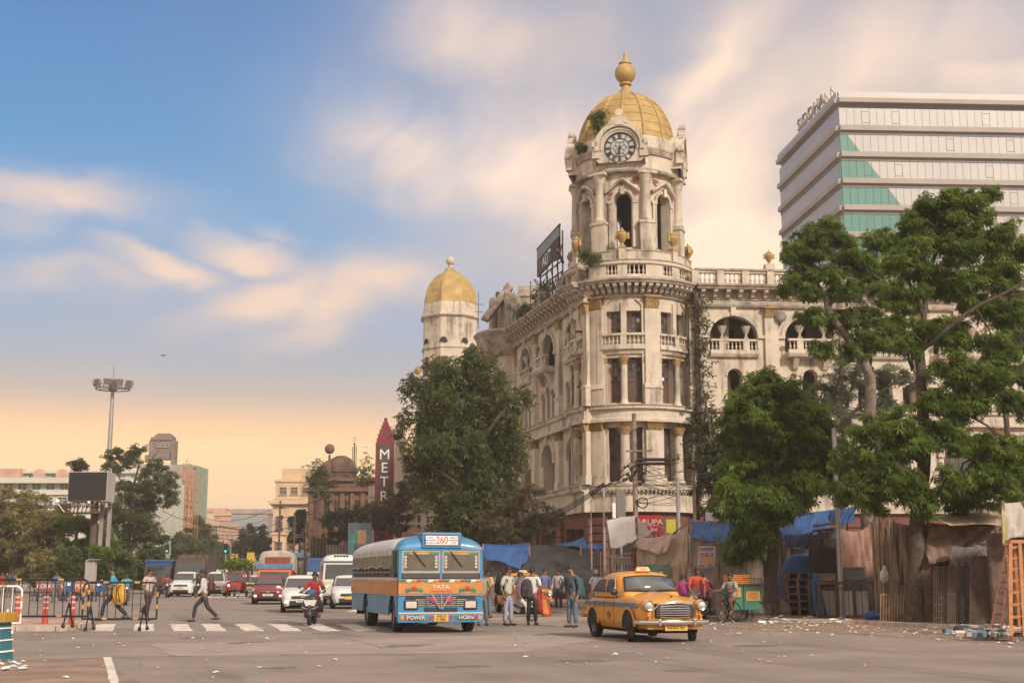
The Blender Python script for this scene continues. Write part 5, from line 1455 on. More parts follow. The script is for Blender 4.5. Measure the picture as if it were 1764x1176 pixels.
# scaffolded pink tower building
p0, p1 = at(232, 960, 200), at(304, 960, 200); W = p1.x - p0.x
b = E('scaffolded_building', 'tall pinkish building wrapped in green netting and scaffolding', 'building', (p0.x, 200, 0))
zz = lambda y: at(270, y, 200).z
m = M(); m.box(0, W, 0, 9, 0, zz(800)); m.build('wall', m_greyc, b)
x0, x1 = at(253, 800, 200).x - p0.x, at(301, 800, 200).x - p0.x
m = M(); m.box(x0, x1 - .3, .6, 2.6, zz(790), zz(757)); m.box(x0 + .3, x1 - .6, .4, 2.4, zz(757), zz(752)); m.box(x1 - .7, x1, .2, 1.4, zz(800), zz(775)); m.box(x0 - .5, x0, .4, 1.8, zz(795), zz(783)); m.build('stair_tower', m_wgrey, b)
m = M(); m.hexa([(x0 + .5, .8, zz(752)), (x1 - .5, .8, zz(752)), (x1 - .5, 2.2, zz(752)), (x0 + .5, 2.2, zz(752)), (x0 + 1.2, .8, zz(745)), (x1 - 1.2, .8, zz(745)), (x1 - 1.2, 2.2, zz(745)), (x0 + 1.2, 2.2, zz(745))]); m.build('gable', m_wgrey, b)
windows(b, [(x0 + (x1 - x0) * k, .6, zz(766), 0) for k in (.35, .5, .65)], .3, .5, m_greyc, m_dark)
windows(b, [(W + .12, 1.5 + 2.6 * i, 3 + 2.8 * j, PI / 2) for i in range(3) for j in range(5)], 1.3, 1.7, m_pink)
m = M(); m.box(W, W + .12, .2, 8.8, 0, zz(802)); m.build('side_wall', m_pink, b)
m = M()
for i in range(6):
 y = .2 + i * 1.7; m.bar((W + .9, y, 0), (W + .9, y, zz(790) - i * .5), .1)
for j in range(9): m.bar((W + .9, 0, 1.5 + j * 1.9), (W + .9, 8.8, 1.5 + j * 1.9), .09)
tag(m.build('scaffold_poles', mat('scaffold_orange', (.42, .2, .08), .8, var=.2), b), kind='stuff')
m = M(); k = 14; xa = at(263, 900, 199).x - p0.x; xb = at(284, 900, 199).x - p0.x
m.grid([[(xa + (xb - xa) * i / k, -.5 - .2 * sin(i * 1.9), 0.5), (xa + (xb - xa) * i / k, -.5 - .2 * sin(i * 1.9 + .5), 5), (xa + (xb - xa) * i / k, -.5 - .2 * sin(i * 1.9 + 1), zz(858))] for i in range(k + 1)]); m.build('safety_net', m_net, b)
r = E('netted_building', 'slender block draped in green safety net behind the scaffolded building', 'building', (at(304, 960, 236).x, 236, 0))
m = M(); w2 = at(326, 900, 236).x - at(304, 900, 236).x; h2 = at(310, 803, 236).z
m.box(0, w2, 0, 10, 0, h2); m.build('wall', m_greyc, r)
m = M(); m.box(.2, w2 * .7, .5, 4, h2, h2 + .5); m.build('roof_room', m_greyc, r)
m = M(); m.grid([[(w2 * i / 10, -.3 - .15 * sin(i * 2.2), 5), (w2 * i / 10, -.3 - .15 * sin(i * 2.2 + 1), h2 + .3)] for i in range(11)]); m.grid([[(w2 + .3 + .15 * sin(i * 2), 10 * i / 10, 5), (w2 + .3 + .15 * sin(i * 2 + .6), i, h2 + .3)] for i in range(11)]); m.build('safety_net', m_net, r)
# long white building on the left
p0, p1 = at(-60, 960, 180), at(262, 960, 180); W = p1.x - p0.x
b = E('long_building', 'long pale green office building with ribbon windows above the park trees', 'building', (p0.x, 180, 0))
zz = lambda y: at(60, y, 180).z
m = M(); m.box(0, W, 0, 16, 0, zz(843)); m.box(0, W, .6, 16, zz(843), zz(830)); m.box(0, W, -.3, 16, zz(830), zz(822)); m.box(0, W, 2.2, 14, zz(822), zz(813)); m.box(0, W, 1.6, 14, zz(813), zz(808)); m.build('wall', m_paleg, b)
m = M(); m.box(-.2, W + .2, -.5, -.002, zz(832), zz(829.5)); m.box(-.2, W + .2, -.4, -.002, zz(852), zz(849.5)); tag(m.build('ledge', m_cream2, b, split=True))
windows(b, [(1.2 + i * 1.95, .6, (zz(843) + zz(831)) / 2 - .05, 0) for i in range(int(W / 1.95))], 1.2, zz(831) - zz(842), m_paleg)
windows(b, [(1.2 + i * 1.95, 0, (zz(870) + zz(856)) / 2, 0) for i in range(int(W / 1.95))], 1.2, 1.1, m_paleg)
windows(b, [(1.2 + i * 1.6, 2.2, (zz(822) + zz(814)) / 2, 0) for i in range(int(W / 1.6))], .9, .35, m_paleg)
for k in (60, 100):
 x = at(k, 820, 180).x - p0.x; m = M(); m.lathe([(.9, 0), (.9, .5)], 14, (x, 1.55, zz(817)), ax='y'); m.build('round_dormer', m_pink, b)
m = M(); m.box(0, 6.5, .8, 8, zz(822), zz(806)); m.build('roof_hut', m_pink, b)
# ------------------------------------------------------------------ glass office block on the right
m_clad = mat('pale_stone_cladding', (.33, .28, .245), .7, var=.06, scale=.2)
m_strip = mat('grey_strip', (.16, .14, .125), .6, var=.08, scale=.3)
def glass(name, col, rough, var=.05):
 m = mat(name, col, rough, .0, var=var, scale=.15, spec=.7, coat=.3); return m
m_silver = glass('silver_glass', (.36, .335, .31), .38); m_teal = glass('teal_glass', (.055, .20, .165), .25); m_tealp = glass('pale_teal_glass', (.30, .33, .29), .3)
SD = 160.0
cs = at(1448, 260, SD); cs = Vector((cs.x, SD, 0))
SF = Frame((cs.x, cs.y), (.9988, .05), (.05, -.9988)); SL = Frame((cs.x, cs.y), (-.0926, .9957), (-.9957, -.0926))
S = E('glass_office_block', 'glass fronted office block with stone bands and teal triangle of panes', 'building', cs)
zs = lambda y: at(1452, y, SD).z
top = zs(158.8); pitch = zs(186) - zs(231)
FW, LW = 34.0, 26.0
m = M()
def S2(fr, a, b, z0, z1, w0, w1, mm): fbox(mm, fr, a, b, z0, z1, w0, w1)
core = M(); P = [SF.p(0.1, 0, -.3), SF.p(FW, 0, -.3), (SF.p(FW, 0, -.3)[0] + SL.d[0] * LW, SF.p(FW, 0, -.3)[1] + SL.d[1] * LW, 0), SL.p(LW, 0, -.3)]
slab(core, P, 0, top - .4); core.build('core', m_strip, S, world=True)
gz = []
k = 0; z = zs(186)
while z > 3:
 gz.append((z - (zs(187) - zs(218)), z)); z -= pitch
bands = M()
for nm, z0, z1, w1, mt in [('crown', zs(170), top, .25, m_silver), ('ledge', zs(177.5), zs(170), .55, m_clad)]:
 for fr, ln in ((SF, FW), (SL, LW)):
  m = M(); fbox(m, fr, -.0, ln, z0, z1, -.3, w1); m.build(nm, mt, S, world=True)
for z0, z1 in gz:
 for fr, ln in ((SF, FW), (SL, LW)):
  m = M(); fbox(m, fr, 0, ln, z0 - (zs(218) - zs(226.5)), z0, -.3, .5); m.build('ledge', m_clad, S, world=True)
  m = M(); fbox(m, fr, 0, ln, z0 - (zs(218) - zs(232.6)), z0 - (zs(218) - zs(226.5)), -.3, .10); m.build('under_ledge_strip', m_strip, S, world=True)  # grey strip below each ledge, darker than the cladding
pw = 1.0
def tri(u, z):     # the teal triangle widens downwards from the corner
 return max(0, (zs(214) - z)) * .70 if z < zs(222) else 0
PM = {}
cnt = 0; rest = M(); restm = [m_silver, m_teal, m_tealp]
for fi, (z0, z1) in enumerate(gz):
 for fr, ln, tealm in ((SF, FW, 1), (SL, LW, 2)):
  n = int(ln / pw)
  for i in range(n):
   u0, u1 = i * pw + .02, (i + 1) * pw - .02
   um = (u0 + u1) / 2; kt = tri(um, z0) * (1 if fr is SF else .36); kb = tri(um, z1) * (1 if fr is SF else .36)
   wj = rnd.uniform(-.012, .012)
   if fi < 5:
    m = M()
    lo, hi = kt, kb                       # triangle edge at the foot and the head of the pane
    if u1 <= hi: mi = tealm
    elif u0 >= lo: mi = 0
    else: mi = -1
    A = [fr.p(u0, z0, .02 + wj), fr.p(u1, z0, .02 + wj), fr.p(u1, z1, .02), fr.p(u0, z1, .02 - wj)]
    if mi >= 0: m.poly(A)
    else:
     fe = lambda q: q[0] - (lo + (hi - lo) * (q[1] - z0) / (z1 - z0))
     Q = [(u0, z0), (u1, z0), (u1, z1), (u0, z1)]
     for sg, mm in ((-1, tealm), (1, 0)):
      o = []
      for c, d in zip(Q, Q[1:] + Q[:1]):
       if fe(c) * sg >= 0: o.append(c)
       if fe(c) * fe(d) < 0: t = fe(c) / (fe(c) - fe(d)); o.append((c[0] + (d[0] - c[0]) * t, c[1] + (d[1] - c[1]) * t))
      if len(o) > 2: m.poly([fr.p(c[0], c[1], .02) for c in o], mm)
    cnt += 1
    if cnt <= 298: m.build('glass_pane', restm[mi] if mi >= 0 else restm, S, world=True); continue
    mi = max(mi, 0)
   else:
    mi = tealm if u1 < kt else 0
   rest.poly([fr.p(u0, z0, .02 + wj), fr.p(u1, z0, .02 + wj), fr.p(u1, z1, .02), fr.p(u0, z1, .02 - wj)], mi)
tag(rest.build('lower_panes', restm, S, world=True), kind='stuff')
# openable sashes here and there, drawn as thin frames on the glass
m = M()
for fi, (z0, z1) in enumerate(gz[:6]):
 for i in (3, 7, 14, 19, 22, 29):
  if (fi * 7 + i) % 2 == 0: continue
  u = i * pw; h = z1 - z0
  a, b_ = z0 + h * .18, z0 + h * .82
  for q in ((u, u + pw, a, a + .03), (u, u + pw, b_, b_ + .03), (u - .015, u + .015, a, b_), (u + pw - .015, u + pw + .015, a, b_)): fbox(m, SF, *q, .03, .06)
tag(m.build('sash_frames', m_strip, S, world=True), kind='stuff')
# rooftop name
r = E('rooftop_letters', 'rooftop lettering SIDDHA on a steel frame along the glass block', 'sign', SL.p(11, top, 0))
tx = text('SiDDHA', r, (0, 0, 1.15), (PI / 2, 0, 0), 2.4, mat('rusty_letters', (.27, .21, .18), .7, var=.1), ext=.12)
tx.rotation_euler = (PI / 2, 0, -PI / 2 + .0927); tx.scale = (1.35, 1, 1)
m = M()
for k in range(7): q = Vector(SL.p(4 + k * 2.3, 0, -.5)) - Vector(SL.p(11, 0, 0)); m.bar((q.x, q.y, 0), (q.x, q.y, 2.3), .08); m.bar((q.x, q.y, 2.0), (q.x + 1.5, q.y, 0), .08)
tag(m.build('frame', m_iron, r), kind='stuff')
# ------------------------------------------------------------------ masts, screens, poles, wires
# floodlight mast
d = 150; t = at(183.5, 660, d)
r = E('floodlight_mast', 'tall floodlight mast with a ring of lamps behind the dark screen', 'floodlight', (at(176, 1000, d).x, d, 0))
bx = 0
m = M(); m.tube([(0, 0, 0), (0, 0, t.z - .8)], [.42, .2], 10); m.build('pole', m_galv, r)
m = M(); m.tube([(0, 0, t.z - .9), (0, 0, t.z + .4)], .45, 10); m.lathe([(1.9, t.z - .75), (2.0, t.z - .75), (2.0, t.z - .65), (1.9, t.z - .65)], 20, cap=False); m.tube([(-1.9, 0, t.z - .7), (1.9, 0, t.z - .7)], .05, 6); m.tube([(0, -1.9, t.z - .7), (0, 1.9, t.z - .7)], .05, 6); m.tube([(0, 0, t.z + .4), (0, 0, t.z + 2.0)], .03, 5); m.build('head_frame', m_iron, r)
m = M(); m.hexa([(-.42, -.15, -.3), (.42, -.15, -.3), (.42, .2, -.3), (-.42, .2, -.3), (-.42, -.35, .32), (.42, -.35, .32), (.42, 0, .32), (-.42, 0, .32)]); fme = m.mesh('lamp', [mat('lamp_housing', (.20, .19, .18), .5, .3, var=.1)])
for k in range(10):
 a = 2 * PI * k / 10; link('lamp', fme, r, (2.05 * sin(a), -2.05 * cos(a), t.z - .1), (0, 0, a))
# screen
d = 95; a, b = at(116, 863, d), at(186, 812, d)
r = E('led_billboard', 'large blank black screen in a pale case on a steel post', 'billboard', (at(150, 990, d).x, d, 0)); X0 = r.location.x
m = M(); m.box(a.x - X0, b.x - X0, 0, 1.9, a.z, b.z); m.build('case', mat('pale_case', (.42, .36, .33), .6, var=.1, scale=.5), r)
m = M(); m.box(a.x - X0 + .05, b.x - X0 - .05, -.06, -.002, a.z + .08, b.z - .05); sc_ = m.build('screen', mat('black_screen', (.014, .013, .014), .8, var=.1), r)
m = M()
for i in range(1, 7): q = a.x - X0 + (b.x - a.x) * i / 7; m.box(q - .01, q + .01, -.075, -.062, a.z + .08, b.z - .05)
for i in range(1, 5): q = a.z + (b.z - a.z) * i / 5; m.box(a.x - X0 + .05, b.x - X0 - .05, -.075, -.062, q - .01, q + .01)
tag(m.build('panel_joints', m_blackiron, sc_), kind='stuff')
m = M(); m.tube([(0, .9, 0), (0, .9, a.z - .05)], .27, 12); m.build('post', m_iron, r)
zc = at(150, 882, d).z
m = M(); m.box(a.x - X0, b.x - X0 - .3, -.5, 1.2, zc - .08, zc); m.build('catwalk', m_iron, r)
m = M()
for i in range(9): q = a.x - X0 + .1 + (b.x - a.x - .5) * i / 8; m.bar((q, -.45, zc), (q, -.45, a.z), .045)
for zq in (zc + .45, zc + .8): m.bar((a.x - X0, -.45, zq), (b.x - X0 - .3, -.45, zq), .045)
for i in range(8): q = a.x - X0 + .1 + (b.x - a.x - .5) * i / 8; m.bar((q, 1.0, zc), (q + .35, 1.0, a.z), .04)
tag(m.build('railing', m_iron, r), kind='stuff')
m = M(); m.bar((a.x - X0, -.5, zc), (a.x - X0 - .5, -.8, zc + .7), .05); m.ball((a.x - X0 - .45, -.8, zc + .75), .18, 8, 6); m.build('lamp', m_white, r)
m = M(); m.bar((.3, -.5, zc + .4), (.6, -1.0, a.z - .1), .05); m.ball((.05, -.7, a.z - .12), .12, 8, 6); m.build('lamp', m_white, r)
for lab, px, y0, y1 in (('pale square post under the right end of the screen', 173, 868, 925), ('pale slim post at the far right of the screen', 187, 863, 920)):
 p = at(px, y1, d + 2.6); q = at(px, y0, d + 2.6); o = M(); o.box(-.13, .13, -.13, .13, 0, q.z); tag(o.build('concrete_post', m_greyc, loc=(p.x, d + 2.6, 0)), lab, 'post')
# control cabinet on a pole
d = 78; a, b = at(145, 1001, d), at(164, 964, d)
r = E('control_cabinet', 'grey two door control cabinet raised on a pole by the blue barricades', 'cabinet', ((a.x + b.x) / 2, d, 0)); w = (b.x - a.x) / 2
m = M(); m.box(-w, w, 0, .45, a.z, b.z); m.build('case', mat('cabinet_grey', (.42, .37, .34), .6, var=.08), r, bevel=.02)
for s_ in (-1, 1): m = M(); m.box(min(0, s_ * w) + .02, max(0, s_ * w) - .02, -.025, -.002, a.z + .03, b.z - .03); dr = m.build('door', mat('cabinet_door', (.46, .40, .37) if s_ > 0 else (.33, .30, .28), .6, var=.08), r)
m = M(); m.box(-.1, .5, -.2, .5, b.z, b.z + .06); m.build('lid', m_galv, r)
m = M(); m.tube([(0, .2, 0), (0, .2, a.z)], .09, 8); m.build('pole', m_iron, r)
# rooftop billboard frame by the tower
def rb(u, z, w=.1): return Vector(FL.p(u, z, w))
o0 = rb(5, 19)
r = E('rooftop_billboard', 'tattered dark billboard on a rusty lattice frame by the clock tower', 'billboard', o0)
def L_(u, z, w=.1): return rb(u, z, w) - o0
m_bill = mat('billboard_dark', (.045, .038, .034), .8, var=.2)
m = M(); m.hexa([L_(2.6, 21.7, .25), L_(4.4, 21.9, .25), L_(4.4, 21.9, .1), L_(2.6, 21.7, .1), L_(2.6, 23.2, .25), L_(4.4, 23.1, .25), L_(4.4, 23.1, .1), L_(2.6, 23.2, .1)]); m.build('dark_panel', m_bill, r)
m = M(); m.hexa([L_(4.43, 21.9, .25), L_(7.6, 21.6, .25), L_(7.6, 21.6, .1), L_(4.43, 21.9, .1), L_(4.43, 22.7, .25), L_(7.6, 22.7, .25), L_(7.6, 22.7, .1), L_(4.43, 22.7, .1)]); m.build('letter_panel', mat('billboard_violet', (.10, .08, .09), .8, var=.3, scale=2), r)
m = M(); m.hexa([L_(2.6, 23.22, .25), L_(7.6, 22.72, .25), L_(7.6, 22.72, .1), L_(2.6, 23.22, .1), L_(2.6, 23.9, .25), L_(7.6, 23.5, .25), L_(7.6, 23.5, .1), L_(2.6, 23.9, .1)]); m.build('pale_panel', mat('billboard_blue', (.20, .25, .26), .7, var=.1), r)
tx = text('AU', r, L_(5.6, 22.25, .27), (PI / 2, 0, math.atan2(-uL[1], -uL[0])), .95, m_white, ext=.01)
m = M()
for u in (2.5, 3.6, 4.8, 6.0, 7.6): m.bar(L_(u, 19.0, .0), L_(u, 23.6 if u < 7 else 23.4, .0), .09)
for z in (19.5, 20.2, 20.9, 21.6): m.bar(L_(2.4, z, .0), L_(7.8, z, .0), .07)
for k in range(4): m.bar(L_(2.5 + k * 1.25, 19.4, .05), L_(3.75 + k * 1.25, 21.6, .05), .05); m.bar(L_(3.75 + k * 1.25, 19.4, .05), L_(2.5 + k * 1.25, 20.9, .05), .05)
m.bar(L_(2.4, 23.95, .2), L_(7.7, 23.55, .2), .12); m.bar(L_(7.6, 20.2, 0), L_(9.2, 19.4, .8), .08); m.bar(L_(7.6, 19.6, 0), L_(9.2, 19.35, .8), .06); m.bar(L_(2.4, 21.4, 0), L_(.4, 21.7, 1.0), .14); m.bar(L_(1.8, 19.2, 0), L_(.2, 19.1, 1.0), .14); m.bar(L_(2.4, 22.6, .1), L_(1.2, 21.4, .6), .06)
tag(m.build('lattice_frame', m_iron, r), kind='stuff')
# dark roof sign behind the left wing
p = at(904, 533, 100)
r = E('roof_sign', 'dark roof sign with white letters CE behind the left wing', 'sign', (p.x, 100, p.z))
m = M(); m.box(-.85, 1.0, 0, .12, -.45, .5); m.build('board', m_bill, r)
text('CE', r, (.0, -.02, 0), (PI / 2, 0, 0), .85, m_white)
m = M(); m.bar((-.7, .1, -.4), (-.7, .1, -1.6), .08); m.bar((.8, .1, -.4), (.8, .1, -1.6), .08); m.build('stand', m_iron, r, split=True)
p = at(914, 500, 92); m = M(); m.tube([(0, 0, -1.8), (0, 0, .6)], .03, 6); m.ball((0, 0, .62), .07, 6, 4); tag(m.build('flag_pole', m_iron, loc=p), 'thin rooftop rod with a ball tip above the left wing plants', 'rod')
p = at(824, 520, 100); r = E('roof_aerial', 'spindly roof aerial with a creeper beside the ruined gable', 'aerial', (p.x, 100, p.z - 2.2))
m = M(); m.bar((0, 0, 0), (0, 0, 3.0), .05); m.bar((-.3, 0, 2.0), (.4, 0, 2.0), .04); m.bar((-.3, 0, 1.4), (.4, 0, 1.4), .04); m.build('rod', m_iron, r)
# satellite dish on the right wing
p = Vector(FR.p(3.62 + RP + .55, 17.15, .35)); r = E('satellite_dish', 'small grey satellite dish beside a gilded capital', 'dish', p)
m = M(); m.lathe([(.02, .12), (.2, .1), (.34, 0.03), (.38, -.04), (.36, -.05), (.2, .04), (.02, .07)], 16); m.move(Matrix.Rotation(R(75), 4, 'X')); m.build('bowl', m_strip, r)
m = M(); m.bar((0, .1, 0), (-.1, .3, -.7), .05); m.build('arm', m_iron, r)
# poles
def pole(label, px, ytop, d, r0=.1, mt=m_galv, base=None, name='utility_pole', lean=0, cat='pole'):
 t = at(px, ytop, d); r = E(name, label, cat, (t.x + lean, d, PZ))
 m = M(); m.tube([(0, 0, 0), (-lean, 0, t.z - PZ)], [r0, r0 * .75], 10); m.build('shaft', mt, r)
 return r, t
m_rustpole = mat('rusty_pole', (.26, .19, .145), .8, .1, var=.25, scale=4, dirt=(.12, .07, .05), dirt_amt=.6)
r, t = pole('rusty utility pole with crossarms and a long black tube before the tower', 1092, 712, 57, .13, m_rustpole)
zt = lambda y, d=57: at(1092, y, d).z - PZ
for y, x0, x1 in ((777, -.4, .75), (800, -.25, .3), (738, -.1, .12)):
 m = M(); m.bar((x0, -.1, zt(y)), (x1, -.1, zt(y) + .02), .08); m.build('crossarm', m_rustpole, r)
m = M(); m.tube([(.08, -.25, zt(792)), (1.4, -.25, zt(792))], .075, 10); m.tube([(.08, -.25, zt(799)), (1.4, -.25, zt(799))], .075, 10); m.build('lamp_tube', m_blackiron, r, split=True)
m = M()
for k in range(26): m.ball((rnd.gauss(-.1, .3), -.15 + rnd.uniform(-.15, .1), zt(815) + rnd.gauss(0, .22)), rnd.uniform(.03, .10), 6, 4)
tag(m.build('junction_clutter', m_blackiron, r), kind='stuff')
m = M(); m.lathe([(.22, -.02), (.25, 0), (.22, .02), (.2, 0)], 14, (.3, -.15, zt(866)), ax='y', cap=False); m.build('cable_coil', m_blackiron, r)
POLE1 = t
r, t2 = pole('thin galvanised pole left of the white canopy', 1040, 836, 57, .07); 
m = M(); m.ball((0, 0, t2.z - PZ), .1, 8, 5); m.build('cap', m_blackiron, r)
r, t3 = pole('slim rusty pole at the right edge of the tower', 1194, 778, 58, .09, m_rustpole); m = M(); m.lathe([(.16, -.03), (.2, 0), (.16, .03), (.13, 0)], 12, (0, -.14, at(1194, 802, 58).z - PZ), ax='y', cap=False); m.build('cable_coil', m_blackiron, r)
r, t4 = pole('short grey pole just right of the red shop sign', 1167, 822, 56, .1)
r, t5 = pole('bare galvanised pole standing in front of the bright bushy tree', 1436, 737, 44, .10, m_galv)
for y in (777, 815): m = M(); m.tube([(0, 0, at(1436, y, 44).z - PZ - .03), (0, 0, at(1436, y, 44).z - PZ + .03)], .115, 10); m.build('clamp', m_iron, r)
r, t6 = pole('thin dark pole by the pink cloth', 1012 + 6, 880, 59, .05, m_rustpole)
m = M()   # signal box
p = at(1069, 860, 56.5); r = E('signal_box', 'grey and white electrical box hung behind the white canopy', 'box', (p.x, 56.5, p.z - .75)); m.box(-.2, .2, -.12, .12, 0, 1.15); m.build('case', m_strip, r, bevel=.02)
m = M(); m.box(-.36, -.22, -.1, .1, -.05, .6); m.build('cover', m_white, r); m = M(); m.tube([(0, 0, 0), (0, 0, PZ - p.z + .75)], .05, 8); m.build('pole', m_galv, r)
# wires
m_wire = mat('cable_black', (.012, .011, .011), .7, var=.1)
def wires(label, pairs, rad=.012, sag=.04, name='overhead_wires'):
 m = M(); o = Vector(pairs[0][0])
 for a, b in pairs:
  a, b = Vector(a), Vector(b); L = (b - a).length
  P = [a.lerp(b, i / 10) - Vector((0, 0, sag * L * 4 * (i / 10) * (1 - i / 10))) - o for i in range(11)]
  m.tube(P, rad, 4, cap=False)
 w = m.build(name, m_wire, loc=o); tag(w, label, 'wires', kind='stuff'); return w
def pz(t, dz, dx=0): return Vector((t.x + dx, t.y, t.z + dz))
P1 = at(1092, 780, 57); P2 = at(1194, 800, 58); P3 = at(1167, 835, 56)
prs = []
for k in range(12): prs.append((P1 + Vector((rnd.uniform(-.2, .3), -.1, rnd.uniform(-1.6, .1))), P2 + Vector((0, 0, rnd.uniform(-1.6, .6)))))
for k in range(26):
 e = at(rnd.uniform(1225, 1300), rnd.uniform(775, 900), rnd.uniform(54, 62)); prs.append((P2 + Vector((0, 0, rnd.uniform(-2.2, .5))), e))
for k in range(8): prs.append((P3 + Vector((0, 0, rnd.uniform(-1.2, .2))), P1 + Vector((0, -.1, rnd.uniform(-2.5, -.6)))))
for k in range(6): prs.append((P1 + Vector((-.2, -.1, rnd.uniform(-1.2, -.2))), at(1040, 838, 57) + Vector((0, 0, rnd.uniform(-.2, .1)))))
wires('tangle of black cables strung between the poles in front of the clock tower', prs, .011, .05)
prs = [(at(1040, 838, 57) + Vector((0, 0, .06 * k)), at(905, 915, 62) + Vector((0, 0, .12 * k))) for k in range(4)] + [(at(1040, 838, 57), at(1092, 806, 57))]
wires('thick bundle of cables sloping down from the thin pole to the brown tree', prs, .022, .03)
wires('long cables crossing the left park trees to the scaffolded building', [(at(-20, 862, 90), at(125, 868, 96)), (at(-20, 862, 90) + Vector((0, 0, -.15)), at(125, 872, 96)), (at(190, 868, 96), at(300, 882, 150)), (at(190, 815, 96), at(262, 800, 170)), (at(280, 880, 140), at(470, 888, 200)), (at(240, 905, 140), at(330, 925, 200))], .03, .03)
wires('faint cables over the street towards the beige block', [(at(330, 880, 220), at(480, 870, 140)), (at(330, 890, 220), at(482, 900, 140)), (at(300, 900, 200), at(510, 905, 135)), (at(483, 868, 140), at(548, 862, 128)), (at(483, 890, 140), at(548, 880, 128))], .03, .02)
# far street signs and lights
m_ysign = mat('yellow_sign', (.50, .33, .05), .7, var=.1)
for lab, px, py, d in (('yellow road sign above the red three wheeler', 404, 962, 120), ('yellow road sign left of the orange truck', 432, 960, 112)):
 p = at(px, py, d); r = E('road_sign', lab, 'sign', (p.x, d, 0), group='yellow road signs')
 m = M(); m.box(-.33, .33, -.03, .03, p.z - .45, p.z + .45); m.build('plate', m_ysign, r); m = M(); m.tube([(0, .06, 0), (0, .06, p.z)], .04, 6); m.build('post', m_galv, r)
for lab, px, py, d in (('yellow banner board at the foot of the scaffolded building', 281, 972, 150), ('second yellow banner board, nearer the roadside trees', 307, 972, 155)):
 p = at(px, py, d); r = E('banner_board', lab, 'banner', (p.x, d, 0)); m = M(); m.box(-.8, .8, -.04, .04, p.z - .5, p.z + .5); m.build('board', m_ysign, r)
 for s_ in (-.7, .7): m = M(); m.box(s_ - .04, s_ + .04, .05, .13, 0, p.z + .5); m.build('post', m_iron, r)
for lab, px, py, d in (('traffic light showing green above the white van', 389, 945, 110), ('small green traffic light beside the scaffolded building', 288, 945, 120)):
 p = at(px, py, d); r = E('traffic_light', lab, 'traffic light', (p.x, d, 0)); m = M(); m.box(-.15, .15, -.12, .12, p.z - .4, p.z + .45); m.build('housing', m_blackiron, r)
 m = M(); m.ball((0, -.12, p.z - .2), .1, 8, 5); m.build('lens', mat('green_lamp', (.05, .9, .5), .4, var=0, emit=.6), r); m = M(); m.tube([(0, 0, 0), (0, 0, p.z - .4)], .06, 6); m.build('post', m_galv, r)
r = E('lamp_post', 'thin street lamp post above the red three wheeler', 'lamp post', (at(396, 985, 115).x, 115, 0)); p = at(396, 935, 115)
m = M(); m.tube([(0, 0, 0), (0, 0, p.z), (.3, 0, p.z + .3)], .05, 6); m.build('post', m_galv, r); m = M(); m.box(.2, .7, -.08, .08, p.z + .26, p.z + .34); m.build('lantern', m_galv, r)
p = at(281, 612, 60); m = M(); m.poly([(0, 0, 0), (-.08, 0, .03), (-.16, 0, .01), (-.08, .02, .0)]); m.poly([(0, 0, 0), (.08, 0, .03), (.16, 0, .01), (.08, .02, .0)]); m.tube([(0, -.1, 0), (0, .1, 0)], [.02, .03], 6)
tag(m.build('bird', m_blackiron, loc=p), 'small dark bird gliding in the open sky', 'bird')
p = at(1569, 630, 42.5); m = M(); m.tube([(0, 0, -.18), (.05, 0, -.05), (.0, 0, .1), (-.08, 0, .2)], [.02, .07, .07, .04], 8); m.ball((-.1, 0, .22), .045, 8, 5); m.bar((-.13, 0, .22), (-.2, 0, .2), .02); m.bar((.04, 0, -.1), (.14, 0, -.26), .05, .02); m.bar((0, 0, -.05), (0, 0, -.15), .02)
tag(m.build('crow', m_blackiron, loc=p), 'black crow perched by the tall forked trunk', 'bird')
# ------------------------------------------------------------------ pavement stalls: tarpaulins on bamboo
def tarp_mat(name, col, var=.1, dirt=None, amt=.4): return mat(name, col, .75, var=var, scale=1.5, bump=.15, bscale=8, dirt=dirt, dirt_amt=amt, dscale=1.3)
T_BLUE = tarp_mat('blue_tarp', (.026, .088, .25), .15, (.03, .06, .16), .5)
T_BLACK = tarp_mat('black_tarp', (.028, .027, .028), .2, (.07, .06, .055), .4)
T_GREY = tarp_mat('grey_plastic', (.36, .31, .28), .12, (.2, .16, .14), .5)
T_WHITE = tarp_mat('white_sheet', (.55, .52, .50), .06, (.38, .33, .3), .4)
T_CREAM = tarp_mat('cream_cloth', (.42, .32, .23), .12, (.25, .18, .13), .5)
T_PINK = tarp_mat('pink_cloth', (.36, .20, .155), .14, (.22, .12, .1), .5)
T_TAN = tarp_mat('tan_tarp', (.40, .28, .18), .18, (.18, .12, .08), .55)
T_DKTAN = tarp_mat('brown_tarp', (.20, .135, .095), .18, (.09, .06, .045), .55)
T_SMOKE = tarp_mat('smoky_plastic', (.12, .105, .10), .3, (.3, .26, .22), .35)
m_bam = mat('bamboo', (.26, .17, .10), .7, var=.25, scale=6)
m_wood = mat('weathered_wood', (.21, .14, .10), .85, var=.25, scale=4, bump=.3)
m_dkwood = mat('dark_wood', (.105, .068, .05), .85, var=.3, scale=4, bump=.3)
m_orwood = mat('orange_wood', (.40, .17, .06), .7, var=.15, scale=5)
m_redw = mat('oxide_red', (.18, .055, .04), .8, var=.2, scale=4)
def lerp_poly(P, t):
 k = t * (len(P) - 1); i = min(int(k), len(P) - 2); return P[i].lerp(P[i + 1], k - i)
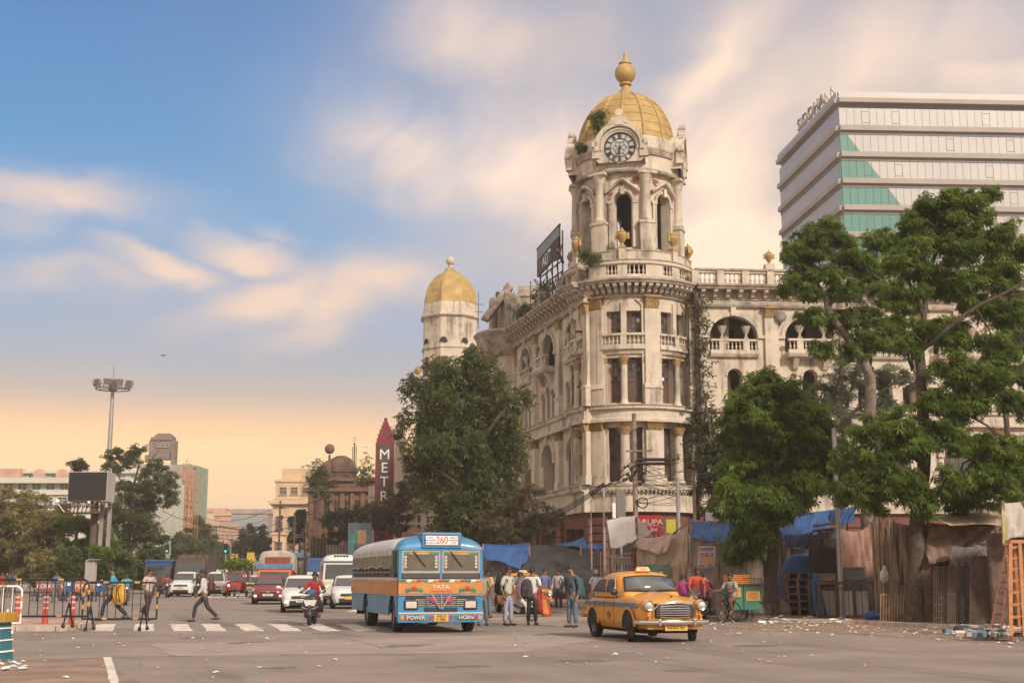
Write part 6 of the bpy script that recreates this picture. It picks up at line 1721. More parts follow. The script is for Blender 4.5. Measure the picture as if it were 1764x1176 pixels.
def cloth(par, mt, top, bot, name='tarpaulin', fold=.07, freq=5, sag=.06, nu=28, nv=14, seed=0, th=.012, label=None, diag=0.0):
 rr = random.Random(seed); ph = [rr.uniform(0, 6.3) for _ in range(6)]; o = par.location
 T = [Vector(p) for p in top]; Bm = [Vector(p) for p in bot]; rows = []
 for j in range(nv + 1):
  v = j / nv; row = []
  for i in range(nu + 1):
   u = i / nu; p = lerp_poly(T, u).lerp(lerp_poly(Bm, u), v)
   w = .25 + .75 * v
   q = fold * w * (sin(2 * PI * freq * (u + diag * v) + ph[0] + 1.4 * sin(3 * v + ph[1])) + .5 * sin(2 * PI * freq * 2.3 * (u - diag * v * .7) + ph[2] + 2 * v) + .45 * sin(7 * v + 9 * u + ph[3]) + .35 * sin(23 * u * (1 + .2 * v) + 5 * v + ph[4]))
   row.append(p + Vector((.25 * q, -q, -sag * 4 * u * (1 - u) * (1 - v * .6) + .03 * sin(11 * u + ph[5]) * v)) - o)
  rows.append(row)
 m = M(); m.grid(rows); ob = m.build(name, mt, par, label=label, ang=3)
 s = ob.modifiers.new('t', 'SOLIDIFY'); s.thickness = th
 return ob
def A(*r): return [at(*q) for q in r]
def stall(label, px, d, name='market_stall'): return E(name, label, 'stall', (at(px, 1000, d).x, d, PZ))
def stick(par, a, b, r=.035, mt=m_bam, name='bamboo_pole'):
 m = M(); o = par.location; a, b = Vector(a), Vector(b); k = 7
 m.tube([a.lerp(b, i / k) - o + Vector((rnd.uniform(-.008, .008), 0, 0)) for i in range(k + 1)], r, 7); return m.build(name, mt, par)
def upr(par, px, ytop, d, r=.035, mt=m_bam, lean=0): a = at(px, ytop, d); return stick(par, (a.x + lean, d, PZ), a, r, mt)
# black and blue tents beside the left wing
s = stall('low black tarpaulin tent slung in front of the maroon arcade', 975, 60, 'tarpaulin_tent')
cloth(s, T_BLACK, A((908, 938, 62), (960, 936, 62), (1000, 940, 62), (1035, 948, 60)), A((890, 998, 59), (940, 1022, 57.5), (985, 1018, 57.5), (1010, 1020, 57.5)), fold=.16, freq=2.2, seed=3, diag=.8)
cloth(s, T_BLUE, A((985, 934, 63), (1005, 922, 63), (1012, 938, 62)), A((950, 938, 62), (990, 941, 61.7), (1015, 944, 61.5)), fold=.05, seed=4)
cloth(s, T_BLUE, A((1017, 934, 61), (1040, 935, 60)), A((1020, 945, 60.5), (1040, 945, 60)), fold=.03, seed=5)
for px, y in ((912, 940), (1000, 938), (1034, 948)): upr(s, px, y, 61)
s = stall('blue tarpaulin tent over a grey sheet, behind the bus', 865, 61, 'tarpaulin_tent')
cloth(s, T_BLUE, A((830, 936, 63), (880, 935, 63), (914, 934, 62)), A((835, 962, 60), (870, 968, 60), (905, 985, 59.5)), fold=.1, freq=3, seed=6)
cloth(s, T_SMOKE, A((822, 945, 62), (870, 955, 61), (905, 975, 60)), A((822, 1045, 60), (870, 1045, 60), (900, 1045, 60)), fold=.08, freq=3, seed=7)
for px, y in ((832, 936), (912, 936)): upr(s, px, y, 62)
# stall with white sheet and cream drapes
s = stall('stall under a stiff white sheet and long cream drapes', 1110, 52)
cloth(s, T_WHITE, A((1045, 896, 53), (1070, 889, 53), (1098, 888, 53)), A((1052, 945, 51.5), (1075, 940, 51.3), (1097, 928, 51.5)), fold=.025, freq=1.5, seed=8, sag=.02)
cloth(s, T_GREY, A((1098, 890, 53), (1110, 900, 52.6), (1122, 918, 52)), A((1097, 928, 51.6), (1108, 925, 51.7), (1122, 919, 51.8)), fold=.02, seed=9)
cloth(s, T_CREAM, A((1092, 925, 52), (1130, 921, 51.6), (1165, 915, 51.4), (1188, 897, 51.2)), A((1096, 990, 51.4), (1120, 1012, 51), (1150, 1020, 50.6), (1180, 1012, 50.4)), fold=.10, freq=4, seed=10, sag=.12, diag=.25)
cloth(s, tarp_mat('faded_rose', (.45, .33, .28), .1), A((1092, 922, 51.8), (1125, 922, 51.3), (1160, 917, 51)), A((1094, 940, 51.5), (1130, 952, 51), (1148, 952, 50.8)), fold=.05, freq=3, seed=11, sag=.1)
for px, y in ((1050, 940), (1096, 890), (1126, 916), (1150, 925), (1187, 897)): upr(s, px, y, 51.8, .05, m_wood)
stick(s, at(1050, 958, 51), at(1090, 952, 51), .03); stick(s, at(1150, 925, 51.2), at(1195, 893, 51.2), .035)
m = M(); o = s.location
a, b = at(1056, 1050, 51.5) - o, at(1086, 960, 51.5) - o
for i in range(7): x = a.x + (b.x - a.x) * i / 6; m.bar((x, b.y, 0), (x, b.y, b.z), .03)
for z in (.1, .9, 1.6, b.z): m.bar((a.x, b.y, z), (b.x, b.y, z), .04)
tag(m.build('wire_cage', m_galv, s), kind='stuff')
m = M(); q0, q1 = at(1055, 972, 51.6) - o, at(1088, 958, 51.6) - o; m.box(q0.x, q1.x, q0.y, q0.y + .6, q0.z, q1.z); m.build('tin_box', T_GREY, s, bevel=.02)
cloth(s, tarp_mat('red_garland', (.28, .08, .06), .4), A((1087, 940, 51), (1096, 940, 51)), A((1087, 984, 51), (1096, 984, 51)), fold=.05, freq=2, seed=12, name='garlands')
m = M(); q0, q1 = at(1110, 1030, 50.5) - o, at(1154, 971, 50.5) - o; m.box(q0.x, q1.x, 0 + q0.y, q0.y + .5, 0, q1.z); m.build('green_board', mat('sea_green_board', (.16, .24, .20), .7, var=.12, scale=2), s, bevel=.02)
m = M(); m.box(q1.x - .42, q1.x - .28, q0.y - .02, q0.y - .002, q1.z - .5, q1.z - .28); m.build('white_notice', m_white, s)
# red shop sign
a, b = at(1099, 920, 54), at(1139, 887, 54)
r = E('shop_sign', 'red shop sign lettered RUPA above the cream drapes', 'sign', ((a.x + b.x) / 2, 54, a.z)); W, H_ = (b.x - a.x) / 2, b.z - a.z
m = M(); m.box(-W, W, 0, .15, 0, H_); m.build('board', mat('shop_red', (.42, .02, .025), .55, var=.06), r)
text('RUPA', r, (.12, -.012, H_ * .64), (PI / 2, 0, 0), .30, m_white, sx=1.15)
text('Joc', r, (.18, -.012, H_ * .27), (PI / 2, 0, 0), .24, m_white, sx=1.1)
m = M(); P = [(-W + .08 + .2 * t, -.01, H_ * (.5 + .3 * (t ** 2))) for t in (0, .5, 1)]; m.tube(P, [.03, .02, .008], 6); m.tube([(-W + .05, -.01, H_ * .47), (.1, -.01, H_ * .46), (.4, -.01, H_ * .45)], [.008, .012, .006], 5); tag(m.build('swoosh', m_white, r), kind='stuff')
for s_ in (-W + .1, W - .1): m = M(); m.box(s_ - .03, s_ + .03, .16, .22, -a.z + PZ, H_); m.build('post', m_iron, r)
m = M(); a, b = at(1148, 918, 55), at(1164, 894, 55); m.box(0, b.x - a.x, 0, .1, 0, b.z - a.z); o = m.build('yellow_sign', mat('lime_yellow', (.45, .40, .03), .6, var=.1), loc=a); tag(o, 'small blank lime yellow sign right of the red shop sign', 'sign')
# blue roof stall with a poster
s = stall('stall with a bright blue tarpaulin over grey plastic walls and a bamboo scaffold', 1238, 48)
cloth(s, T_BLUE, A((1186, 897, 50), (1230, 895, 50), (1284, 892, 50)), A((1188, 924, 48), (1230, 934, 47.8), (1282, 938, 48)), fold=.09, freq=4, seed=13)
cloth(s, T_GREY, A((1186, 920, 49), (1240, 925, 49), (1296, 920, 49)), A((1186, 1056, 48.6), (1240, 1056, 48.6), (1296, 1056, 48.6)), fold=.06, freq=6, seed=14, diag=.2)
cloth(s, tarp_mat('tin_sheet', (.34, .33, .32), .1), A((1215, 882, 52), (1290, 880, 52)), A((1215, 898, 50.4), (1290, 898, 50.4)), fold=.02, freq=14, seed=15, name='tin_roof')
for px, y in ((1190, 900), (1212, 925), (1237, 922), (1258, 925), (1283, 900)): upr(s, px, y, 47.7, .035, m_wood)
for a, b in (((1178, 974, 47.5), (1200, 976, 47.5)), ((1228, 972, 47.5), (1274, 974, 47.5)), ((1200, 938, 47.6), (1240, 936, 47.6))): stick(s, at(*a), at(*b), .03)
a, b = at(1201, 978, 47.3), at(1233, 940, 47.3)
r = E('poster', 'printed white, orange and violet poster hung on the grey plastic wall', 'poster', (a.x, 47.3, a.z)); W, H_ = b.x - a.x, b.z - a.z
m = M(); m.hexa([(0, 0, 0), (W * .9, 0, .02), (W * .9, .01, .02), (0, .01, 0), (W * .12, 0, H_), (W, 0, H_), (W, .01, H_), (W * .12, .01, H_)]); m.build('sheet', mat('poster_white', (.58, .52, .52), .6, var=.06), r)
for k, (x0, x1, z0, z1, c) in enumerate(((.1, .9, .78, .93, (.25, .18, .32)), (.1, .88, .52, .70, (.45, .12, .10)), (.08, .86, .22, .48, (.62, .30, .15)), (.06, .42, .06, .14, (.16, .14, .3)), (.5, .84, .03, .2, (.32, .25, .32)))):
 m = M(); m.box(x0 * W + .05 * z0, x1 * W, -.006 - .002 * k, -.001, z0 * H_, z1 * H_); m.build('print', mat('print_%s' % 'abcde'[k], c, .6, var=.25, scale=9), r)
text('SALE MELA', r, (W * .52, -.02, H_ * .61), (PI / 2, 0, 0), .13, m_white)
# middle stalls
s = stall('closed stall hung with a dirty cream sheet and a blue roof, behind the tree trunk', 1360, 49)
cloth(s, tarp_mat('dirty_cream', (.46, .37, .28), .1, (.28, .21, .16), .5), A((1292, 935, 49), (1330, 930, 49), (1368, 935, 49)), A((1290, 1055, 48.5), (1330, 1056, 48.2), (1360, 1054, 48.4)), fold=.14, freq=4, seed=16, diag=.3)
cloth(s, T_BLUE, A((1340, 882, 50.5), (1390, 880, 50.5), (1445, 876, 50)), A((1346, 930, 48.4), (1385, 938, 48.2), (1420, 925, 48.2)), fold=.14, freq=3, seed=17)
cloth(s, tarp_mat('violet_blue_tarp', (.04, .05, .16), .2), A((1350, 920, 48.1), (1400, 915, 48.1)), A((1352, 940, 47.8), (1400, 944, 47.8)), fold=.05, freq=3, seed=18)
cloth(s, T_SMOKE, A((1408, 915, 47.4), (1428, 912, 47.3), (1446, 908, 47.3)), A((1410, 962, 47.2), (1430, 972, 47), (1442, 968, 47)), fold=.08, freq=2.5, seed=31, sag=.05)
o = s.location; m = M(); a, b = at(1364, 1050, 48.9) - o, at(1412, 945, 48.9) - o; m.box(a.x, b.x, b.y, b.y + .06, 0, b.z); m.build('shutter', m_galv, s)
for k in range(16):
 z = b.z * (.35 + .65 * k / 16); m = M(); m.box(a.x + .03, b.x - .03, b.y - .05, b.y - .002, z, z + b.z * .03); m.build('slat', m_galv, s)
m = M(); m.box(b.x + .05, b.x + 1.3, b.y + 2.2, b.y + 2.3, 0, b.z - .2); m.build('dark_back', m_dark, s)  # near-black panel paints in the shaded depth of the stall
for px, y in ((1364, 932), (1413, 930), (1345, 915)): upr(s, px, y, 48.5, .05, m_dkwood)
for k in range(5): stick(s, at(1408 + 6 * k, 925 + rnd.uniform(-8, 8), 47.6), (at(1428 + 3 * k, 1000, 47.4).x, 47.4, PZ), .02, m_dkwood)
for k in range(4): stick(s, at(1400, 905 + 9 * k, 48), at(1442, 900 + 10 * k, 47.8), .05, m_dkwood)
s = stall('open counter stall behind the hanging pink cloth', 1460, 45)
cloth(s, T_PINK, A((1443, 908, 45.5), (1478, 902, 45.5), (1512, 890, 45.3)), A((1448, 978, 45), (1485, 996, 44.8), (1516, 992, 44.8)), fold=.07, freq=3, seed=19, sag=.25, diag=.2)
cloth(s, T_BLUE, A((1430, 880, 47), (1480, 868, 47)), A((1428, 898, 46), (1468, 900, 46)), fold=.08, seed=20)
o = s.location; m = M(); a, b = at(1406, 1006, 44) - o, at(1508, 998, 44) - o; m.box(a.x, b.x, -1.1, .2, a.z, b.z - .05); m.build('counter_top', m_dkwood, s)
for px in (1410, 1440, 1470, 1505): m = M(); x = at(px, 1000, 44).x - o.x; m.box(x - .04, x + .04, -1.05, -.95, 0, a.z); m.build('leg', m_dkwood, s)
m = M(); x0, x1 = at(1456, 1000, 43.8).x - o.x, at(1500, 1000, 43.8).x - o.x; m.box(x0, x1, -.9, -.3, .08, .88); m.build('white_cabinet', T_WHITE, s, bevel=.02)
m = M(); x0, x1 = at(1412, 1000, 44.2).x - o.x, at(1448, 1000, 44.2).x - o.x; m.box(x0, x1, -.8, -.2, .05, .9); m.build('grey_cabinet', T_GREY, s, bevel=.02)
for k in range(11): x = at(1398 + 11.5 * k, 1000, 43.2).x - o.x; m = M(); m.bar((x, -1.35, .02), (x, -1.3, .98), .022); m.build('railing_bar', m_iron, s)
m = M(); m.bar((at(1394, 1000, 43.2).x - o.x, -1.35, .98), (at(1515, 1000, 43.2).x - o.x, -1.35, .98), .03); m.build('railing_bar', m_iron, s)
m = M(); m.box(-1.0, 2.6, 1.2, 1.3, 0, 2.7); m.build('dark_back', m_dark, s)  # dark sheet stands for the unlit depth behind the pink cloth
cloth(s, T_BLUE, A((1400, 985, 44.4), (1410, 988, 44.2)), A((1400, 1058, 44), (1424, 1060, 44)), fold=.08, seed=21)
for px, y in ((1443, 905), (1506, 893)): upr(s, px, y, 45.6, .05, m_wood)
def crate_box(label, x0, x1, y0, y1, d, mt, dp=.5, lid=None, name='metal_box', cat='box'):
 a, b = at(x0, y1, d), at(x1, y0, d); r = E(name, label, cat, (a.x, d, a.z)); m = M(); m.box(0, b.x - a.x, 0, dp, 0, b.z - a.z); m.build('body', mt, r, bevel=.015)
 m = M(); m.box(-.03, b.x - a.x + .03, -.03, dp + .03, b.z - a.z + .004, b.z - a.z + .05); m.build('lid', lid or mt, r); return r
crate_box('grey green tin box standing on the counter before the pink cloth', 1453, 1489, 979, 999, 44.2, mat('grey_green_tin', (.13, .16, .14), .6, .1, var=.15), .5)
crate_box('flat brown box on the counter, left of the tin box', 1410, 1440, 990, 1000, 44.3, m_wood, .4)
# pallet stack
d = 46.2; P0 = at(1357, 1060, d); pw_ = at(1400, 1060, d).x - P0.x
y = PZ
for k in range(6):
 r = E('pallet', 'dark wooden pallet, %s in the stack beside the tree trunk' % ('lowest', 'second from the bottom', 'third from the bottom', 'third from the top', 'second from the top', 'topmost')[k], 'pallet', (P0.x + rnd.uniform(-.04, .04), d, y), group='stack of pallets by the trunk')
 h = .25
 for i in range(3): m = M(); m.box(i * (pw_ - .1) / 2, i * (pw_ - .1) / 2 + .1, 0, .8, .03, h - .04); m.build('block', m_dkwood, r)
 for i in range(4): m = M(); m.box(0, pw_, .21 * i, .21 * i + .15, h - .038, h - .01); m.build('plank', m_dkwood, r)
 m = M(); m.box(0, pw_, 0, .8, 0, .028); m.build('plank', m_dkwood, r)
 y += h
s = E('tarpaulin_bundle', 'blue tarpaulin draped over a heap right behind the pallet stack', 'tarpaulin', (at(1385, 1000, 47.3).x, 47.3, PZ))
m = M(); rows = []
for i in range(9):
 a = PI / 2 * i / 8; r_ = 1.0 * cos(a) ** .7 + .02; rows.append([(r_ * 1.05 * cos(2 * PI * j / 22) * (1 + .05 * sin(5 * j)), .55 * r_ * sin(2 * PI * j / 22) * (1 + .06 * sin(4 * j + i)), 2.15 * sin(a) ** .85 + .03 * sin(3 * j + i)) for j in range(22)])
m.grid(rows, close=True); m.build('sheet', T_BLUE, s, ang=3)
# bundle of bamboo between pink cloth and tree
s = E('bamboo_bundle', 'bundle of upright bamboo poles leaning beside the pink cloth', 'bamboo', (at(1525, 1000, 43.2).x, 43.2, PZ))
for k in range(12):
 x = 1503 + 3.6 * k; stick(s, at(x + rnd.uniform(-4, 4), 886 + rnd.uniform(-6, 16), 43.4 + rnd.uniform(-.3, .3)), (at(1508 + 3.0 * k + (18 if k > 8 else 0), 1000, 43).x, 43 + rnd.uniform(-.3, .2), PZ), rnd.uniform(.025, .055), rnd.choice((m_bam, m_wood, m_bam, m_barkp)))
p = at(1523, 992, 42.6); m = M(); m.ball((0, 0, 0), (.15, .11, .22), 12, 8); m.ball((.02, 0, .22), (.07, .06, .14), 8, 5); o = m.build('white_bag', T_WHITE, loc=p); tag(o, 'white cloth bag hung on the bamboo bundle', 'bag')
# leaning grill
def lean_panel(label, x0, x1, ytop, ybot, d, lean, mt, back=None, nb=10, hb=2, name='leaning_grille', cat='grille'):
 a, b = at(x0, ybot, d), at(x1, ytop, d + lean); r = E(name, label, cat, (a.x, d, PZ)); W = at(x1, ybot, d).x - a.x; H_ = b.z - PZ; sx = b.x - at(x1, ybot, d).x
 def Q(u, v, w=0): return (W * u + sx * v, lean * v + w, H_ * v)
 for i in range(nb + 1): m = M(); m.bar(Q(i / nb, 0), Q(i / nb, 1), .03); m.build('bar', mt, r)
 for j in range(hb + 1): m = M(); m.bar(Q(0, j / hb), Q(1, j / hb), .035); m.build('bar', mt, r)
 if back:
  m = M(); m.hexa([Q(0, 0, .05), Q(1, 0, .05), Q(1, 0, .08), Q(0, 0, .08), Q(0, 1, .05), Q(1, 1, .05), Q(1, 1, .08), Q(0, 1, .08)]); m.build('board', back, r)
 return r
lean_panel('rusty barred grille leaning by the bamboo bundle', 1517, 1566, 1023, 1076, 40.8, .25, m_bam, None, 10, 1)
# tan tarpaulin stall on the right
s = stall('large stall under sagging tan tarpaulins right of the thick trunk', 1660, 40)
cloth(s, T_TAN, A((1596, 892, 41), (1640, 878, 41.5), (1700, 862, 42), (1732, 862, 42)), A((1598, 893, 40), (1640, 901, 39.4), (1690, 902, 39.2), (1732, 903, 39.2)), fold=.1, freq=3, seed=22, sag=.1)
cloth(s, T_DKTAN, A((1600, 900, 40.6), (1660, 902, 40.6), (1728, 900, 40.6)), A((1592, 972, 40), (1640, 962, 39.8), (1690, 942, 40)), fold=.12, freq=2.5, seed=23, diag=.5)
cloth(s, T_DKTAN, A((1660, 905, 40.4), (1700, 903, 40.4), (1730, 904, 40.2)), A((1668, 945, 40), (1700, 940, 40), (1732, 934, 40)), fold=.14, freq=2, seed=24, diag=.6)
cloth(s, T_SMOKE, A((1638, 942, 39.6), (1680, 940, 39.5), (1718, 938, 39.5)), A((1636, 972, 39.4), (1665, 978, 39.3), (1700, 966, 39.4)), fold=.10, freq=5, seed=25, sag=.02)
cloth(s, T_DKTAN, A((1536, 896, 42.4), (1560, 900, 42.2), (1600, 905, 42)), A((1540, 1000, 42.2), (1562, 1010, 42), (1596, 1000, 41.8)), fold=.09, freq=2.5, seed=32)
for px, y in ((1598, 895), (1648, 905), (1700, 905), (1730, 864)): upr(s, px, y, 40.8, .05, m_dkwood)
m = M(); m.box(-.9, 1.6, 1.6, 1.7, 0, 3.0); m.build('dark_back', m_dark, s)  # shade under the tan tarpaulins put in as a near-black panel
m = M(); x0, x1 = at(1590, 1000, 40.2).x - s.location.x, at(1618, 1000, 40.2).x - s.location.x; m.box(x0, x1, .2, .3, 0, 2.0); m.build('plank_door', m_dkwood, s)
lean_panel('tall dark mesh panel, leftmost of those leaning under the tan tarpaulin', 1609, 1634, 976, 1080, 38.6, .9, m_iron, None, 6, 9)
lean_panel('brown boarded grille leaning under the crumpled smoky plastic', 1634, 1662, 974, 1082, 38.4, .9, m_iron, m_wood, 9, 2)
lean_panel('black square mesh panel between the two brown boards', 1656, 1676, 976, 1084, 38.2, .9, m_blackiron, None, 5, 16)
lean_panel('wide brown boarded grille beside the red ladder', 1672, 1708, 958, 1088, 38.0, .9, m_iron, m_dkwood, 12, 3)
def ladder(label, a0, a1, b0, b1, d, lean, mt, n, w=.05, name='ladder'):
 """feet px a0,a1 and heads b0,b1"""
 f0, f1 = gnd(*a0, PZ), gnd(*a1, PZ); h0, h1 = at(*b0, d + lean), at(*b1, d + lean); r = E(name, label, 'ladder', f0); o = f0
 for p, q in ((f0, h0), (f1, h1)): m = M(); m.bar(p - o, q - o, w, w * 1.4); m.build('rail', mt, r)
 for i in range(n): t = (i + .6) / n; m = M(); m.bar(f0.lerp(h0, t) - o, f1.lerp(h1, t) - o, w * .8); m.build('rung', mt, r)
 return r
ladder('dark red ladder leaning against the brown boards', (1706, 1089), (1724, 1090), (1733, 946), (1741, 946), 36, .7, m_redw, 8, .045)
ladder('orange wooden step ladder at the far right stall', (1742, 1098), (1766, 1098), (1741, 936), (1757, 934), 33, .6, m_orwood, 8, .08)
m = M(); p = at(1748, 935, 33.6); m.box(-.15, .35, -.1, .25, 0, .08); m.bar((.1, .3, 0), (.35, 1.0, -2.4), .07); o = m.build('step_top', m_orwood, loc=p); tag(o, 'orange wooden top board of the step ladder', 'board'); 
s = stall('pale plastic sheeted stall at the right edge', 1750, 37)
cloth(s, tarp_mat('pale_sheet', (.40, .35, .31), .12, (.24, .19, .15), .5), A((1725, 866, 37.5), (1765, 860, 37.5), (1810, 858, 37.5)), A((1728, 930, 37), (1765, 922, 37), (1810, 925, 37)), fold=.05, freq=3, seed=26)
cloth(s, tarp_mat('yellow_striped', (.35, .30, .14), .3), A((1725, 868, 36.9), (1729, 880, 36.9)), A((1727, 938, 36.8), (1738, 936, 36.8)), fold=.02, seed=27)
m = M(); m.box(-.4, 2.2, .9, 1.0, 0, 2.6); m.build('dark_back', m_dkwood, s); m = M(); m.box(.45, 2.2, -.9, .8, 0, .5); m.build('plinth', m_conc, s)
for px in (1727, 1764): upr(s, px, 862, 37.4, .05, m_wood)
for lab, nm, px, py, d, w, h, mt in (('bulging jute sack slumped beside the pallet stack', 'sack', 1347, 1056, 46, .3, .55, m_wood), ('grey cloth bundle on the ground under the dirty cream sheet', 'bundle', 1308, 1058, 46.3, .45, .35, T_GREY), ('brown sack behind the rusty barred grille', 'sack', 1540, 1066, 41.4, .3, .5, T_DKTAN),
                      ('pale bundle at the foot of the cream drapes', 'bundle', 1120, 1052, 49.8, .4, .4, T_CREAM), ('dark bundle below the poster', 'bundle', 1216, 1056, 47, .35, .4, T_SMOKE), ('blue bundle lying by the bamboo poles', 'bundle', 1504, 1064, 42.3, .28, .3, T_BLUE)):
 p = at(px, py, d); m = M(); rows = []
 for i in range(7):
  t = i / 6; r_ = w * (.75 + .45 * sin(PI * min(1, t * 1.15)) - .55 * t ** 3); rows.append([(r_ * cos(2 * PI * j / 12) * (1 + .1 * sin(3 * j + i)), .7 * r_ * sin(2 * PI * j / 12) * (1 + .1 * sin(4 * j + 2 * i)), h * t) for j in range(12)])
 s0 = m.grid(rows, close=True); m.face([s0[-1] + j for j in range(12)]); o = m.build(nm, mt, loc=(p.x, d, PZ), sub=1); tag(o, lab, nm)
# heap of rubble and refuse at the foot of the tree and boards
m = M()
for _ in range(160):
 p = gnd(rnd.gauss(1705, 26), rnd.uniform(1082, 1096), PZ); k = rnd.uniform(.03, .12); a = rnd.random() * 3
 i = len(m.v); m.box(-k, k, -k * .7, k * .7, 0, k * 1.1, rnd.choice((0, 1, 1, 2, 3))); m.move(Matrix.Translation((p.x, p.y, PZ)) @ Matrix.Rotation(a, 4, 'Z') @ Matrix.Rotation(rnd.uniform(-.5, .5), 4, 'X'), i)
tag(m.build('refuse_heap', [T_WHITE, m_dkwood, T_GREY, mat('dull_blue', (.12, .2, .25), .8, var=.2)]), kind='stuff')
# ------------------------------------------------------------------ vehicles (local frame: front towards -Y, x across, z up)
def paint(name, c, rough=.35, var=.05, dirt=None, amt=.25): return mat(name, c, rough, 0, var=var, scale=1.5, coat=.25, dirt=dirt, dirt_amt=amt, dscale=1.2)
P_BLUE = paint('bus_blue', (.035, .195, .37), .45, .1, (.13, .15, .15), .5)
P_ROOF = paint('bus_roof_white', (.50, .50, .49), .5, .06, (.3, .27, .24), .4)
P_ORANGE = paint('bus_orange', (.50, .205, .04), .5, .1, (.33, .19, .1), .55)
P_TAXI = paint('taxi_yellow', (.60, .27, .028), .32, .04, (.42, .22, .06), .25)
P_STRIPE = paint('taxi_blue_stripe', (.07, .14, .19), .4)
P_WHITE = paint('car_white', (.62, .60, .58)); P_RED = paint('car_maroon', (.20, .022, .03)); P_DARK = paint('car_black', (.03, .03, .035))
P_SILVER = paint('van_cream', (.50, .45, .36)); P_TRUCK = paint('truck_orange', (.55, .10, .03)); P_AUTO = paint('auto_red', (.30, .03, .025)); P_NAVY = paint('navy_blue', (.03, .08, .20)); P_BROWN = paint('truck_brown', (.07, .035, .028)); P_OLDBUS = paint('old_bus_red', (.11, .055, .042))
m_tyre = mat('tyre_rubber', (.022, .021, .02), .85, var=.25, bump=.2); m_rim = mat('steel_rim', (.22, .20, .18), .5, .5, var=.15); m_chrome = mat('chrome', (.60, .57, .54), .18, .95, var=.05)
m_glass = mat('car_glass', (.05, .055, .058), .08, 0, var=.15, scale=.8, spec=.9); m_headl = mat('headlamp_glass', (.62, .60, .56), .12, .3, var=.05); m_lit = mat('lit_lamp', (1, .93, .8), .3, var=0, emit=2.2)
m_amber = mat('amber_lens', (.5, .13, .02), .3, var=.1); m_redlens = mat('red_lens', (.4, .03, .02), .3, var=.1); m_plate = mat('number_plate_white', (.6, .58, .54), .5, var=.05); m_platey = mat('number_plate_yellow', (.62, .36, .06), .5, var=.08)
m_plast = mat('black_plastic', (.02, .02, .02), .5, var=.1); m_under = mat('underbody', (.015, .014, .013), .9, var=.1)
m_txtblack = mat('plate_ink', (.02, .02, .02), .6, var=0)
WM = {}
def wheel(par, x, y, r, w, steer=0, rim=None, spoke=False):
 k = (r, w, rim)
 if k not in WM:
  a, b = M(), M()
  a.lathe([(r * .62, -w / 2), (r * .92, -w / 2), (r, -w * .34), (r, w * .34), (r * .92, w / 2), (r * .62, w / 2)], 26, ax='x', cap=False)
  b.lathe([(r * .66, -w / 2 + .02), (r * .6, -w / 2 + .025), (r * .55, -w * .2), (r * .3, -w * .24), (r * .26, -w * .42), (r * .1, -w * .46), (.01, -w * .46)], 18, ax='x', cap=False)
  b.lathe([(.01, w * .46), (r * .1, w * .46), (r * .26, w * .42), (r * .3, w * .24), (r * .55, w * .2), (r * .6, w / 2 - .025), (r * .66, w / 2 - .02)], 18, ax='x', cap=False)
  WM[k] = (a.mesh('wheel', m_tyre), b.mesh('rim', rim or m_rim))
 o = link('wheel', WM[k][0], par, (x, y, r), (0, 0, steer)); link('rim', WM[k][1], o)
 return o
def shell(par, name, mt, st, sub=1, mirror=True):
 """st: list of (y, [(x,z),...]) half profiles from outer bottom to centre top"""
 m = M(); rows = []
 for y, pr in st: rows.append([(x, y, z) for x, z in pr] + [(-x, y, z) for x, z in reversed(pr) if x > 1e-4])
 s0 = m.grid(rows)
 n = len(rows[0])
 m.face([s0[0] + j for j in range(n)], 0, True); m.face([s0[-1] + j for j in reversed(range(n))], 0, True)
 return m.build(name, mt, par, sub=sub, fix=True, ang=1.0)
def patch(par, name, mt, P, off=0.0, th=.012):
 """four or more corner glass or panel, thin"""
 P = [Vector(p) for p in P]; n = (P[1] - P[0]).cross(P[-1] - P[0]).normalized() * th; m = M(); k = len(P)
 a = m.pts(P); b = m.pts([p + n for p in P]); m.face([b + j for j in range(k)]); m.face([a + j for j in reversed(range(k))])
 for j in range(k): m.face((a + j, a + (j + 1) % k, b + (j + 1) % k, b + j))
 return m.build(name, mt, par, fix=True)
def bx(par, name, mt, *q, bevel=0, label=None):
 m = M(); m.box(*q); return m.build(name, mt, par, bevel=bevel, label=label)
def arch(par, x, y, r, mt=None, zb=.30):
 m = M(); k = 16; s = 1 if x > 0 else -1
 q = [(y + r * cos(PI * i / k), max(zb, r * .82 + r * sin(PI * i / k) * .98 - .02)) for i in range(k + 1)]; q = [q[0][:1] + (zb,)] + q + [q[-1][:1] + (zb,)]; m.poly([(x + s * .004, a, b) for a, b in q])
 return m.build('wheel_arch', mt or m_under, par)
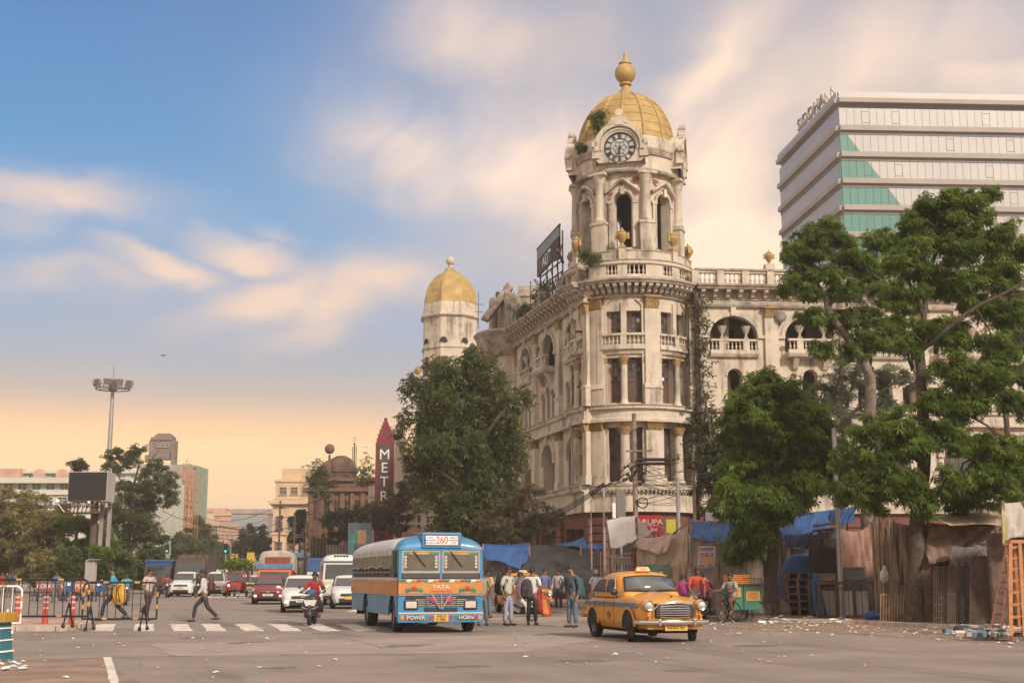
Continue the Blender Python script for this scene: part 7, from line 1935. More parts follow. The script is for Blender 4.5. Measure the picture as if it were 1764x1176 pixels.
def car(label, px, py, yaw, L=4.2, W=.84, H=1.5, belt=.92, hood=1.05, cowl=.25, roof0=1.85, roof1=3.1, tail=3.9, pm=P_WHITE, plate=m_plate, ptxt='', d=None, lit=True, group=None, name='car', cat='car', suv=False, r=.31, chromeg=True, low=.22):
 """modern car seen from the front; the root lies under the front axle"""
 p = gnd(px, py) if d is None else Vector((at(px, 1000, d).x, d, 0)); C_ = E(name, label, cat, p, yaw, group)
 y0 = -.85; k = belt
 pf = lambda w, zb, zs_, zc: [(w * .86, zb), (w, zb + .16), (w * 1.0, (zb + zs_) / 2 + .05), (w * .97, zs_ - .05), (w * .9, zs_), (w * .5, zc - .01), (0, zc)]
 st = [(y0, pf(W * .72, low + .1, k - .30, k - .28)), (y0 + .08, pf(W * .86, low + .02, k - .2, k - .16)), (y0 + .35, pf(W * .96, low, k - .11, k - .03)), (y0 + hood * .8, pf(W, low, k - .03, k + .06)), (y0 + hood + .1, pf(W, low, k, k + .08)), (y0 + 2.2, pf(W, low, k, k + .04)), (y0 + tail - .3, pf(W * .98, low + .02, k + .03, k + .06)), (y0 + L - .08, pf(W * .9, low + .1, k - .02, k + .03)), (y0 + L, pf(W * .8, low + .25, k - .1, k - .08))]
 shell(C_, 'body', pm, st)
 cf = lambda w0, w1, z: [(w0, k - .03), (w0 * .985, k + .06), (w1 * 1.02, z - .12), (w1 * .92, z - .03), (w1 * .6, z), (0, z + .01)]
 flat = lambda w: [(w, k - .03), (w * .98, k), (w * .95, k + .02), (w * .9, k + .03), (w * .6, k + .05), (0, k + .06)]
 cw = y0 + hood + cowl - .15; w1 = W * .76
 shell(C_, 'cabin', pm, [(cw, flat(W * .86)), (cw + .06, flat(W * .88)), (y0 + roof0, cf(W * .93, w1, H - .02)), (y0 + roof0 + .25, cf(W * .94, w1, H)), (y0 + roof1, cf(W * .93, w1, H - .01)), (y0 + roof1 + .12, cf(W * .92, w1 * .98, H - .05)), (y0 + tail - .05, flat(W * .86)), (y0 + tail, flat(W * .84))])
 a, b = cw + .05, y0 + roof0 - .10; zA, zB = k + .10, H - .13
 patch(C_, 'windscreen', m_glass, [(-W * .80, a - .03, zA), (W * .80, a - .03, zA), (w1 * .90, b - .04, zB), (-w1 * .90, b - .04, zB)], th=-.03)
 for s in (-1, 1):
  for q0, q1 in ((a + .32, y0 + (roof0 + roof1) / 2 - .02), (y0 + (roof0 + roof1) / 2 + .05, y0 + roof1 + .15)):
   patch(C_, 'side_window', m_glass, [(s * W * .945, q0, k + .07), (s * W * .945, q1, k + .07), (s * (w1 + .025), q1 - .05, H - .14), (s * (w1 + .025), max(q0 + .05, b + .12), H - .14)], th=.02 * -s)
  lb = patch(C_, 'headlight', m_headl, [(s * W * .52, y0 + .04, k - .30), (s * W * .93, y0 + .26, k - .25), (s * W * .94, y0 + .34, k - .12), (s * W * .58, y0 + .10, k - .20)], th=-.035 * s)
  if lit: m = M(); m.ball((s * W * .76, y0 + .02, low + .22), (.07, .03, .055), 8, 6); m.build('fog_lamp', m_lit, C_)
  m = M(); m.ball((s * (W + .12), cw + .35, k + .06), (.11, .05, .075), 8, 6); m.bar((s * W * .93, cw + .38, k), (s * (W + .08), cw + .36, k + .04), .03); m.build('mirror', pm if not suv else m_plast, C_)
  for y in (0, L - 1.75): arch(C_, s * (W - .008), y, r + .07)
  bx(C_, 'door_handle', m_chrome, s * W - .01, s * W + .012, y0 + 2.0, y0 + 2.2, k - .12, k - .09)
 bx(C_, 'grille', m_plast, -W * .52, W * .52, y0 - .022, y0 + .2, k - .38, k - .26, bevel=.01)
 if chromeg: bx(C_, 'grille_bar', m_chrome, -W * .5, W * .5, y0 - .035, y0 + .1, k - .30, k - .272); bx(C_, 'badge', m_chrome, -.07, .07, y0 - .045, y0, k - .34, k - .24)
 bx(C_, 'lower_grille', m_plast, -W * .6, W * .6, y0 - .012, y0 + .2, low + .08, low + .26, bevel=.01)
 pl = bx(C_, 'number_plate', plate, -.26, .26, y0 - .045, y0 - .024, k - .52, k - .40)
 if ptxt: text(ptxt, pl, (0, y0 - .048, k - .46), (PI / 2, 0, 0), .11, m_txtblack)
 bx(C_, 'underbody', m_under, -W * .8, W * .8, y0 + .2, y0 + L - .2, .16, low + .12)
 for s in (-1, 1):
  for y in (0, L - 1.75): wheel(C_, s * (W - .10), y, r, .21)
 return C_
# ---------------------------------------------------------------- the bus
pb = Vector((-1.90, 34.9, 0)); BUS = E('city_bus', 'blue and orange painted city bus numbered 260 turning towards the junction', 'bus', pb, R(15))
BW, BL = 1.14, 8.6
def bp(w, zb, k=1.0): return [(w * .98, zb), (w, zb + .15), (w, 1.0), (w, 1.46)]
m = M()
st = [(0.0, [(BW * .97, .5), (BW, .62), (BW, 1.44)]), (BL, [(BW * .97, .5), (BW, .62), (BW, 1.44)])]
# side skins with wheel cut-outs built as wall strips
def side(s):
 m = M(); x = s * BW; cuts = [(.95, .56), (5.65, .56)]
 ys = sorted({0.0, BL} | {c + q * r_ for c, r_ in cuts for q in (-1, -.9, -.7, -.4, 0, .4, .7, .9, 1)})
 def low_z(y):
  for c, r_ in cuts:
   if abs(y - c) <= r_ + 1e-6: return max(.42, .42 + math.sqrt(max(0, r_ ** 2 - (y - c) ** 2)) * 1.05)
  return .42
 m.grid([[(x, y, low_z(y)), (x, y, .98)] for y in ys], 0, False); m.grid([[(x - s * .05, y, low_z(y)), (x - s * .05, y, .98)] for y in ys], 0, False)
 m.grid([[(x, y, low_z(y)), (x - s * .05, y, low_z(y))] for y in ys], 0, False)
 return m
for s in (-1, 1):
 side(s).build('side_panel', P_BLUE, BUS)
 bx(BUS, 'orange_band', P_ORANGE, min(s * BW, s * (BW + .012)) - .02, max(s * BW, s * (BW + .012)), .04, BL, .98, 1.36)
 bx(BUS, 'waist_rail', P_ROOF, min(s * (BW - .04), s * (BW + .03)), max(s * (BW - .04), s * (BW + .03)), .04, BL, 1.36, 1.44)
 bx(BUS, 'rub_rail', m_chrome, min(s * BW, s * (BW + .03)), max(s * BW, s * (BW + .03)), .04, BL, .955, .98)
 n = 10; y0 = .95
 for i in range(n + 1):
  y = y0 + i * (BL - 1.1) / n; bx(BUS, 'window_post', P_BLUE if i in (0, n) else m_strip, min(s * BW, s * (BW - .05)), max(s * BW, s * (BW - .05)), y - .035, y + .035, 1.44, 2.17)
  if i < n:
   h = rnd.choice((1.72, 1.74, 1.76)); yy = (BL - 1.1) / n
   m = M(); m.hexa([(s * (BW + .005), y + .04, h), (s * (BW + .005), y + yy - .04, h), (s * (BW - .02), y + yy - .04, h), (s * (BW - .02), y + .04, h), (s * BW, y + .04, 2.16), (s * BW, y + yy - .04, 2.16), (s * (BW - .03), y + yy - .04, 2.16), (s * (BW - .03), y + .04, 2.16)])
   w = m.build('shutter', mat('olive_shutter', (.17, .15, .10), .6, var=.2, scale=3), BUS)
   bx(w, 'shutter_roll', P_ROOF, min(s * (BW + .02), s * (BW - .02)), max(s * (BW + .02), s * (BW - .02)), y + .05, y + yy - .05, 2.03, 2.16); bx(w, 'shutter_rail', m_galv, min(s * (BW + .02), s * (BW - .02)), max(s * (BW + .02), s * (BW - .02)), y + .02, y + yy - .02, h - .04, h)
   m = M(); m.bar((s * BW, y + yy * .5, 1.44), (s * BW, y + yy * .5, h), .022); m.bar((s * BW, y, 1.58), (s * BW, y + yy, 1.58), .02); tag(m.build('window_bars', m_galv, w), kind='stuff')
 bx(BUS, 'cab_window', m_glass, min(s * BW, s * (BW - .03)), max(s * BW, s * (BW - .03)), .14, .86, 1.5, 2.12); bx(BUS, 'cab_frame', P_BLUE, min(s * (BW - .05), s * (BW + .012)), max(s * (BW - .05), s * (BW + .012)), 0, .13, .98, 2.2)
 m = M(); m.bar((s * BW, -.02, 1.5), (s * (BW + .25), -.18, 1.66), .025); m.box(s * (BW + .2) - .06, s * (BW + .2) + .06, -.21, -.17, 1.45, 1.72); m.build('mirror', m_blackiron, BUS)
 t = text('কলিকাতা হাওড়া', BUS, (s * (BW + .016), 3.2, 1.17), (PI / 2, 0, s * PI / 2), .26, mat('bus_lettering', (.10, .12, .20), .6, var=.1), 'side_lettering')
 for y in (.5, 1.0, 6.2, 7.2): m = M(); m.ball((s * BW, y, 1.17), (.02, .14, .1), 8, 6); m.ball((s * BW, y + .2, 1.12), (.018, .1, .06), 8, 6); m.build('painted_flower', mat('paint_leaf', (.08, .2, .09), .6, var=.3), BUS, split=True)
rp = [(BW * 1.02, 2.14), (BW * 1.03, 2.2), (BW * .97, 2.36), (BW * .78, 2.50), (BW * .4, 2.575), (0, 2.59)]
sc = lambda k, dz, w=1: [(x * w, 2.14 + (z - 2.14) * k + dz) for x, z in rp]
shell(BUS, 'roof', P_ROOF, [(.98, rp), (1.2, rp), (4, rp), (7.6, rp), (BL - .15, sc(.8, 0)), (BL, sc(.3, 0, .96))])
shell(BUS, 'roof_front', P_BLUE, [(-.07, sc(.12, 0, 1.0)), (-.06, sc(.55, 0, .995)), (.1, sc(.85, 0, .995)), (.42, sc(1.0, .01, 1.0)), (.975, sc(1.02, .01, 1.003))])
bx(BUS, 'rear_wall', P_BLUE, -BW, BW, BL - .05, BL, .45, 2.2); bx(BUS, 'floor', m_under, -BW + .06, BW - .06, .3, BL - .06, .62, .72); bx(BUS, 'partition', m_dark, -BW + .1, .12, 1.2, 1.24, .72, 2.2)
for y in np.arange(1.8, 8.2, .8):
 for s in (-1, 1): bx(BUS, 'seat', T_DKTAN, s * .72 - .34, s * .72 + .34, y, y + .12, .9, 1.62)
# front
F = -.03
bx(BUS, 'front_panel', P_ORANGE, -BW, BW, F - .03, .05, 1.02, 1.30); bx(BUS, 'flower_strip', mat('strip_grey', (.22, .24, .22), .5, var=.3, scale=4), -BW, BW, F - .035, .05, 1.302, 1.40)
cols = [mat('paint_green', (.04, .20, .08), .6, var=.2), mat('paint_red', (.40, .03, .03), .6, var=.2), mat('paint_amber', (.55, .25, .03), .6, var=.2), m_white]
for i in range(15):
 x = -BW + .12 + i * (2 * BW - .24) / 14; m = M(); m.ball((x, F - .037, 1.35), (.07, .012, .035), 8, 5); m.ball((x + .05, F - .037, 1.365), (.05, .012, .02), 8, 5); m.build('painted_leaf', cols[i * 3 % 4], BUS)
for s in (-1, 1):
 for k, (dx, c, rx, rz) in enumerate(((0, 1, .08, .07), (-.11, 0, .08, .05), (.11, 0, .08, .05), (-.19, 0, .05, .06), (.19, 0, .05, .06))): m = M(); m.ball((s * .72 + dx, F - .034, 1.15 - abs(dx) * .25), (rx, .015, rz), 8, 6); m.build('painted_rose', cols[c], BUS)
 fr = [(s * BW, 1.44, 0), ]
 x0, x1 = (.03, BW - .08) if s > 0 else (-BW + .08, -.03)
 for q in ((x0, x1, 2.10, 2.16), (x0, x1, 1.55, 1.61), (x0, x0 + .045, 1.61, 2.10), (x1 - .045, x1, 1.61, 2.10)): bx(BUS, 'windscreen_frame', m_chrome if s > 0 else m_galv, q[0], q[1], F - .03, F + .03, q[2], q[3])
 ws = bx(BUS, 'windscreen', mat('bus_glass', (.10, .085, .065) if s < 0 else (.06, .05, .042), .12, var=.25, scale=1.2, spec=.8), x0 + .04, x1 - .04, F - .012, F + .012, 1.6, 2.11, label='dusty left half of the windscreen' if s < 0 else 'clearer right half of the windscreen with stickers')
 bx(ws, 'painted_border', cols[0], x0 + .05, x1 - .05, F - .018, F - .0125, 2.04, 2.10); bx(ws, 'painted_border', cols[2], x0 + .2, x1 - .3, F - .022, F - .0185, 2.045, 2.09)
 for k in range(4):
  for q in (x0 + .10, x1 - .10): m = M(); m.lathe([(.018, -.004), (.034, -.004), (.034, .004), (.018, .004)], 10, (q, F - .018, 1.72 + .085 * k), ax='y', cap=False); m.build('sticker', m_white, ws)
 m = M(); m.bar((s * .5 - .25, F - .05, 2.12), (s * .5 + .08, F - .05, 1.72), .022); m.build('wiper', m_blackiron, BUS)
 bx(BUS, 'headlight_surround', m_plast, s * .80 - .19, s * .80 + .19, F - .06, F + .02, .60, .86, bevel=.03)
 bx(BUS, 'headlight', m_headl, s * .80 - .145, s * .80 + .145, F - .075, F - .05, .645, .815, bevel=.02)
 for x, c in ((1.05, 2), (.95, 1), (.42, 0), (.27, 1)): m = M(); m.lathe([(.001, -.01), (.055, -.008), (.055, .01)], 14, (s * x, -.125, .40), ax='y', cap=False); m.build('reflector', cols[c], BUS)
 t = bx(BUS, 'slogan_board', m_signdark, s * .68 - .2, s * .68 + .2, -.135, -.12, .33, .47); text('POWER' if s < 0 else 'HORN', t, (s * .68, -.14, .40), (PI / 2, 0, 0), .14, m_white)
 bx(BUS, 'chrome_bar', m_chrome, s * .82 - .32, s * .82 + .32, F - .045, F - .002, .97, 1.0)
 for k in range(4): bx(BUS, 'grille_slat', m_galv, s * .55 - .13, s * .55 + .13, F - .05, F - .02, .70 + .05 * k, .722 + .05 * k)
 m = M(); m.ball((s * .2, F - .05, .86), (.13, .03, .10), 10, 6); m.build('rosette', mat('pink_rosette', (.32, .04, .10), .7, var=.3, scale=8), BUS)
 m = M(); m.bar((s * .26, F - .07, 1.0), (s * .02, F - .07, .62), .035); m.build('chevron_bar', m_chrome, BUS)
 bx(BUS, 'corner_post', P_BLUE, min(s * (BW - .08), s * BW), max(s * (BW - .08), s * BW), F - .02, .05, 1.40, 2.2)
m = M(); m.bar((0, F - .068, 1.0), (0, F - .068, .64), .03); m.build('chevron_bar', m_chrome, BUS)
bx(BUS, 'centre_post', P_BLUE, -.03, .03, F - .025, F + .03, 1.40, 2.18); bx(BUS, 'lower_screen', m_glass, -BW + .1, BW - .1, F - .005, F + .01, 1.42, 1.55)
bx(BUS, 'grille_panel', P_BLUE, -BW, BW, F - .015, .05, .50, 1.02); bx(BUS, 'grille_recess', m_plast, -.95, .95, F - .025, F - .016, .70, .96)
for k in range(5): bx(BUS, 'grille_slat', m_galv, -.40, .40, F - .048, F - .026, .71 + .05 * k, .73 + .05 * k)
bx(BUS, 'lower_grille', m_plast, -.45, .45, F - .03, F - .016, .55, .66); bx(BUS, 'sill', P_ROOF, -BW, BW, F - .08, F - .016, .5, .535)
bx(BUS, 'bumper', P_BLUE, -BW - .02, BW + .02, -.12, .05, .27, .49, bevel=.02)
pl = bx(BUS, 'number_plate', m_platey, -.19, .19, -.14, -.122, .30, .48); text('WB 23', pl, (0, -.143, .43), (PI / 2, 0, 0), .09, m_txtblack); text('D 4881', pl, (0, -.143, .35), (PI / 2, 0, 0), .09, m_txtblack)
text('TATA', BUS, (0, F - .036, 1.19), (PI / 2, 0, 0), .13, m_white, sx=1.4); bx(BUS, 'red_line', cols[1], -.3, .3, F - .036, F - .0305, 1.065, 1.085)
rb_ = bx(BUS, 'route_box', P_BLUE, -.54, .54, -.12, .6, 2.2, 2.62, bevel=.03); bx(rb_, 'board_rim', m_signdark, -.47, .47, -.128, -.118, 2.26, 2.56, bevel=.02); bx(rb_, 'route_board', m_white, -.44, .44, -.138, -.129, 2.29, 2.53)
text('260', rb_, (0, -.14, 2.41), (PI / 2, 0, 0), .26, mat('route_red', (.5, .02, .02), .6, var=0), sx=.85)
for s, l3 in ((-1, ('GARIA', 'ESPLANADE', 'HOWRAH')), (1, ('PARK ST', 'HOWRAH', 'B.B.D'))):
 for k, w in enumerate(l3): text(w, rb_, (s * .32, -.14, 2.48 - .07 * k), (PI / 2, 0, 0), .058, mat('route_blue', (.03, .06, .3), .6, var=0))
for s in (-1, 1): wheel(BUS, s * (BW - .17), .95, .46, .26, R(-4)); wheel(BUS, s * (BW - .19), 5.65, .46, .30)
bx(BUS, 'axle', m_under, -.9, .9, .88, 1.02, .36, .52); bx(BUS, 'axle', m_under, -.9, .9, 5.55, 5.75, .36, .52); bx(BUS, 'mudflap', m_under, -BW, -BW + .4, 7.4, 7.44, .3, .6); bx(BUS, 'chassis', m_under, -.5, .5, .1, BL - .3, .5, .62)
# ---------------------------------------------------------------- the yellow taxis
def taxi(label, x, y, yaw, steer=0, group=None):
 T = E('taxi', label, 'taxi', (x, y, 0), yaw, group); y0 = -.78
 pf = lambda w, zb, zf, zv, zc, e=1.0: [(w * .88, zb), (w * 1.0, zb + .14), (w * 1.02, .58), (w * .98, zf - .12), (w * .86, zf), (w * .70, zv), (w * .46, zc - .025), (w * .1, zc), (0, zc + .012)]
 shell(T, 'body', P_TAXI, [(y0, pf(.56, .34, .72, .72, .74)), (y0 + .05, pf(.68, .28, .84, .78, .84)), (y0 + .3, pf(.78, .24, .93, .86, .95)), (y0 + .9, pf(.81, .23, .97, .92, 1.04)), (y0 + 1.35, pf(.82, .23, .98, .98, 1.08)), (y0 + 2.4, pf(.82, .23, .98, 1.0, 1.04)), (y0 + 3.2, pf(.82, .23, .98, .99, 1.03)), (y0 + 3.8, pf(.79, .26, .92, .92, .97)), (y0 + 4.2, pf(.70, .32, .78, .80, .82)), (y0 + 4.3, pf(.56, .4, .66, .66, .68))], 2)
 k = .98; cf = lambda w0, w1, z: [(w0, k - .04), (w0, k + .06), (w1 * 1.05, z - .17), (w1 * .95, z - .06), (w1 * .66, z - .005), (0, z + .015)]
 fl = lambda w: [(w, k - .04), (w * .99, k), (w * .96, k + .02), (w * .9, k + .04), (w * .6, k + .075), (0, k + .09)]
 shell(T, 'cabin', P_TAXI, [(y0 + 1.28, fl(.68)), (y0 + 1.34, fl(.70)), (y0 + 1.70, cf(.77, .66, 1.45)), (y0 + 2.0, cf(.79, .69, 1.535)), (y0 + 2.6, cf(.79, .69, 1.55)), (y0 + 3.08, cf(.78, .66, 1.47)), (y0 + 3.38, cf(.74, .56, 1.28)), (y0 + 3.62, fl(.66)), (y0 + 3.7, fl(.62))], 2)
 a, b = y0 + 1.38, y0 + 1.66
 gf = lambda e, z0, z1, yy0, yy1, w0, w1: [(-w0, yy0 + .06, z0), (-w0 * .5, yy0 - .01, z0 - .012), (0, yy0 - .025, z0 - .015), (w0 * .5, yy0 - .01, z0 - .012), (w0, yy0 + .06, z0), (w1, yy1 + .04, z1), (w1 * .5, yy1, z1 + .03), (0, yy1 - .01, z1 + .04), (-w1 * .5, yy1, z1 + .03), (-w1, yy1 + .04, z1)]
 def scr(e, name, mt, off):
  P = gf(0, k + .13 - e, 1.385 + e, a - off - e * .7, b - off + e * .7, .655 + e, .565 + e); m = M(); i = m.pts(P); c0 = 5
  for j in range(4): m.face((i + j, i + j + 1, i + 8 - j, i + 9 - j), 0, True)
  o = m.build(name, mt, T, fix=False); s_ = o.modifiers.new('t', 'SOLIDIFY'); s_.thickness = .02; return o
 scr(.03, 'screen_seal', m_plast, .04); scr(0, 'windscreen', mat('taxi_glass', (.10, .11, .115), .06, var=.3, scale=1.5, spec=.9), .062)
 for s in (-1, 1):
  for q0, q1, t0, t1 in ((y0 + 1.78, y0 + 2.36, y0 + 1.92, y0 + 2.34), (y0 + 2.46, y0 + 3.24, y0 + 2.47, y0 + 2.98)):
   patch(T, 'window_frame', P_TAXI, [(s * .79, q0 - .03, k + .04), (s * .79, q1 + .03, k + .04), (s * .772, q1, k + .2), (s * .718, t1 + .03, 1.37), (s * .71, (t0 + t1) / 2, 1.395), (s * .718, t0 - .03, 1.37), (s * .772, q0 + .01, k + .2)], th=.02 * -s)
   patch(T, 'side_window', mat('taxi_side_glass', (.035, .033, .032), .35, var=.3, spec=.35), [(s * .80, q0, k + .07), (s * .80, q1, k + .07), (s * .782, q1 - .03, k + .2), (s * .73, t1, 1.34), (s * .722, (t0 + t1) / 2, 1.365), (s * .73, t0, 1.34), (s * .782, q0 + .04, k + .2)], th=.02 * -s)
  for q in (y0 + 1.72, y0 + 2.42, y0 + 3.1): bx(T, 'door_seam', m_under, min(s * .832, s * .836), max(s * .832, s * .836), q - .006, q + .006, .34, .92)
  for q in (y0 + 2.3, y0 + 3.0): bx(T, 'door_handle', m_chrome, min(s * .82, s * .86), max(s * .82, s * .86), q - .08, q + .04, .885, .915, bevel=.008)
  for q0, q1 in ((y0 + .35, y0 + 1.0), (y0 + 1.0, y0 + 1.7), (y0 + 1.71, y0 + 2.41), (y0 + 2.42, y0 + 3.09), (y0 + 3.1, y0 + 3.95)):
   w0, w1 = (.80 if q0 < y0 + .5 else .831), .831 if q1 < y0 + 3.5 else .80
   m = M(); m.hexa([(s * (w0 - .03), q0, .72), (s * (w1 - .03), q1, .72), (s * (w1 + .004), q1, .72), (s * (w0 + .004), q0, .72), (s * (w0 - .05), q0, .82), (s * (w1 - .05), q1, .82), (s * (w1 - .006), q1, .82), (s * (w0 - .006), q0, .82)]); m.build('blue_stripe', P_STRIPE, T, fix=True)
  m = M(); m.lathe([(.075, -.004), (.095, -.004), (.095, .004), (.075, .004)], 16, (s * .842, y0 + 2.05, .52), ax='x', cap=False); m.bar((s * .842, y0 + 1.97, .5), (s * .842, y0 + 2.13, .54), .02); tag(m.build('door_emblem', mat('emblem_red', (.3, .04, .03), .6, var=.1), T), kind='stuff')
  m = M(); m.lathe([(.095, -.1), (.128, -.07), (.132, .0), (.12, .12), (.06, .4), (.02, .55)], 18, (s * .64, y0 + .06, .78), ax='y', cap=False); m.build('headlight_pod', P_TAXI, T)
  m = M(); m.lathe([(.09, .02), (.114, -.02), (.105, -.045), (.09, -.04)], 18, (s * .64, y0 - .055, .78), ax='y', cap=False); m.build('headlight_rim', m_chrome, T)
  m = M(); m.lathe([(.096, .0), (.07, -.035), (.03, -.05), (.002, -.052)], 18, (s * .64, y0 - .07, .78), ax='y', cap=False); m.build('headlight', m_headl, T)
  m = M(); m.lathe([(.05, .02), (.045, -.03), (.002, -.04)], 12, (s * .63, y0 - .0, .54), ax='y', cap=False); m.build('indicator', m_amber, T)
  bx(T, 'overrider', m_chrome, s * .42 - .03, s * .42 + .03, y0 - .2, y0 - .08, .32, .48, bevel=.015); m = M(); m.lathe([(.035, .0), (.03, -.02), (.002, -.025)], 10, (s * .34, y0 - .045, .33), ax='y', cap=False); m.build('fog_lamp', m_redlens, T)
  for q in (0, 2.46): arch(T, s * .842, q, .375, zb=.26)
  m = M(); m.lathe([(.37, .012), (.42, .016), (.42, -.02), (.37, -.02)], 28, (s * .83, 0, .31), ax='x', cap=False); m.lathe([(.37, .012), (.42, .016), (.42, -.02), (.37, -.02)], 28, (s * .83, 2.46, .31), ax='x', cap=False)
  q = M()
  for isl in m.islands():
   isl.v = [(v[0], v[1], max(v[2], .3)) for v in isl.v]; isl.build('wheel_lip', P_TAXI, T)
  wheel(T, s * .755, 0, .33, .18, steer); wheel(T, s * .745, 2.46, .33, .18)
 m = M(); k2 = 9
 for j in range(7):
  z = .52 + .043 * j; wd = .46 - .004 * (j - 3) ** 2
  m2 = M(); m2.tube([(wd * (i / 6 - 1) if i <= 6 else wd * (i / 6 - 1), y0 - .085 + .05 * abs(i / 6 - 1) ** 2, z + .022 * (1 - (i / 6 - 1) ** 2) * (j - 2) * .5) for i in range(13)], .011, 5); m2.build('grille_bar', m_chrome, T)
 bx(T, 'grille_recess', m_plast, -.47, .47, y0 - .06, y0 + .1, .50, .82, bevel=.03)
 m = M(); m.tube([(-.52, y0 - .02, .5), (-.52, y0 - .02, .66), (-.40, y0 - .06, .80), (0, y0 - .085, .86), (.40, y0 - .06, .80), (.52, y0 - .02, .66), (.52, y0 - .02, .5)], .016, 6); m.build('grille_surround', m_chrome, T)
 m = M(); m.tube([(-.84, y0 + .3, .40), (-.80, y0 + .0, .40), (-.6, y0 - .12, .40), (0, y0 - .16, .40), (.6, y0 - .12, .40), (.80, y0 + .0, .40), (.84, y0 + .3, .40)], .048, 8, flat=1.2); m.build('front_bumper', m_chrome, T)
 m = M(); m.tube([(-.84, y0 + 4.1, .45), (-.74, y0 + 4.36, .45), (0, y0 + 4.42, .45), (.74, y0 + 4.36, .45), (.84, y0 + 4.1, .45)], .05, 8); m.build('rear_bumper', P_TAXI, T)
 bx(T, 'valance', P_TAXI, -.66, .66, y0 - .03, y0 + .2, .24, .40, bevel=.03)
 pl = bx(T, 'number_plate', m_platey, -.27, .27, y0 - .10, y0 - .07, .22, .33); text('WB 04 E 7822', pl, (0, y0 - .104, .275), (PI / 2, 0, 0), .075, m_txtblack)
 sg = M(); sg.hexa([(-.2, -.07, 0), (.2, -.07, 0), (.2, .07, 0), (-.2, .07, 0), (-.14, -.03, .11), (.14, -.03, .11), (.14, .03, .11), (-.14, .03, .11)]); so = sg.build('roof_sign', P_TAXI, T, loc=(0, y0 + 1.95, 1.54), bevel=.015); text('TAXI', so, (0, -.056, .055), (R(70), 0, 0), .09, mat('taxi_text', (.4, .08, .03), .6, var=0))
 for s in (-1, 1): m = M(); m.bar((s * .12, y0 + 1.24, 1.10), (s * .5, y0 + 1.30, 1.13), .014); m.build('wiper', m_blackiron, T)
 m = M(); m.ball((-.90, y0 + 1.5, 1.06), (.10, .05, .075), 8, 6); m.bar((-.80, y0 + 1.52, .92), (-.88, y0 + 1.5, 1.04), .03); m.build('mirror', m_plast, T)
 bx(T, 'bonnet_badge', m_plast, -.012, .012, y0 + .12, y0 + .22, .95, .985); bx(T, 'underbody', m_under, -.66, .66, y0 + .25, y0 + 4.1, .15, .32)
 for c in T.children:
  if not c.name.startswith('wheel') or 'lip' in c.name or 'arch' in c.name: c.location.z += .05
 m = M(); m.tube([(-.35, y0 + 1.45, 1.14), (0, y0 + 1.42, 1.15), (.3, y0 + 1.45, 1.14)], .03, 6); m.build('dashboard_cloth', m_white, T)
 return T
taxi('yellow taxi with a dark blue stripe nearest the camera, its front wheels turned', 3.47, 30.6, R(15.5), R(-20), 'yellow taxis')
p = gnd(908, 1058); taxi('yellow taxi farther back, half hidden by men with backpacks', p.x + .1, 52.2, R(12), 0, 'yellow taxis')
# ---------------------------------------------------------------- other traffic
car('maroon hatchback with one fog lamp lit, left of the white sedan', 462, 1040, R(8), 4.0, .85, 1.5, .95, pm=P_RED, ptxt='WB 02', name='parked_car')
car('white sedan coming on beside the scooter rider', 520, 1054, R(10), 4.3, .86, 1.5, .94, pm=P_WHITE, ptxt='WB 06 H', tail=4.1, roof1=3.2)
car('white car with dark bumper just behind the blue bus', 603, 1040, R(9), 4.0, .84, 1.5, .95, pm=P_WHITE, plate=m_platey, lit=False, d=60)
car('dark fronted white sport utility car near the old truck', 315, 1024, R(4), 4.5, .9, 1.75, 1.1, suv=True, pm=P_WHITE, ptxt='WB', r=.36, lit=False, d=94)
p = C_ = car('small white round fronted van beside the red three wheeler', 372, 1022, R(8), 3.6, .75, 1.75, 1.0, hood=.35, cowl=.2, roof0=.85, roof1=3.2, tail=3.5, pm=P_WHITE, lit=False, d=96, name='van', cat='van', r=.29)
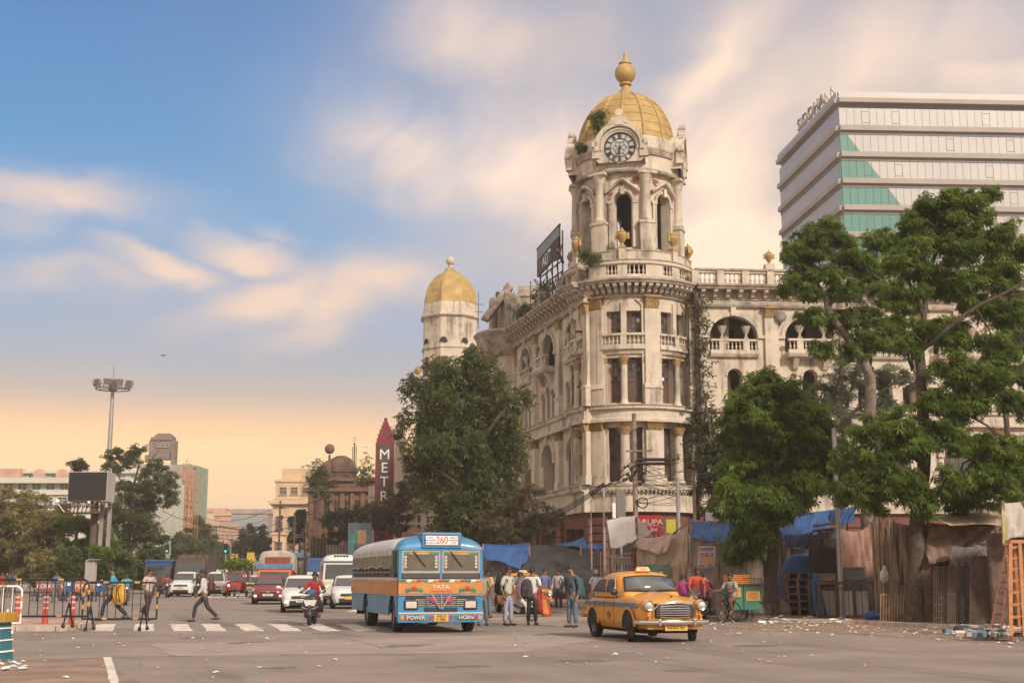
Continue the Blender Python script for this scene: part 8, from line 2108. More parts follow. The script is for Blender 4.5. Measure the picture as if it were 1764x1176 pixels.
def boxy(label, px, d, yaw, W, H, L, cab, pm, wins, name, cat, body=None, roof=None, parts=(), r=.42, group=None):
 """upright vehicle: cab front, screen, body box"""
 V = E(name, label, cat, (at(px, 1000, d).x, d, 0), yaw, group)
 w = W / 2; z0 = .45
 m = M(); m.box(-w, w, 0, cab, z0, H * .52); m.build('lower_cab', pm, V, bevel=.05)
 m = M(); i = m.pts([(-w, 0, H * .52), (w, 0, H * .52), (w, cab, H * .52), (-w, cab, H * .52), (-w * .94, .28, H), (w * .94, .28, H), (w * .94, cab, H), (-w * .94, cab, H)])
 for q in ((4, 5, 6, 7), (0, 1, 5, 4), (1, 2, 6, 5), (2, 3, 7, 6), (3, 0, 4, 7)): m.face([i + k for k in q])
 m.build('upper_cab', pm, V, bevel=.04)
 dz = H * .48
 P = lambda x, t, o=.012: (x * (1 - .06 * t), .28 * t - o, H * .52 + dz * t)
 patch(V, 'windscreen', m_glass, [P(-w * .88, .12), P(w * .88, .12), P(w * .86, .80), P(-w * .86, .80)], th=-.02)
 for s in (-1, 1):
  bx(V, 'headlight', m_headl, s * w * .72 - .1, s * w * .72 + .1, -.03, .02, z0 + .12, z0 + .28, bevel=.02)
  for q0, q1 in wins: bx(V, 'side_window', m_glass, min(s * w * .975, s * (w + .012)), max(s * w * .975, s * (w + .012)), q0, q1, H * .58, H * .88)
  wheel(V, s * (w - .15), .75, r, .22); wheel(V, s * (w - .15), L - 1.0, r, .22)
 bx(V, 'bumper', m_plast, -w, w, -.1, .05, z0 - .12, z0 + .06, bevel=.02); bx(V, 'grille', m_plast, -w * .5, w * .5, -.02, .02, z0 + .1, z0 + .3); bx(V, 'number_plate', m_platey, -.22, .22, -.13, -.1, z0 - .08, z0 + .04)
 bx(V, 'chassis', m_under, -w * .7, w * .7, .2, L - .1, .32, z0 + .02)
 if body: bx(V, 'load_body', body, -w, w, cab + .04, L, z0 + .05, roof or H, bevel=.03)
 return V
V = boxy('white and cream minibus with a vented roof hump behind the bus', 588, 66, R(10), 1.9, 2.25, 5.8, 5.8, P_SILVER, ((.5, 1.3), (1.5, 2.4), (2.5, 3.4), (3.5, 4.4), (4.5, 5.4)), 'minibus', 'minibus')
shell(V, 'roof_hump', P_WHITE, [(.5, [(.9, 2.22), (.85, 2.3), (.5, 2.34), (0, 2.35)]), (.8, [(.9, 2.22), (.86, 2.42), (.6, 2.56), (0, 2.58)]), (2.4, [(.9, 2.22), (.86, 2.42), (.6, 2.56), (0, 2.58)]), (5.7, [(.9, 2.22), (.88, 2.35), (.6, 2.44), (0, 2.45)])])
for k in range(5): bx(V, 'roof_vent', m_plast, -.36 + .15 * k, -.25 + .15 * k, .60, .72, 2.36, 2.50)
bx(V, 'blue_band', P_NAVY, -.93, .93, .2, .3, 2.14, 2.2); bx(V, 'orange_stripe', P_ORANGE, -.5, .5, -.025, -.005, .9, .97)
V = boxy('orange cabbed truck loaded under a pale tied tarpaulin', 472, 88, R(6), 2.3, 1.9, 7, 1.7, P_TRUCK, ((.5, 1.2),), 'truck', 'truck', P_TRUCK, 2.2)
bx(V, 'visor_board', mat('truck_blue_board', (.10, .18, .32), .6, var=.15), -1.2, 1.2, .2, .4, 1.92, 2.25); bx(V, 'headboard', mat('tarp_maroon', (.20, .05, .035), .7, var=.15), -.75, .95, 1.5, 1.6, 2.26, 2.72)
shell(V, 'load_cover', mat('pale_tarp', (.40, .34, .29), .8, var=.12, scale=2, bump=.3, bscale=4), [(1.55, [(1.2, 2.1), (1.22, 2.8), (1.0, 3.05), (.4, 3.1), (0, 3.08)]), (1.8, [(1.25, 1.6), (1.27, 2.8), (1.05, 3.12), (.4, 3.2), (0, 3.18)]), (4, [(1.25, 1.6), (1.27, 2.85), (1.0, 3.1), (.4, 3.22), (0, 3.15)]), (7, [(1.25, 1.6), (1.27, 2.7), (1.0, 2.95), (.4, 3.05), (0, 3.0)])])
bx(V, 'white_apron', P_WHITE, -.8, .6, -.03, -.005, 1.02, 1.25)
boxy('tall dark brown truck with a wide cab behind the sport utility car', 325, 104, R(5), 2.4, 2.75, 7, 1.6, P_BROWN, ((.4, 1.2),), 'truck', 'truck', m_dkwood, 3.1)
boxy('old blue roofed red bus far left of the traffic', 271, 105, R(3), 2.2, 2.5, 7, 7, P_OLDBUS, ((.6, 1.8), (2, 3.2), (3.4, 4.6)), 'old_bus', 'bus', None)
V = bpy.data.objects['old_bus']; bx(V, 'blue_roof', P_NAVY, -1.12, 1.12, .2, 7, 2.5, 2.72, bevel=.06); bx(V, 'blue_brow', P_NAVY, -1.06, 1.06, .18, .3, 2.2, 2.5)
boxy('small blue covered truck left of the minibus', 553, 84, R(8), 1.9, 1.7, 5, 1.4, P_WHITE, ((.4, 1.1),), 'covered_truck', 'truck', P_NAVY, 2.6)
for lab, px, d in (('far grey van with a green sheeted roof behind the white van', 386, 118), ('distant pale car left of the orange truck', 430, 112)):
 boxy(lab, px, d, R(6), 1.8, 2.0 if px < 400 else 1.5, 4, 4, P_SILVER if px > 400 else P_WHITE, ((.5, 1.5), (1.7, 3)), 'distant_van' if px < 400 else 'distant_car', 'van' if px < 400 else 'car', r=.32)
V = E('auto_rickshaw', 'red three wheeler with leafy plants stacked on its roof', 'auto rickshaw', (at(404, 1000, 92).x, 92, 0), R(4))
shell(V, 'body', P_AUTO, [(0, [(.5, .5), (.55, .7), (.55, 1.0), (0, 1.02)]), (.2, [(.66, .35), (.7, .7), (.66, 1.1), (0, 1.12)]), (2.4, [(.7, .35), (.72, .7), (.7, 1.1), (0, 1.12)])])
bx(V, 'roof', P_AUTO, -.7, .7, .35, 2.4, 1.62, 1.74, bevel=.05); patch(V, 'windscreen', m_glass, [(-.55, .1, 1.1), (.55, .1, 1.1), (.55, .34, 1.6), (-.55, .34, 1.6)], th=.02)
for s in (-1, 1): m = M(); m.bar((s * .64, .1, 1.08), (s * .66, .36, 1.64), .08); m.build('screen_pillar', P_AUTO, V); bx(V, 'rear_side', P_AUTO, s * .68 - .03, s * .68 + .03, 1.3, 2.4, 1.1, 1.62); wheel(V, s * .6, 2.0, .22, .13)
wheel(V, 0, .2, .22, .12); m = M(); m.ball((-.4, .0, .8), .07, 8, 6); m.build('headlight', m_lit, V); bx(V, 'number_plate', m_signdark, -.2, .2, -.03, .01, .55, .75)
o = leaf_object('roof_plants', nrs.normal(size=(150, 3)) * np.array([.5, .35, .2]) + np.array([-.1, 1.2, 2.15]), nrs.uniform(.3, .9, 150), .38, 5, V, LF['whorl'], .3, .3); o['kind'] = 'stuff'
# ---------------------------------------------------------------- two-wheelers
def bike(label, x, y, yaw, col, scooter=False, fat=False, name='motorbike', cat='motorbike'):
 V = E(name, label, cat, (x, y, 0), yaw); r = .29 if not fat else .31; w = .11 if not fat else .13; L = 1.28
 wheel(V, 0, 0, r, w); wheel(V, 0, L, r, w)
 m = M()
 for s in (-1, 1): m.bar((s * .09, 0, r), (s * .08, .22, .72), .035)
 m.tube([(-.36, .30, .98), (-.15, .24, .94), (.15, .24, .94), (.36, .30, .98)], .016, 6); m.build('fork', m_blackiron, V)
 for s in (-1, 1): m = M(); m.tube([(s * .34, .30, .98), (s * .38, .40, .97)], .022, 6); m.build('grip', m_plast, V); m = M(); m.bar((s * .26, .26, .97), (s * .34, .24, 1.12), .012); m.ball((s * .36, .24, 1.14), (.06, .015, .04), 8, 5); m.build('mirror', m_plast, V)
 if scooter:
  shell(V, 'apron', col, [(.02, [(.10, .30), (.20, .42), (.24, .70), (.10, .86), (0, .88)]), (.12, [(.14, .26), (.26, .40), (.28, .72), (.16, .90), (0, .93)]), (.26, [(.12, .26), (.24, .4), (.24, .72), (.14, .9), (0, .92)])])
  shell(V, 'headset', P_NAVY, [(.08, [(.12, .92), (.18, .98), (.10, 1.04), (0, 1.05)]), (.2, [(.18, .9), (.24, .99), (.14, 1.08), (0, 1.1)]), (.34, [(.12, .92), (.16, .98), (.1, 1.03), (0, 1.04)])])
  m = M(); m.hexa([(-.12, -.03, .58), (.12, -.03, .58), (.15, .05, .58), (-.15, .05, .58), (-.2, -.01, .76), (.2, -.01, .76), (.2, .06, .76), (-.2, .06, .76)]); m.build('headlight', m_headl, V)
  m = M(); m.tube([(-.25, 0, .56), (-.12, -.05, .50), (.12, -.05, .50), (.25, 0, .56)], .014, 6); m.build('crash_bar', m_chrome, V)
  m = M(); m.lathe([(r + .02, -.06), (r + .04, 0), (r + .02, .06)], 20, (0, 0, r), ax='x', cap=False); m.v = [(a, b, max(c, r * 1.1)) for a, b, c in m.v]; m.build('mudguard', m_plast, V)
  bx(V, 'footboard', m_plast, -.2, .2, .25, .7, .24, .32); shell(V, 'tail', col, [(.66, [(.16, .3), (.2, .5), (.16, .7), (0, .72)]), (1.3, [(.18, .4), (.22, .6), (.16, .74), (0, .76)]), (1.6, [(.08, .55), (.12, .62), (.08, .7), (0, .72)])]); bx(V, 'seat', m_plast, -.17, .17, .66, 1.45, .74, .84, bevel=.04)
 else:
  shell(V, 'tank', col, [(.32, [(.06, .72), (.10, .80), (.06, .88), (0, .90)]), (.45, [(.12, .68), (.16, .8), (.1, .92), (0, .94)]), (.8, [(.08, .7), (.12, .78), (.08, .84), (0, .85)])])
  bx(V, 'seat', m_plast, -.13, .13, .78, 1.5, .74, .83, bevel=.04); bx(V, 'engine', m_rim, -.14, .14, .42, .82, .28, .6, bevel=.04)
  m = M(); m.ball((0, .08, .84), (.09, .07, .09), 10, 6); m.build('headlight', m_headl, V)
  m = M(); m.bar((0, .25, .75), (0, .55, .35), .05); m.bar((0, .55, .3), (0, L, r), .05); m.bar((0, .4, .7), (0, 1.4, .72), .045); m.bar((0, 1.4, .72), (0, L, r), .035); m.bar((.15, .6, .28), (.15, 1.5, .36), .06); m.build('frame', m_blackiron, V)
  bx(V, 'mudguard', col, -.07, .07, -.12, .22, 2 * r + .01, 2 * r + .04, bevel=.01)
 return V
p = gnd(533, 1077); SCOOT = bike('dark scooter with a blue headset ridden towards the crossing', p.x, p.y, R(2), P_DARK, True, name='scooter', cat='scooter')
p = gnd(1217, 1069, 0); MB = bike('blue motorbike with its back wheel facing the road by the stalls', p.x, p.y + 1.2, R(176), P_NAVY, fat=True)
p = gnd(300, 1028); bike('dark motorbike left of the sport utility car', at(288, 1000, 88).x, 88, R(8), P_DARK)
bike('black motorbike waiting in front of the old red bus', at(262, 1000, 86).x, 86, R(-5), P_DARK); bike('motorbike squeezed between sport utility car and white van', at(341, 1000, 90).x, 90, R(5), P_DARK)
bike('motorbike of the blue shirted rider seen past the barrier', at(219, 1000, 66).x, 66, R(20), P_DARK)
# green tricycle cart
p = gnd(1288, 1067); d = 42.6; a, b = at(1254, 1000, d), at(1313, 1000, d); W = b.x - a.x
V = E('vendor_cart', 'green box tricycle cart with yellow notices and an orange crate rack', 'cart', (a.x, d, 0), R(4)); p_gr = paint('cart_green', (.035, .17, .10), .6, .15, (.1, .12, .08), .4)
zt = at(1280, 1008, d).z; zb = at(1280, 1050, d).z
bx(V, 'box', p_gr, 0, W, 0, .9, zb, zt, bevel=.015); bx(V, 'door_seam', m_under, W * .44, W * .46, -.008, -.001, zb + .02, zt - .02); bx(V, 'lid', mat('cart_dark_lid', (.05, .045, .04), .6, var=.2), -.05, W + .03, -.05, .95, zt + .003, zt + .05)
for q in ((W * .08, W * .36, zt - .36, zt - .06), (W * .52, W * .93, zt - .48, zt - .18)):
 n_ = bx(V, 'notice', mat('notice_yellow', (.52, .34, .08), .6, var=.1), q[0], q[1], -.02, -.003, q[2], q[3])
 for k in range(4): bx(n_, 'printed_line', m_redlens, q[0] + .05, q[1] - .05 - .04 * (k % 2), -.024, -.021, q[2] + .05 + .06 * k, q[2] + .075 + .06 * k)
m = M()
for x in (0, W): m.bar((x, 0, zt + .05), (x, 0, zt + .22), .02); m.bar((x, .9, zt + .05), (x, .9, zt + .22), .02)
m.bar((W * .45, 0, zt + .22), (W, 0, zt + .22), .02); m.bar((W * .45, .9, zt + .22), (W, .9, zt + .22), .02); tag(m.build('top_rail', m_blackiron, V), kind='stuff')
C2 = E('plastic_crate', 'orange slatted plastic crate sitting on the green handcart', 'crate', (a.x + .02, d, zt + .06), R(4)); m_or = mat('orange_plastic', (.50, .19, .03), .5, var=.1)
for k in range(5): bx(C2, 'slat', m_or, 0, W * .62, 0, .03, .06 * k, .06 * k + .04); bx(C2, 'slat', m_or, 0, W * .62, .7, .73, .06 * k, .06 * k + .04)
for k in range(4): bx(C2, 'rib', m_or, W * .2 * k, W * .2 * k + .03, .032, .69, 0, .28)
bx(C2, 'floor', m_or, .03, W * .6, .04, .68, .001, .02)
def cycle_wheel(par, x, y, r, ang=0):
 m = M(); m.lathe([(r - .03, -.02), (r, -.01), (r, .01), (r - .03, .02)], 28, ax='x', cap=False); o = m.build('wheel', m_tyre, par, (x, y, r), (0, 0, ang)); q = M()
 for k in range(14): t = 2 * PI * k / 14; q.bar((0, 0, 0), (0, (r - .03) * cos(t), (r - .03) * sin(t)), .006)
 tag(q.build('spokes', m_galv, o), kind='stuff'); return o
cycle_wheel(V, .12, -.12, .33, R(40)); cycle_wheel(V, W - .05, -.02, .33, R(60)); cycle_wheel(V, W * .5, 1.0, .33, R(50))
V = E('bicycle', 'black bicycle of the cyclist beside the green cart', 'bicycle', (at(1243, 1000, 42.2).x, 42.2, 0), R(-48)); cycle_wheel(V, 0, 0, .33); cycle_wheel(V, 0, 1.0, .33)
m = M()
for p, q in (((0, 0, .33), (0, .18, .85)), ((0, .18, .85), (-.25, .2, .95)), ((0, .18, .85), (.25, .2, .95)), ((0, .2, .78), (0, .5, .3)), ((0, .2, .8), (0, .65, .78)), ((0, .5, .3), (0, .66, .85)), ((0, .5, .3), (0, 1.0, .33)), ((0, .65, .7), (0, 1.0, .33))): m.bar(p, q, .025)
m.build('frame', m_blackiron, V); bx(V, 'saddle', m_plast, -.08, .08, .55, .8, .86, .91, bevel=.02)
# ------------------------------------------------------------------ people
SKIN = mat('skin_brown', (.16, .085, .055), .55, var=.06); SKIN2 = mat('skin_light_brown', (.24, .135, .085), .55, var=.06)
HAIR = mat('hair_black', (.012, .010, .009), .6, var=.1); GREYH = mat('hair_grey', (.35, .33, .31), .7, var=.1); m_eye = mat('eye_dark', (.02, .015, .012), .3, var=0); m_lip = mat('lip', (.20, .07, .05), .5, var=0)
SHOE = mat('shoe_dark', (.035, .026, .022), .6, var=.1)
def clo(n, c): return mat('cloth_' + n, c, .9, var=.12, scale=7, bump=.25, bscale=12)
def skin(par, name, mt, V, Ed, rad, root=0, sub=1):
 me = bpy.data.meshes.new(name); me.from_pydata([tuple(v) for v in V], Ed, []); me.materials.append(mt)
 o = link(name, me, par); s = o.modifiers.new('skin', 'SKIN'); s.use_smooth_shade = True
 for i, r in enumerate(rad):
  q = me.skin_vertices[0].data[i]; q.radius = r if hasattr(r, '__len__') else (r, r); q.use_root = i == root
 if sub: q = o.modifiers.new('sub', 'SUBSURF'); q.levels = q.render_levels = sub
 return o
POSE = {  # joints: hip, knee, ankle, toe, shoulder, elbow, wrist for right (-x) and left (+x); lean of the trunk
 'stand': dict(k=[(-.10, 0, .49), (.11, -.02, .49)], a=[(-.11, .03, .08), (.13, .0, .08)], e=[(-.27, .04, 1.10), (.27, .04, 1.10)], w=[(-.27, -.08, .85), (.28, -.08, .86)], lean=(0, 0)),
 'walk': dict(k=[(-.09, -.30, .54), (.09, .10, .50)], a=[(-.09, -.36, .09), (.09, .46, .16)], e=[(-.25, .12, 1.12), (.25, -.08, 1.10)], w=[(-.24, -.02, .90), (.25, -.22, .92)], lean=(0, -.06)),
 'step': dict(k=[(-.08, -.10, .50), (.08, .04, .52)], a=[(-.08, -.03, .08), (.08, .34, .34)], e=[(-.25, .03, 1.10), (.24, .02, 1.10)], w=[(-.22, -.16, .95), (.24, -.14, .98)], lean=(0, -.03)),
 'hold': dict(k=[(-.10, -.02, .49), (.10, -.0, .49)], a=[(-.12, .02, .08), (.11, .03, .08)], e=[(-.27, -.02, 1.12), (.26, .02, 1.10)], w=[(-.10, -.26, 1.02), (.27, -.10, .86)], lean=(0, -.02)),
 'ride': dict(k=[(-.20, -.42, .72), (.20, -.42, .72)], a=[(-.18, -.30, .36), (.18, -.30, .36)], e=[(-.33, -.22, 1.02), (.33, -.22, 1.02)], w=[(-.36, -.50, 1.00), (.36, -.50, 1.00)], lean=(0, -.08)),
 'bend': dict(k=[(-.12, -.04, .49), (.12, .0, .49)], a=[(-.13, .03, .08), (.14, .02, .08)], e=[(-.30, -.34, 1.00), (.30, -.26, 1.02)], w=[(-.18, -.48, .80), (.20, -.44, .84)], lean=(0, -.26)),
}
def person(label, x, y, yaw, pose='stand', shirt=(.5, .5, .5), trou=(.05, .05, .06), H=1.70, sk=None, hair=None, z=0, sleeve=.62, hipz=.92, turn=0, long_=0, name='person', slim=1.0):
 P = E(name, label, 'person', (x, y, z), yaw); sk = sk or SKIN; p = POSE[pose]; lx, ly = p['lean']
 if pose == 'ride': hipz = .80
 f = H / 1.70; S = lambda v: Vector(v) * f
 hip = (0, 0, hipz); ch = (lx * .6, ly * .6, hipz + .30); nk = (lx, ly, hipz + .53 - abs(ly) * .12); hd = Vector((lx, ly - .025 - abs(ly) * .25, nk[2] + .155))
 dz = nk[2] - 1.45
 sh = [(lx - .185, ly, nk[2] - .06), (lx + .185, ly, nk[2] - .06)]
 V = [hip, ch, nk, (nk[0], nk[1] - .01, nk[2] + .05), hd + Vector((0, .0, -.05)), hd + Vector((0, .012, .05)), hd + Vector((0, -.098, -.022))]
 rad = [(.115, .09), (.125, .095), (.06, .06), (.052, .052), (.082, .096), (.085, .101), (.014, .016)]; Ed = [(0, 1), (1, 2), (2, 3), (3, 4), (4, 5), (4, 6)]
 JT = {}
 for s in (0, 1):
  sg = (-1, 1)[s]; e = Vector(p['e'][s]); w = Vector(p['w'][s])
  if pose not in ('ride',): e.z += dz; w.z += dz
  if pose in ('bend',): e.z += .12; w.z += .05
  i = len(V); fd = (w - e).normalized(); side = Vector((-sg, 0, 0)); side = (side - fd * side.dot(fd)).normalized()
  V += [sh[s], tuple(e), tuple(w), tuple(w + fd * .045)]; rad += [.052, .040, .029, (.036, .022)]; Ed += [(2, i), (i, i + 1), (i + 1, i + 2), (i + 2, i + 3)]
  palm = i + 3; nrm = fd.cross(side)
  for k, ln in enumerate((.072, .082, .076, .058)):     # four unequal fingers, slightly curled
   b = w + fd * .085 + nrm * (k - 1.5) * .019; j = len(V); V += [tuple(b), tuple(b + fd * ln * .5 + side * .008), tuple(b + fd * ln * .85 + side * .030)]; rad += [.0095, .0085, .007]; Ed += [(palm, j), (j, j + 1), (j + 1, j + 2)]
  j = len(V); b = w + fd * .03 - nrm * .028; V += [tuple(b), tuple(b + fd * .03 - nrm * .02 + side * .012), tuple(b + fd * .06 - nrm * .022 + side * .02)]; rad += [.011, .0095, .0075]; Ed += [(i + 2, j), (j, j + 1), (j + 1, j + 2)]
  k_, a = p['k'][s], p['a'][s]; i = len(V); hp = (sg * .09, 0, hipz - .05)
  V += [hp, k_, a, (a[0], a[1] - .05, a[2] - .03), (a[0] + sg * .02, a[1] - .17, a[2] - .04 if a[2] < .2 else a[2] - .12)]; rad += [.085, .055, .040, .042, .030]; Ed += [(0, i), (i, i + 1), (i + 1, i + 2), (i + 2, i + 3), (i + 3, i + 4)]
  JT[s] = (hp, k_, a, sh[s], tuple(e), tuple(w), V[i + 4])
 skin(P, 'body', sk, [S(v) for v in V], Ed, [tuple(q * f for q in r) if hasattr(r, '__len__') else r * f for r in rad])
 # shirt
 hem = (0, 0, hipz - .06 - long_); sv = [hem, (0, 0, hipz + .10), ch, (nk[0], nk[1], nk[2] - .05), (nk[0], nk[1] - .005, nk[2] + .015)]; sr = [(.165 * slim, .118), (.158 * slim, .115), (.168 * slim, .122), (.12, .085), (.066, .066)]; se = [(0, 1), (1, 2), (2, 3), (3, 4)]
 for s in (0, 1):
  e, w = Vector(JT[s][4]), Vector(JT[s][5]); i = len(sv); q = [sh[s], tuple(Vector(sh[s]).lerp(e, .55))]; r_ = [.072, .068]
  if sleeve <= .62: q.append(tuple(Vector(sh[s]).lerp(e, .85))); r_.append(.066)
  else: q += [tuple(e), tuple(e.lerp(w, sleeve - .1))]; r_ += [.056, .045]
  sv += q; sr += r_; se += [(3, i)] + [(i + k, i + k + 1) for k in range(len(q) - 1)]
 skin(P, 'shirt', shirt, [S(v) for v in sv], se, [tuple(q * f for q in r) if hasattr(r, '__len__') else r * f for r in sr])
 tv = [(0, 0, hipz + .04), (0, 0, hipz - .04)]; tr = [(.140, .105), (.145, .112)]; te = [(0, 1)]
 for s in (0, 1):
  hp, k_, a = JT[s][:3]; i = len(tv); an = tuple(Vector(k_).lerp(Vector(a), .93)); tv += [(hp[0], hp[1], hp[2] - .04), k_, an]; tr += [.098, .076, .066]; te += [(1, i), (i, i + 1), (i + 1, i + 2)]
 skin(P, 'trousers', trou, [S(v) for v in tv], te, [tuple(q * f for q in r) if hasattr(r, '__len__') else r * f for r in tr])
 for s in (0, 1):
  a, t = Vector(JT[s][2]), Vector(JT[s][6]); m = M(); b = a + (a - t) * .25 * Vector((1, 1, 0)).length
  dirv = (t - a); hz = max(.045, a.z - .045)
  m.tube([S((a.x - dirv.x * .35, a.y - dirv.y * .35, hz)), S((a.x, a.y, hz + .005)), S((a.x + dirv.x * .6, a.y + dirv.y * .6, max(.04, t.z))), S((t.x, t.y - .04, max(.035, t.z - .005)))], [.035 * f, .046 * f, .045 * f, .028 * f], 8, flat=.85); m.build('shoe', SHOE, P)
 # hair, eyes, ears, mouth on the head
 h = S(hd); q = M(); rows = []
 for i in range(7):
  a = PI * .5 * i / 6 * 1.15; rr = max(sin(a), .02)
  rows.append([(h.x + .092 * f * rr * cos(2 * PI * j / 14), h.y + .014 * f + .110 * f * rr * sin(2 * PI * j / 14), h.z + .038 * f + .104 * f * cos(a) - (.05 * f * max(0, sin(2 * PI * j / 14)) * (i / 6) ** 2)) for j in range(14)])
 q.grid(rows, close=True); q.build('hair', hair or HAIR, P, ang=2)
 for s in (-1, 1):
  m = M(); m.ball((h.x + s * .031 * f, h.y - .086 * f, h.z + .004 * f), (.012 * f, .009 * f, .007 * f), 8, 5); m.build('eye', m_eye, P); m = M(); m.ball((h.x + s * .078 * f, h.y + .01 * f, h.z - .005 * f), (.012 * f, .022 * f, .032 * f), 8, 5); m.build('ear', sk, P)
  m = M(); m.ball((h.x + s * .031 * f, h.y - .090 * f, h.z + .022 * f), (.019 * f, .007 * f, .004 * f), 8, 4); m.build('eyebrow', hair or HAIR, P)
 m = M(); m.ball((h.x, h.y - .086 * f, h.z - .062 * f), (.024 * f, .012 * f, .007 * f), 8, 5); m.build('mouth', m_lip, P)
 return P
def gp_(px, py, **k): q = gnd(px, py); return q.x, q.y
def pack(label, par_xy, yaw, dz, mt, sc=1.0, back=.22, name='backpack'):
 x, y = par_xy; V = E(name, label, 'backpack', (x - sin(yaw) * back, y + cos(yaw) * back, dz), yaw); m = M()
 rows = [[(.17 * sc * k * cos(t) * abs(cos(t)) ** -.4, .10 * sc * k * sin(t) * abs(sin(t)) ** -.4 if abs(sin(t)) > .01 else 0, z * sc) for t in [2 * PI * (j + .5) / 16 for j in range(16)]] for z, k in ((-.26, .55), (-.22, .95), (-.05, 1.05), (.12, .95), (.24, .7), (.28, .3))]
 s0 = m.grid(rows, close=True); m.face([s0[0] + j for j in range(16)]); m.face([s0[-1] + j for j in range(16)]); m.build('bag', mt, V, sub=1)
 bx(V, 'pocket', mt, -.11 * sc, .11 * sc, .09 * sc, .14 * sc, -.2 * sc, .02, bevel=.02)
 for s in (-1, 1): m = M(); m.tube([(s * .10, -.08, .22 * sc), (s * .11, -.26, .27), (s * .12, -.36, .12), (s * .11, -.2, -.16), (s * .10, -.08, -.2 * sc)], .016, 6); m.build('strap', m_plast, V)
 return V
x, y = gp_(351, 1071); person('man in white shirt and dark trousers striding over the crossing with a backpack', x, y, R(-82), 'walk', clo('white_shirt', (.50, .46, .46)), clo('charcoal', (.035, .035, .04)), 1.66, sleeve=1.0)
pack('dark and yellow backpack of the man striding over the crossing', (x, y), R(-82), 1.22, mat('pack_maroon', (.09, .03, .03), .8, var=.3, scale=6), .95, .19)
x, y = gp_(194, 1069); person('man in bright blue shirt walking behind the striped barrier', x, y, R(-75), 'walk', clo('turquoise', (.05, .26, .38)), clo('navy', (.03, .035, .05)), 1.76)
pack('large orange and sage shoulder bag beside the blue shirted man', (x + .22, y - .16), R(-10), .88, mat('bag_orange', (.50, .26, .03), .8, var=.2), 1.35, 0, 'shoulder_bag')
x, y = gp_(253, 1068); person('man in pale checked shirt and brown trousers stepping behind the barrier', x, y, R(60), 'step', clo('checked_pale', (.45, .36, .34)), clo('brown', (.06, .035, .035)), 1.72)
p = SCOOT.location; person('man in red shirt riding the dark scooter', p.x, p.y + .95, R(2), 'ride', clo('red', (.32, .02, .03)), clo('black', (.025, .025, .028)), 1.7, sleeve=.62)
x, y = gp_(843, 1064); person('man in yellow shirt and blue jeans beside the bus door', x, y, R(-70), 'stand', clo('yellow', (.55, .33, .12)), clo('jeans', (.10, .15, .22)), 1.70)
x, y = gp_(829, 1077); person('person almost hidden behind the front corner of the bus', x + .03, y, R(10), 'stand', clo('dust', (.3, .25, .2)), clo('grey', (.12, .11, .12)), 1.66)
x, y = gp_(875, 1077); person('man in pale green shirt and light jeans carrying a big black backpack', x, y, R(50), 'stand', clo('pale_green', (.42, .44, .34)), clo('lightjeans', (.27, .28, .36)), 1.74); pack('big black backpack of the man in light jeans', (x, y), R(50), 1.22, mat('pack_black', (.018, .022, .02), .8, var=.2), 1.25, .26)
x, y = gp_(892, 1070); person('person in violet top and white trousers carrying a bucket', x, y, R(100), 'walk', clo('violet', (.16, .10, .20)), clo('white', (.55, .53, .52)), 1.58)
V = E('bucket', 'white plastic bucket with blue print held by the person in violet', 'bucket', (gnd(887, 1074).x, gnd(887, 1074).y - .25, .40)); m = M(); m.lathe([(.13, 0), (.155, .30), (.165, .31), (.165, .33), (.15, .33), (.125, .02)], 18, cap=False); m.lathe([(.0, .01), (.13, .01)], 18, cap=False); m.move(Matrix.Rotation(R(25), 4, 'Y')); m.build('pail', m_white, V)
m = M(); m.lathe([(.146, .13), (.152, .19)], 18, cap=False); m.v = [(a * 1.02, b * 1.02, c) for a, b, c in m.v]; m.move(Matrix.Rotation(R(25), 4, 'Y')); m.build('blue_print', P_NAVY, V); m = M(); m.tube([(-.02, -.15, .33), (.08, 0, .52), (.16, .15, .28)], .006, 5); m.build('handle', m_galv, V)
x, y = gp_(917, 1076); person('man in white tee shirt and black trousers seen from behind with a backpack', x, y, R(165), 'stand', clo('white', (.55, .53, .52)), clo('black', (.025, .025, .028)), 1.72); pack('dark patterned backpack hung low on the man in white tee shirt', (x - .12, y), R(165), 1.08, mat('pack_pattern', (.05, .04, .04), .8, var=.5, scale=9), 1.1, .2)
V = E('guitar_case', 'red and orange instrument bag standing behind the man in white tee shirt', 'bag', (gnd(936, 1062).x, gnd(936, 1062).y, .02), R(10)); m = M(); rows = [[(w * cos(t) + z * -.28 + .12, .11 * sin(t), z) for t in [2 * PI * j / 16 for j in range(16)]] for z, w in ((0, .12), (.06, .22), (.3, .25), (.5, .19), (.68, .21), (.86, .12), (.98, .06))]
s0 = m.grid(rows, close=True); m.face([s0[0] + j for j in range(16)]); m.face([s0[-1] + j for j in range(16)]); m.build('bag', mat('bag_red', (.36, .03, .025), .6, var=.15), V); m = M(); m.hexa([(-.02, -.12, .1), (.2, -.12, .1), (.2, -.10, .1), (-.02, -.10, .1), (-.06, -.12, .6), (.08, -.12, .6), (.08, -.10, .6), (-.06, -.10, .6)]); m.build('orange_panel', m_or, V)
x, y = gp_(938, 1056); person('man in blue collared shirt standing by the far taxi', x, y, R(20), 'hold', clo('blue_shirt', (.10, .13, .27)), clo('grey', (.12, .11, .12)), 1.72, sk=SKIN2)
x, y = gp_(962, 1051); person('man in white shirt and navy trousers with a black side bag', x, y, R(-30), 'stand', clo('white_shirt', (.50, .46, .46)), clo('navytrousers', (.04, .04, .10)), 1.74, sleeve=1.0); pack('black bag slung from the man in navy trousers', (x + .1, y), R(-60), 1.12, mat('pack_black', (.018, .022, .02), .8, var=.2), .95, .2)
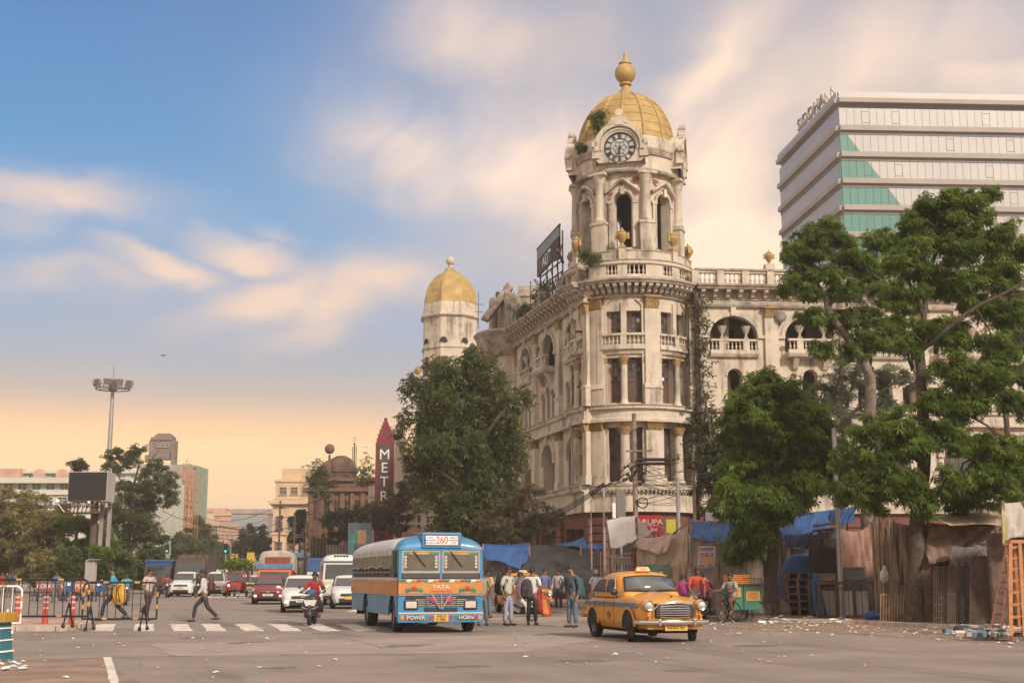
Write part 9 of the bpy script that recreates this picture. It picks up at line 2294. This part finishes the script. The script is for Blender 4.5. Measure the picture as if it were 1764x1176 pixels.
x, y = gp_(986, 1080); person('young man in dark checked shirt and jeans facing left', x, y, R(-40), 'hold', clo('dark_check', (.06, .085, .10)), clo('bluejeans', (.09, .14, .20)), 1.76, sk=SKIN2, sleeve=1.0); pack('dark green backpack of the young man in jeans', (x, y), R(-55), 1.12, mat('pack_green', (.02, .08, .07), .8, var=.15), 1.15, .24)
x, y = gp_(1028, 1056); person('grey haired man in pale blue shirt seen from behind', x, y, R(170), 'stand', clo('pale_blue', (.42, .46, .54)), clo('grey', (.12, .11, .12)), 1.68, hair=GREYH)
d = 42.0; person('man in orange red tee shirt bending over a motorbike', at(1192, 1000, d).x, d, R(20), 'bend', clo('orange_red', (.45, .06, .03)), clo('sand', (.30, .26, .22)), 1.74)
d = 41.0; q = person('man in maroon tee shirt sitting astride the blue motorbike, back turned', MB.location.x, MB.location.y - .95, R(176), 'ride', clo('maroon_tee', (.20, .012, .03)), clo('olive', (.10, .09, .06)), 1.72, sk=SKIN2)
d = 42.6; person('person in magenta cloth standing behind the orange red shirt', at(1176, 1000, d).x, d, R(160), 'stand', clo('magenta', (.30, .03, .16)), clo('magenta_skirt', (.25, .03, .14)), 1.50)
p = bpy.data.objects['bicycle'].location; person('boy in pale printed shirt on the black bicycle beside the green cart', p.x + .42, p.y + .42, R(-48), 'ride', clo('pale_print', (.34, .30, .26)), clo('rust', (.14, .06, .05)), 1.66, z=.02)
# riders and walkers far off
for lab, nm, px, d, c, ps in (('motorcyclist in cyan shirt beyond the barrier', 'm', 219, 66.9, clo('cyan', (.07, .32, .40)), 'ride'), ('helmetless rider in grey by the old red bus', 'm', 262, 86.9, clo('dust', (.3, .25, .2)), 'ride'), ('rider in faded red between the motorbike and sport utility car', 'm', 288, 88.9, clo('faded_red', (.3, .07, .06)), 'ride'), ('rider in black beside the white van', 'm', 341, 90.9, clo('black', (.025, .025, .028)), 'ride'),
                           ('distant walker in red at the park edge', 'p', 4, 92, clo('red', (.32, .02, .03)), 'stand'), ('distant walker in dark green near the park edge', 'p', 16, 90, clo('dk', (.03, .05, .04)), 'stand'), ('distant walker in grey blue before the golden trees', 'p', 24, 94, clo('gb', (.10, .12, .16)), 'walk'), ('distant person in blue beside the blue barricade', 'p', 98, 74, clo('blue_shirt', (.10, .13, .27)), 'walk')):
 person(lab, at(px, 1000, d).x, d, R(8), ps, c, clo('grey', (.12, .11, .12)), 1.68)
# ------------------------------------------------------------------ barriers, posts and the painted pillar on the left
m_yel = mat('barrier_yellow', (.50, .26, .05), .6, var=.15, dirt=(.2, .1, .05), dirt_amt=.4)
def barrier(label, px, py, W, H_, yaw, feet, n=9, col=m_blackiron, z=0, lift=.32, band=m_yel):
 p = gnd(px, py, z); V = E('crowd_barrier', label, 'barrier', p, yaw, 'tubular crowd barriers'); r = .15
 m = M(); arc = lambda cx, cz, a0, a1: [(cx + r * cos(a), 0, cz + r * sin(a)) for a in np.linspace(a0, a1, 5)]
 m.tube([(0, 0, lift)] + arc(r, H_ - r, PI, PI / 2) + arc(W - r, H_ - r, PI / 2, 0) + [(W, 0, lift)], .026, 8); m.tube([(0, 0, lift), (W, 0, lift)], .026, 8); fr = m.build('frame', col, V)
 for i in range(1, n + 1): x = W * i / (n + 1); m = M(); m.bar((x, 0, lift), (x, 0, H_), .018); m.build('upright', col, V)
 for x in [W * .3, W * .72]:
  for zz in (lift, H_): m = M(); m.tube([(x - .07, 0, zz), (x + .07, 0, zz)], .03, 8); m.build('yellow_band', band, V)
 for x in (0, W):
  for zz in (.5 * H_, .75 * H_): m = M(); m.tube([(x, 0, zz - .06), (x, 0, zz + .06)], .03, 8); m.build('yellow_band', band, V)
 for x in feet:
  for s in (-1, 1): m = M(); m.bar((x, 0, lift + .35), (x + .05 * s, s * .22, .07), .03); m.ball((x + .05 * s, s * .22, .06), (.055, .05, .06), 8, 6); m.build('foot', col, V)
 return V
barrier('black barrier with yellow bands standing alone on the crossing', 140, 1086, 2.02, 1.30, R(2), (.22, 1.68), 8)
barrier('black barrier standing on the island behind the red marker posts', -25, 1081, 2.65, 1.24, 0, (.3, 2.15), 11, z=.14, lift=.3)
barrier('white and amber curved barrier cut off by the picture edge', -80, 1094, 1.62, 1.22, R(4), (.4, 1.3), 6, m_white, lift=.3)
barrier('distant black barrier beyond the island, before the blue barricade', 50, 1034, 2.3, 1.25, 0, (.3, 2.0), 8)
barrier('second distant black barrier farther left beyond the island', 128, 1033, 2.2, 1.2, R(3), (.3, 1.9), 8)
for k, (px, lab) in enumerate(((28, 'red and pale banded marker post, leftmost of the three'), (77, 'red and pale banded marker post between barrier uprights'), (123, 'red and pale banded marker post nearest the crossing'))):
 p = gnd(px, 1074, .14); V = E('marker_post', lab, 'post', (p.x, p.y, .14), 0, 'red banded marker posts'); m = M(); m.tube([(0, 0, 0), (0, 0, .80)], [.085, .065], 12); m.build('post', mat('marker_red', (.42, .06, .05), .6, var=.1), V)
 for z in (.42, .58, .72): m = M(); m.tube([(0, 0, z), (0, 0, z + .05)], .08, 12); m.build('pale_band', mat('marker_band', (.5, .4, .38), .6, var=.1), V)
d = 76
for k, (x0, x1, c, tx, lab) in enumerate(((62, 110, mat('barricade_brown', (.20, .08, .06), .7, var=.2), 'KOLKATA', 'dull red board barricade with faint white letters'), (112, 128, P_NAVY, '', 'narrow blue barricade with a white patch'), (129, 162, mat('barricade_orange', (.34, .12, .05), .7, var=.2), 'POLICE', 'rust orange barricade under the grey cabinet'), (163, 182, P_NAVY, '', 'blue barricade right of the grey cabinet'))):
 a, b = at(x0, 1018, d), at(x1, 1000, d); V = E('road_barricade', lab, 'barricade', (a.x, d, 0), 0, 'painted road barricades'); W = b.x - a.x; bx(V, 'board', c, 0, W, 0, .05, .55, b.z); bx(V, 'lower_rail', P_NAVY, 0, W, 0, .05, .25, .33)
 if tx: text(tx, V, (W / 2, -.01, (b.z + .55) / 2), (PI / 2, 0, 0), .34, m_white)
 else: bx(V, 'white_patch', m_white, W * .2, W * .6, -.012, -.002, .9, b.z - .1)
 for x in (.05, W - .1): bx(V, 'leg', m_blackiron, x, x + .06, .052, .1, 0, b.z)
p = gnd(-10, 1136); V = E('painted_pillar', 'stubby teal and white banded pillar with a mustard yellow cap', 'pillar', (p.x, p.y, 0), R(-6)); m_tl = mat('pillar_teal', (.03, .15, .19), .7, var=.15, dirt=(.02, .06, .08), dirt_amt=.5); bx(V, 'core', m_tl, -.16, .18, -.14, .2, 0, .66); z = 0
for z0, z1, e, mt in ((0, .14, .05, m_tl), (.14, .17, .06, m_white), (.17, .34, .03, m_tl), (.34, .365, .04, m_white), (.365, .55, .01, m_tl), (.55, .575, .02, m_white), (.575, .66, .0, m_tl)): m = M(); m.box(-.16 - e, .18 + e, -.14 - e, .2 + e, z0, z1 - .002, tx=.01, ty=.01); m.build('band', mt, V)
bx(V, 'cap', mat('cap_mustard', (.40, .22, .03), .6, var=.1), -.25, .25, -.22, .28, .661, .84, bevel=.015); bx(V, 'cap_mark', m_tl, -.02, .05, -.23, -.221, .72, .80)
# lettering becomes plain mesh
dg = bpy.context.evaluated_depsgraph_get()
for o in [o for o in COL.objects if o.type == 'FONT']:
 me = bpy.data.meshes.new_from_object(o.evaluated_get(dg)); nm = o.name; q = link('x', me, o.parent); q.matrix_local = o.matrix_local
 for k in o.keys(): q[k] = o[k]
 bpy.data.objects.remove(o); q.name = nm
# ------------------------------------------------------------------ morning haze
hm = bpy.data.materials.new('haze_air'); hm.use_nodes = True; t = NT(hm.node_tree); t.n.clear()
o = t.node('ShaderNodeOutputMaterial'); v = t.node('ShaderNodeVolumePrincipled'); t.l.new(v.outputs[0], o.inputs['Volume'])
v.inputs['Color'].default_value = (.92, .86, .80, 1); v.inputs['Density'].default_value = .0007; v.inputs['Anisotropy'].default_value = .2
m = M(); m.box(-330, 330, -75, 475, -1.7, 70); o = m.build('haze', hm); tag(o, kind='stuff')
SC.cycles.volume_step_rate = 10
SC.cycles.volume_max_steps = 32
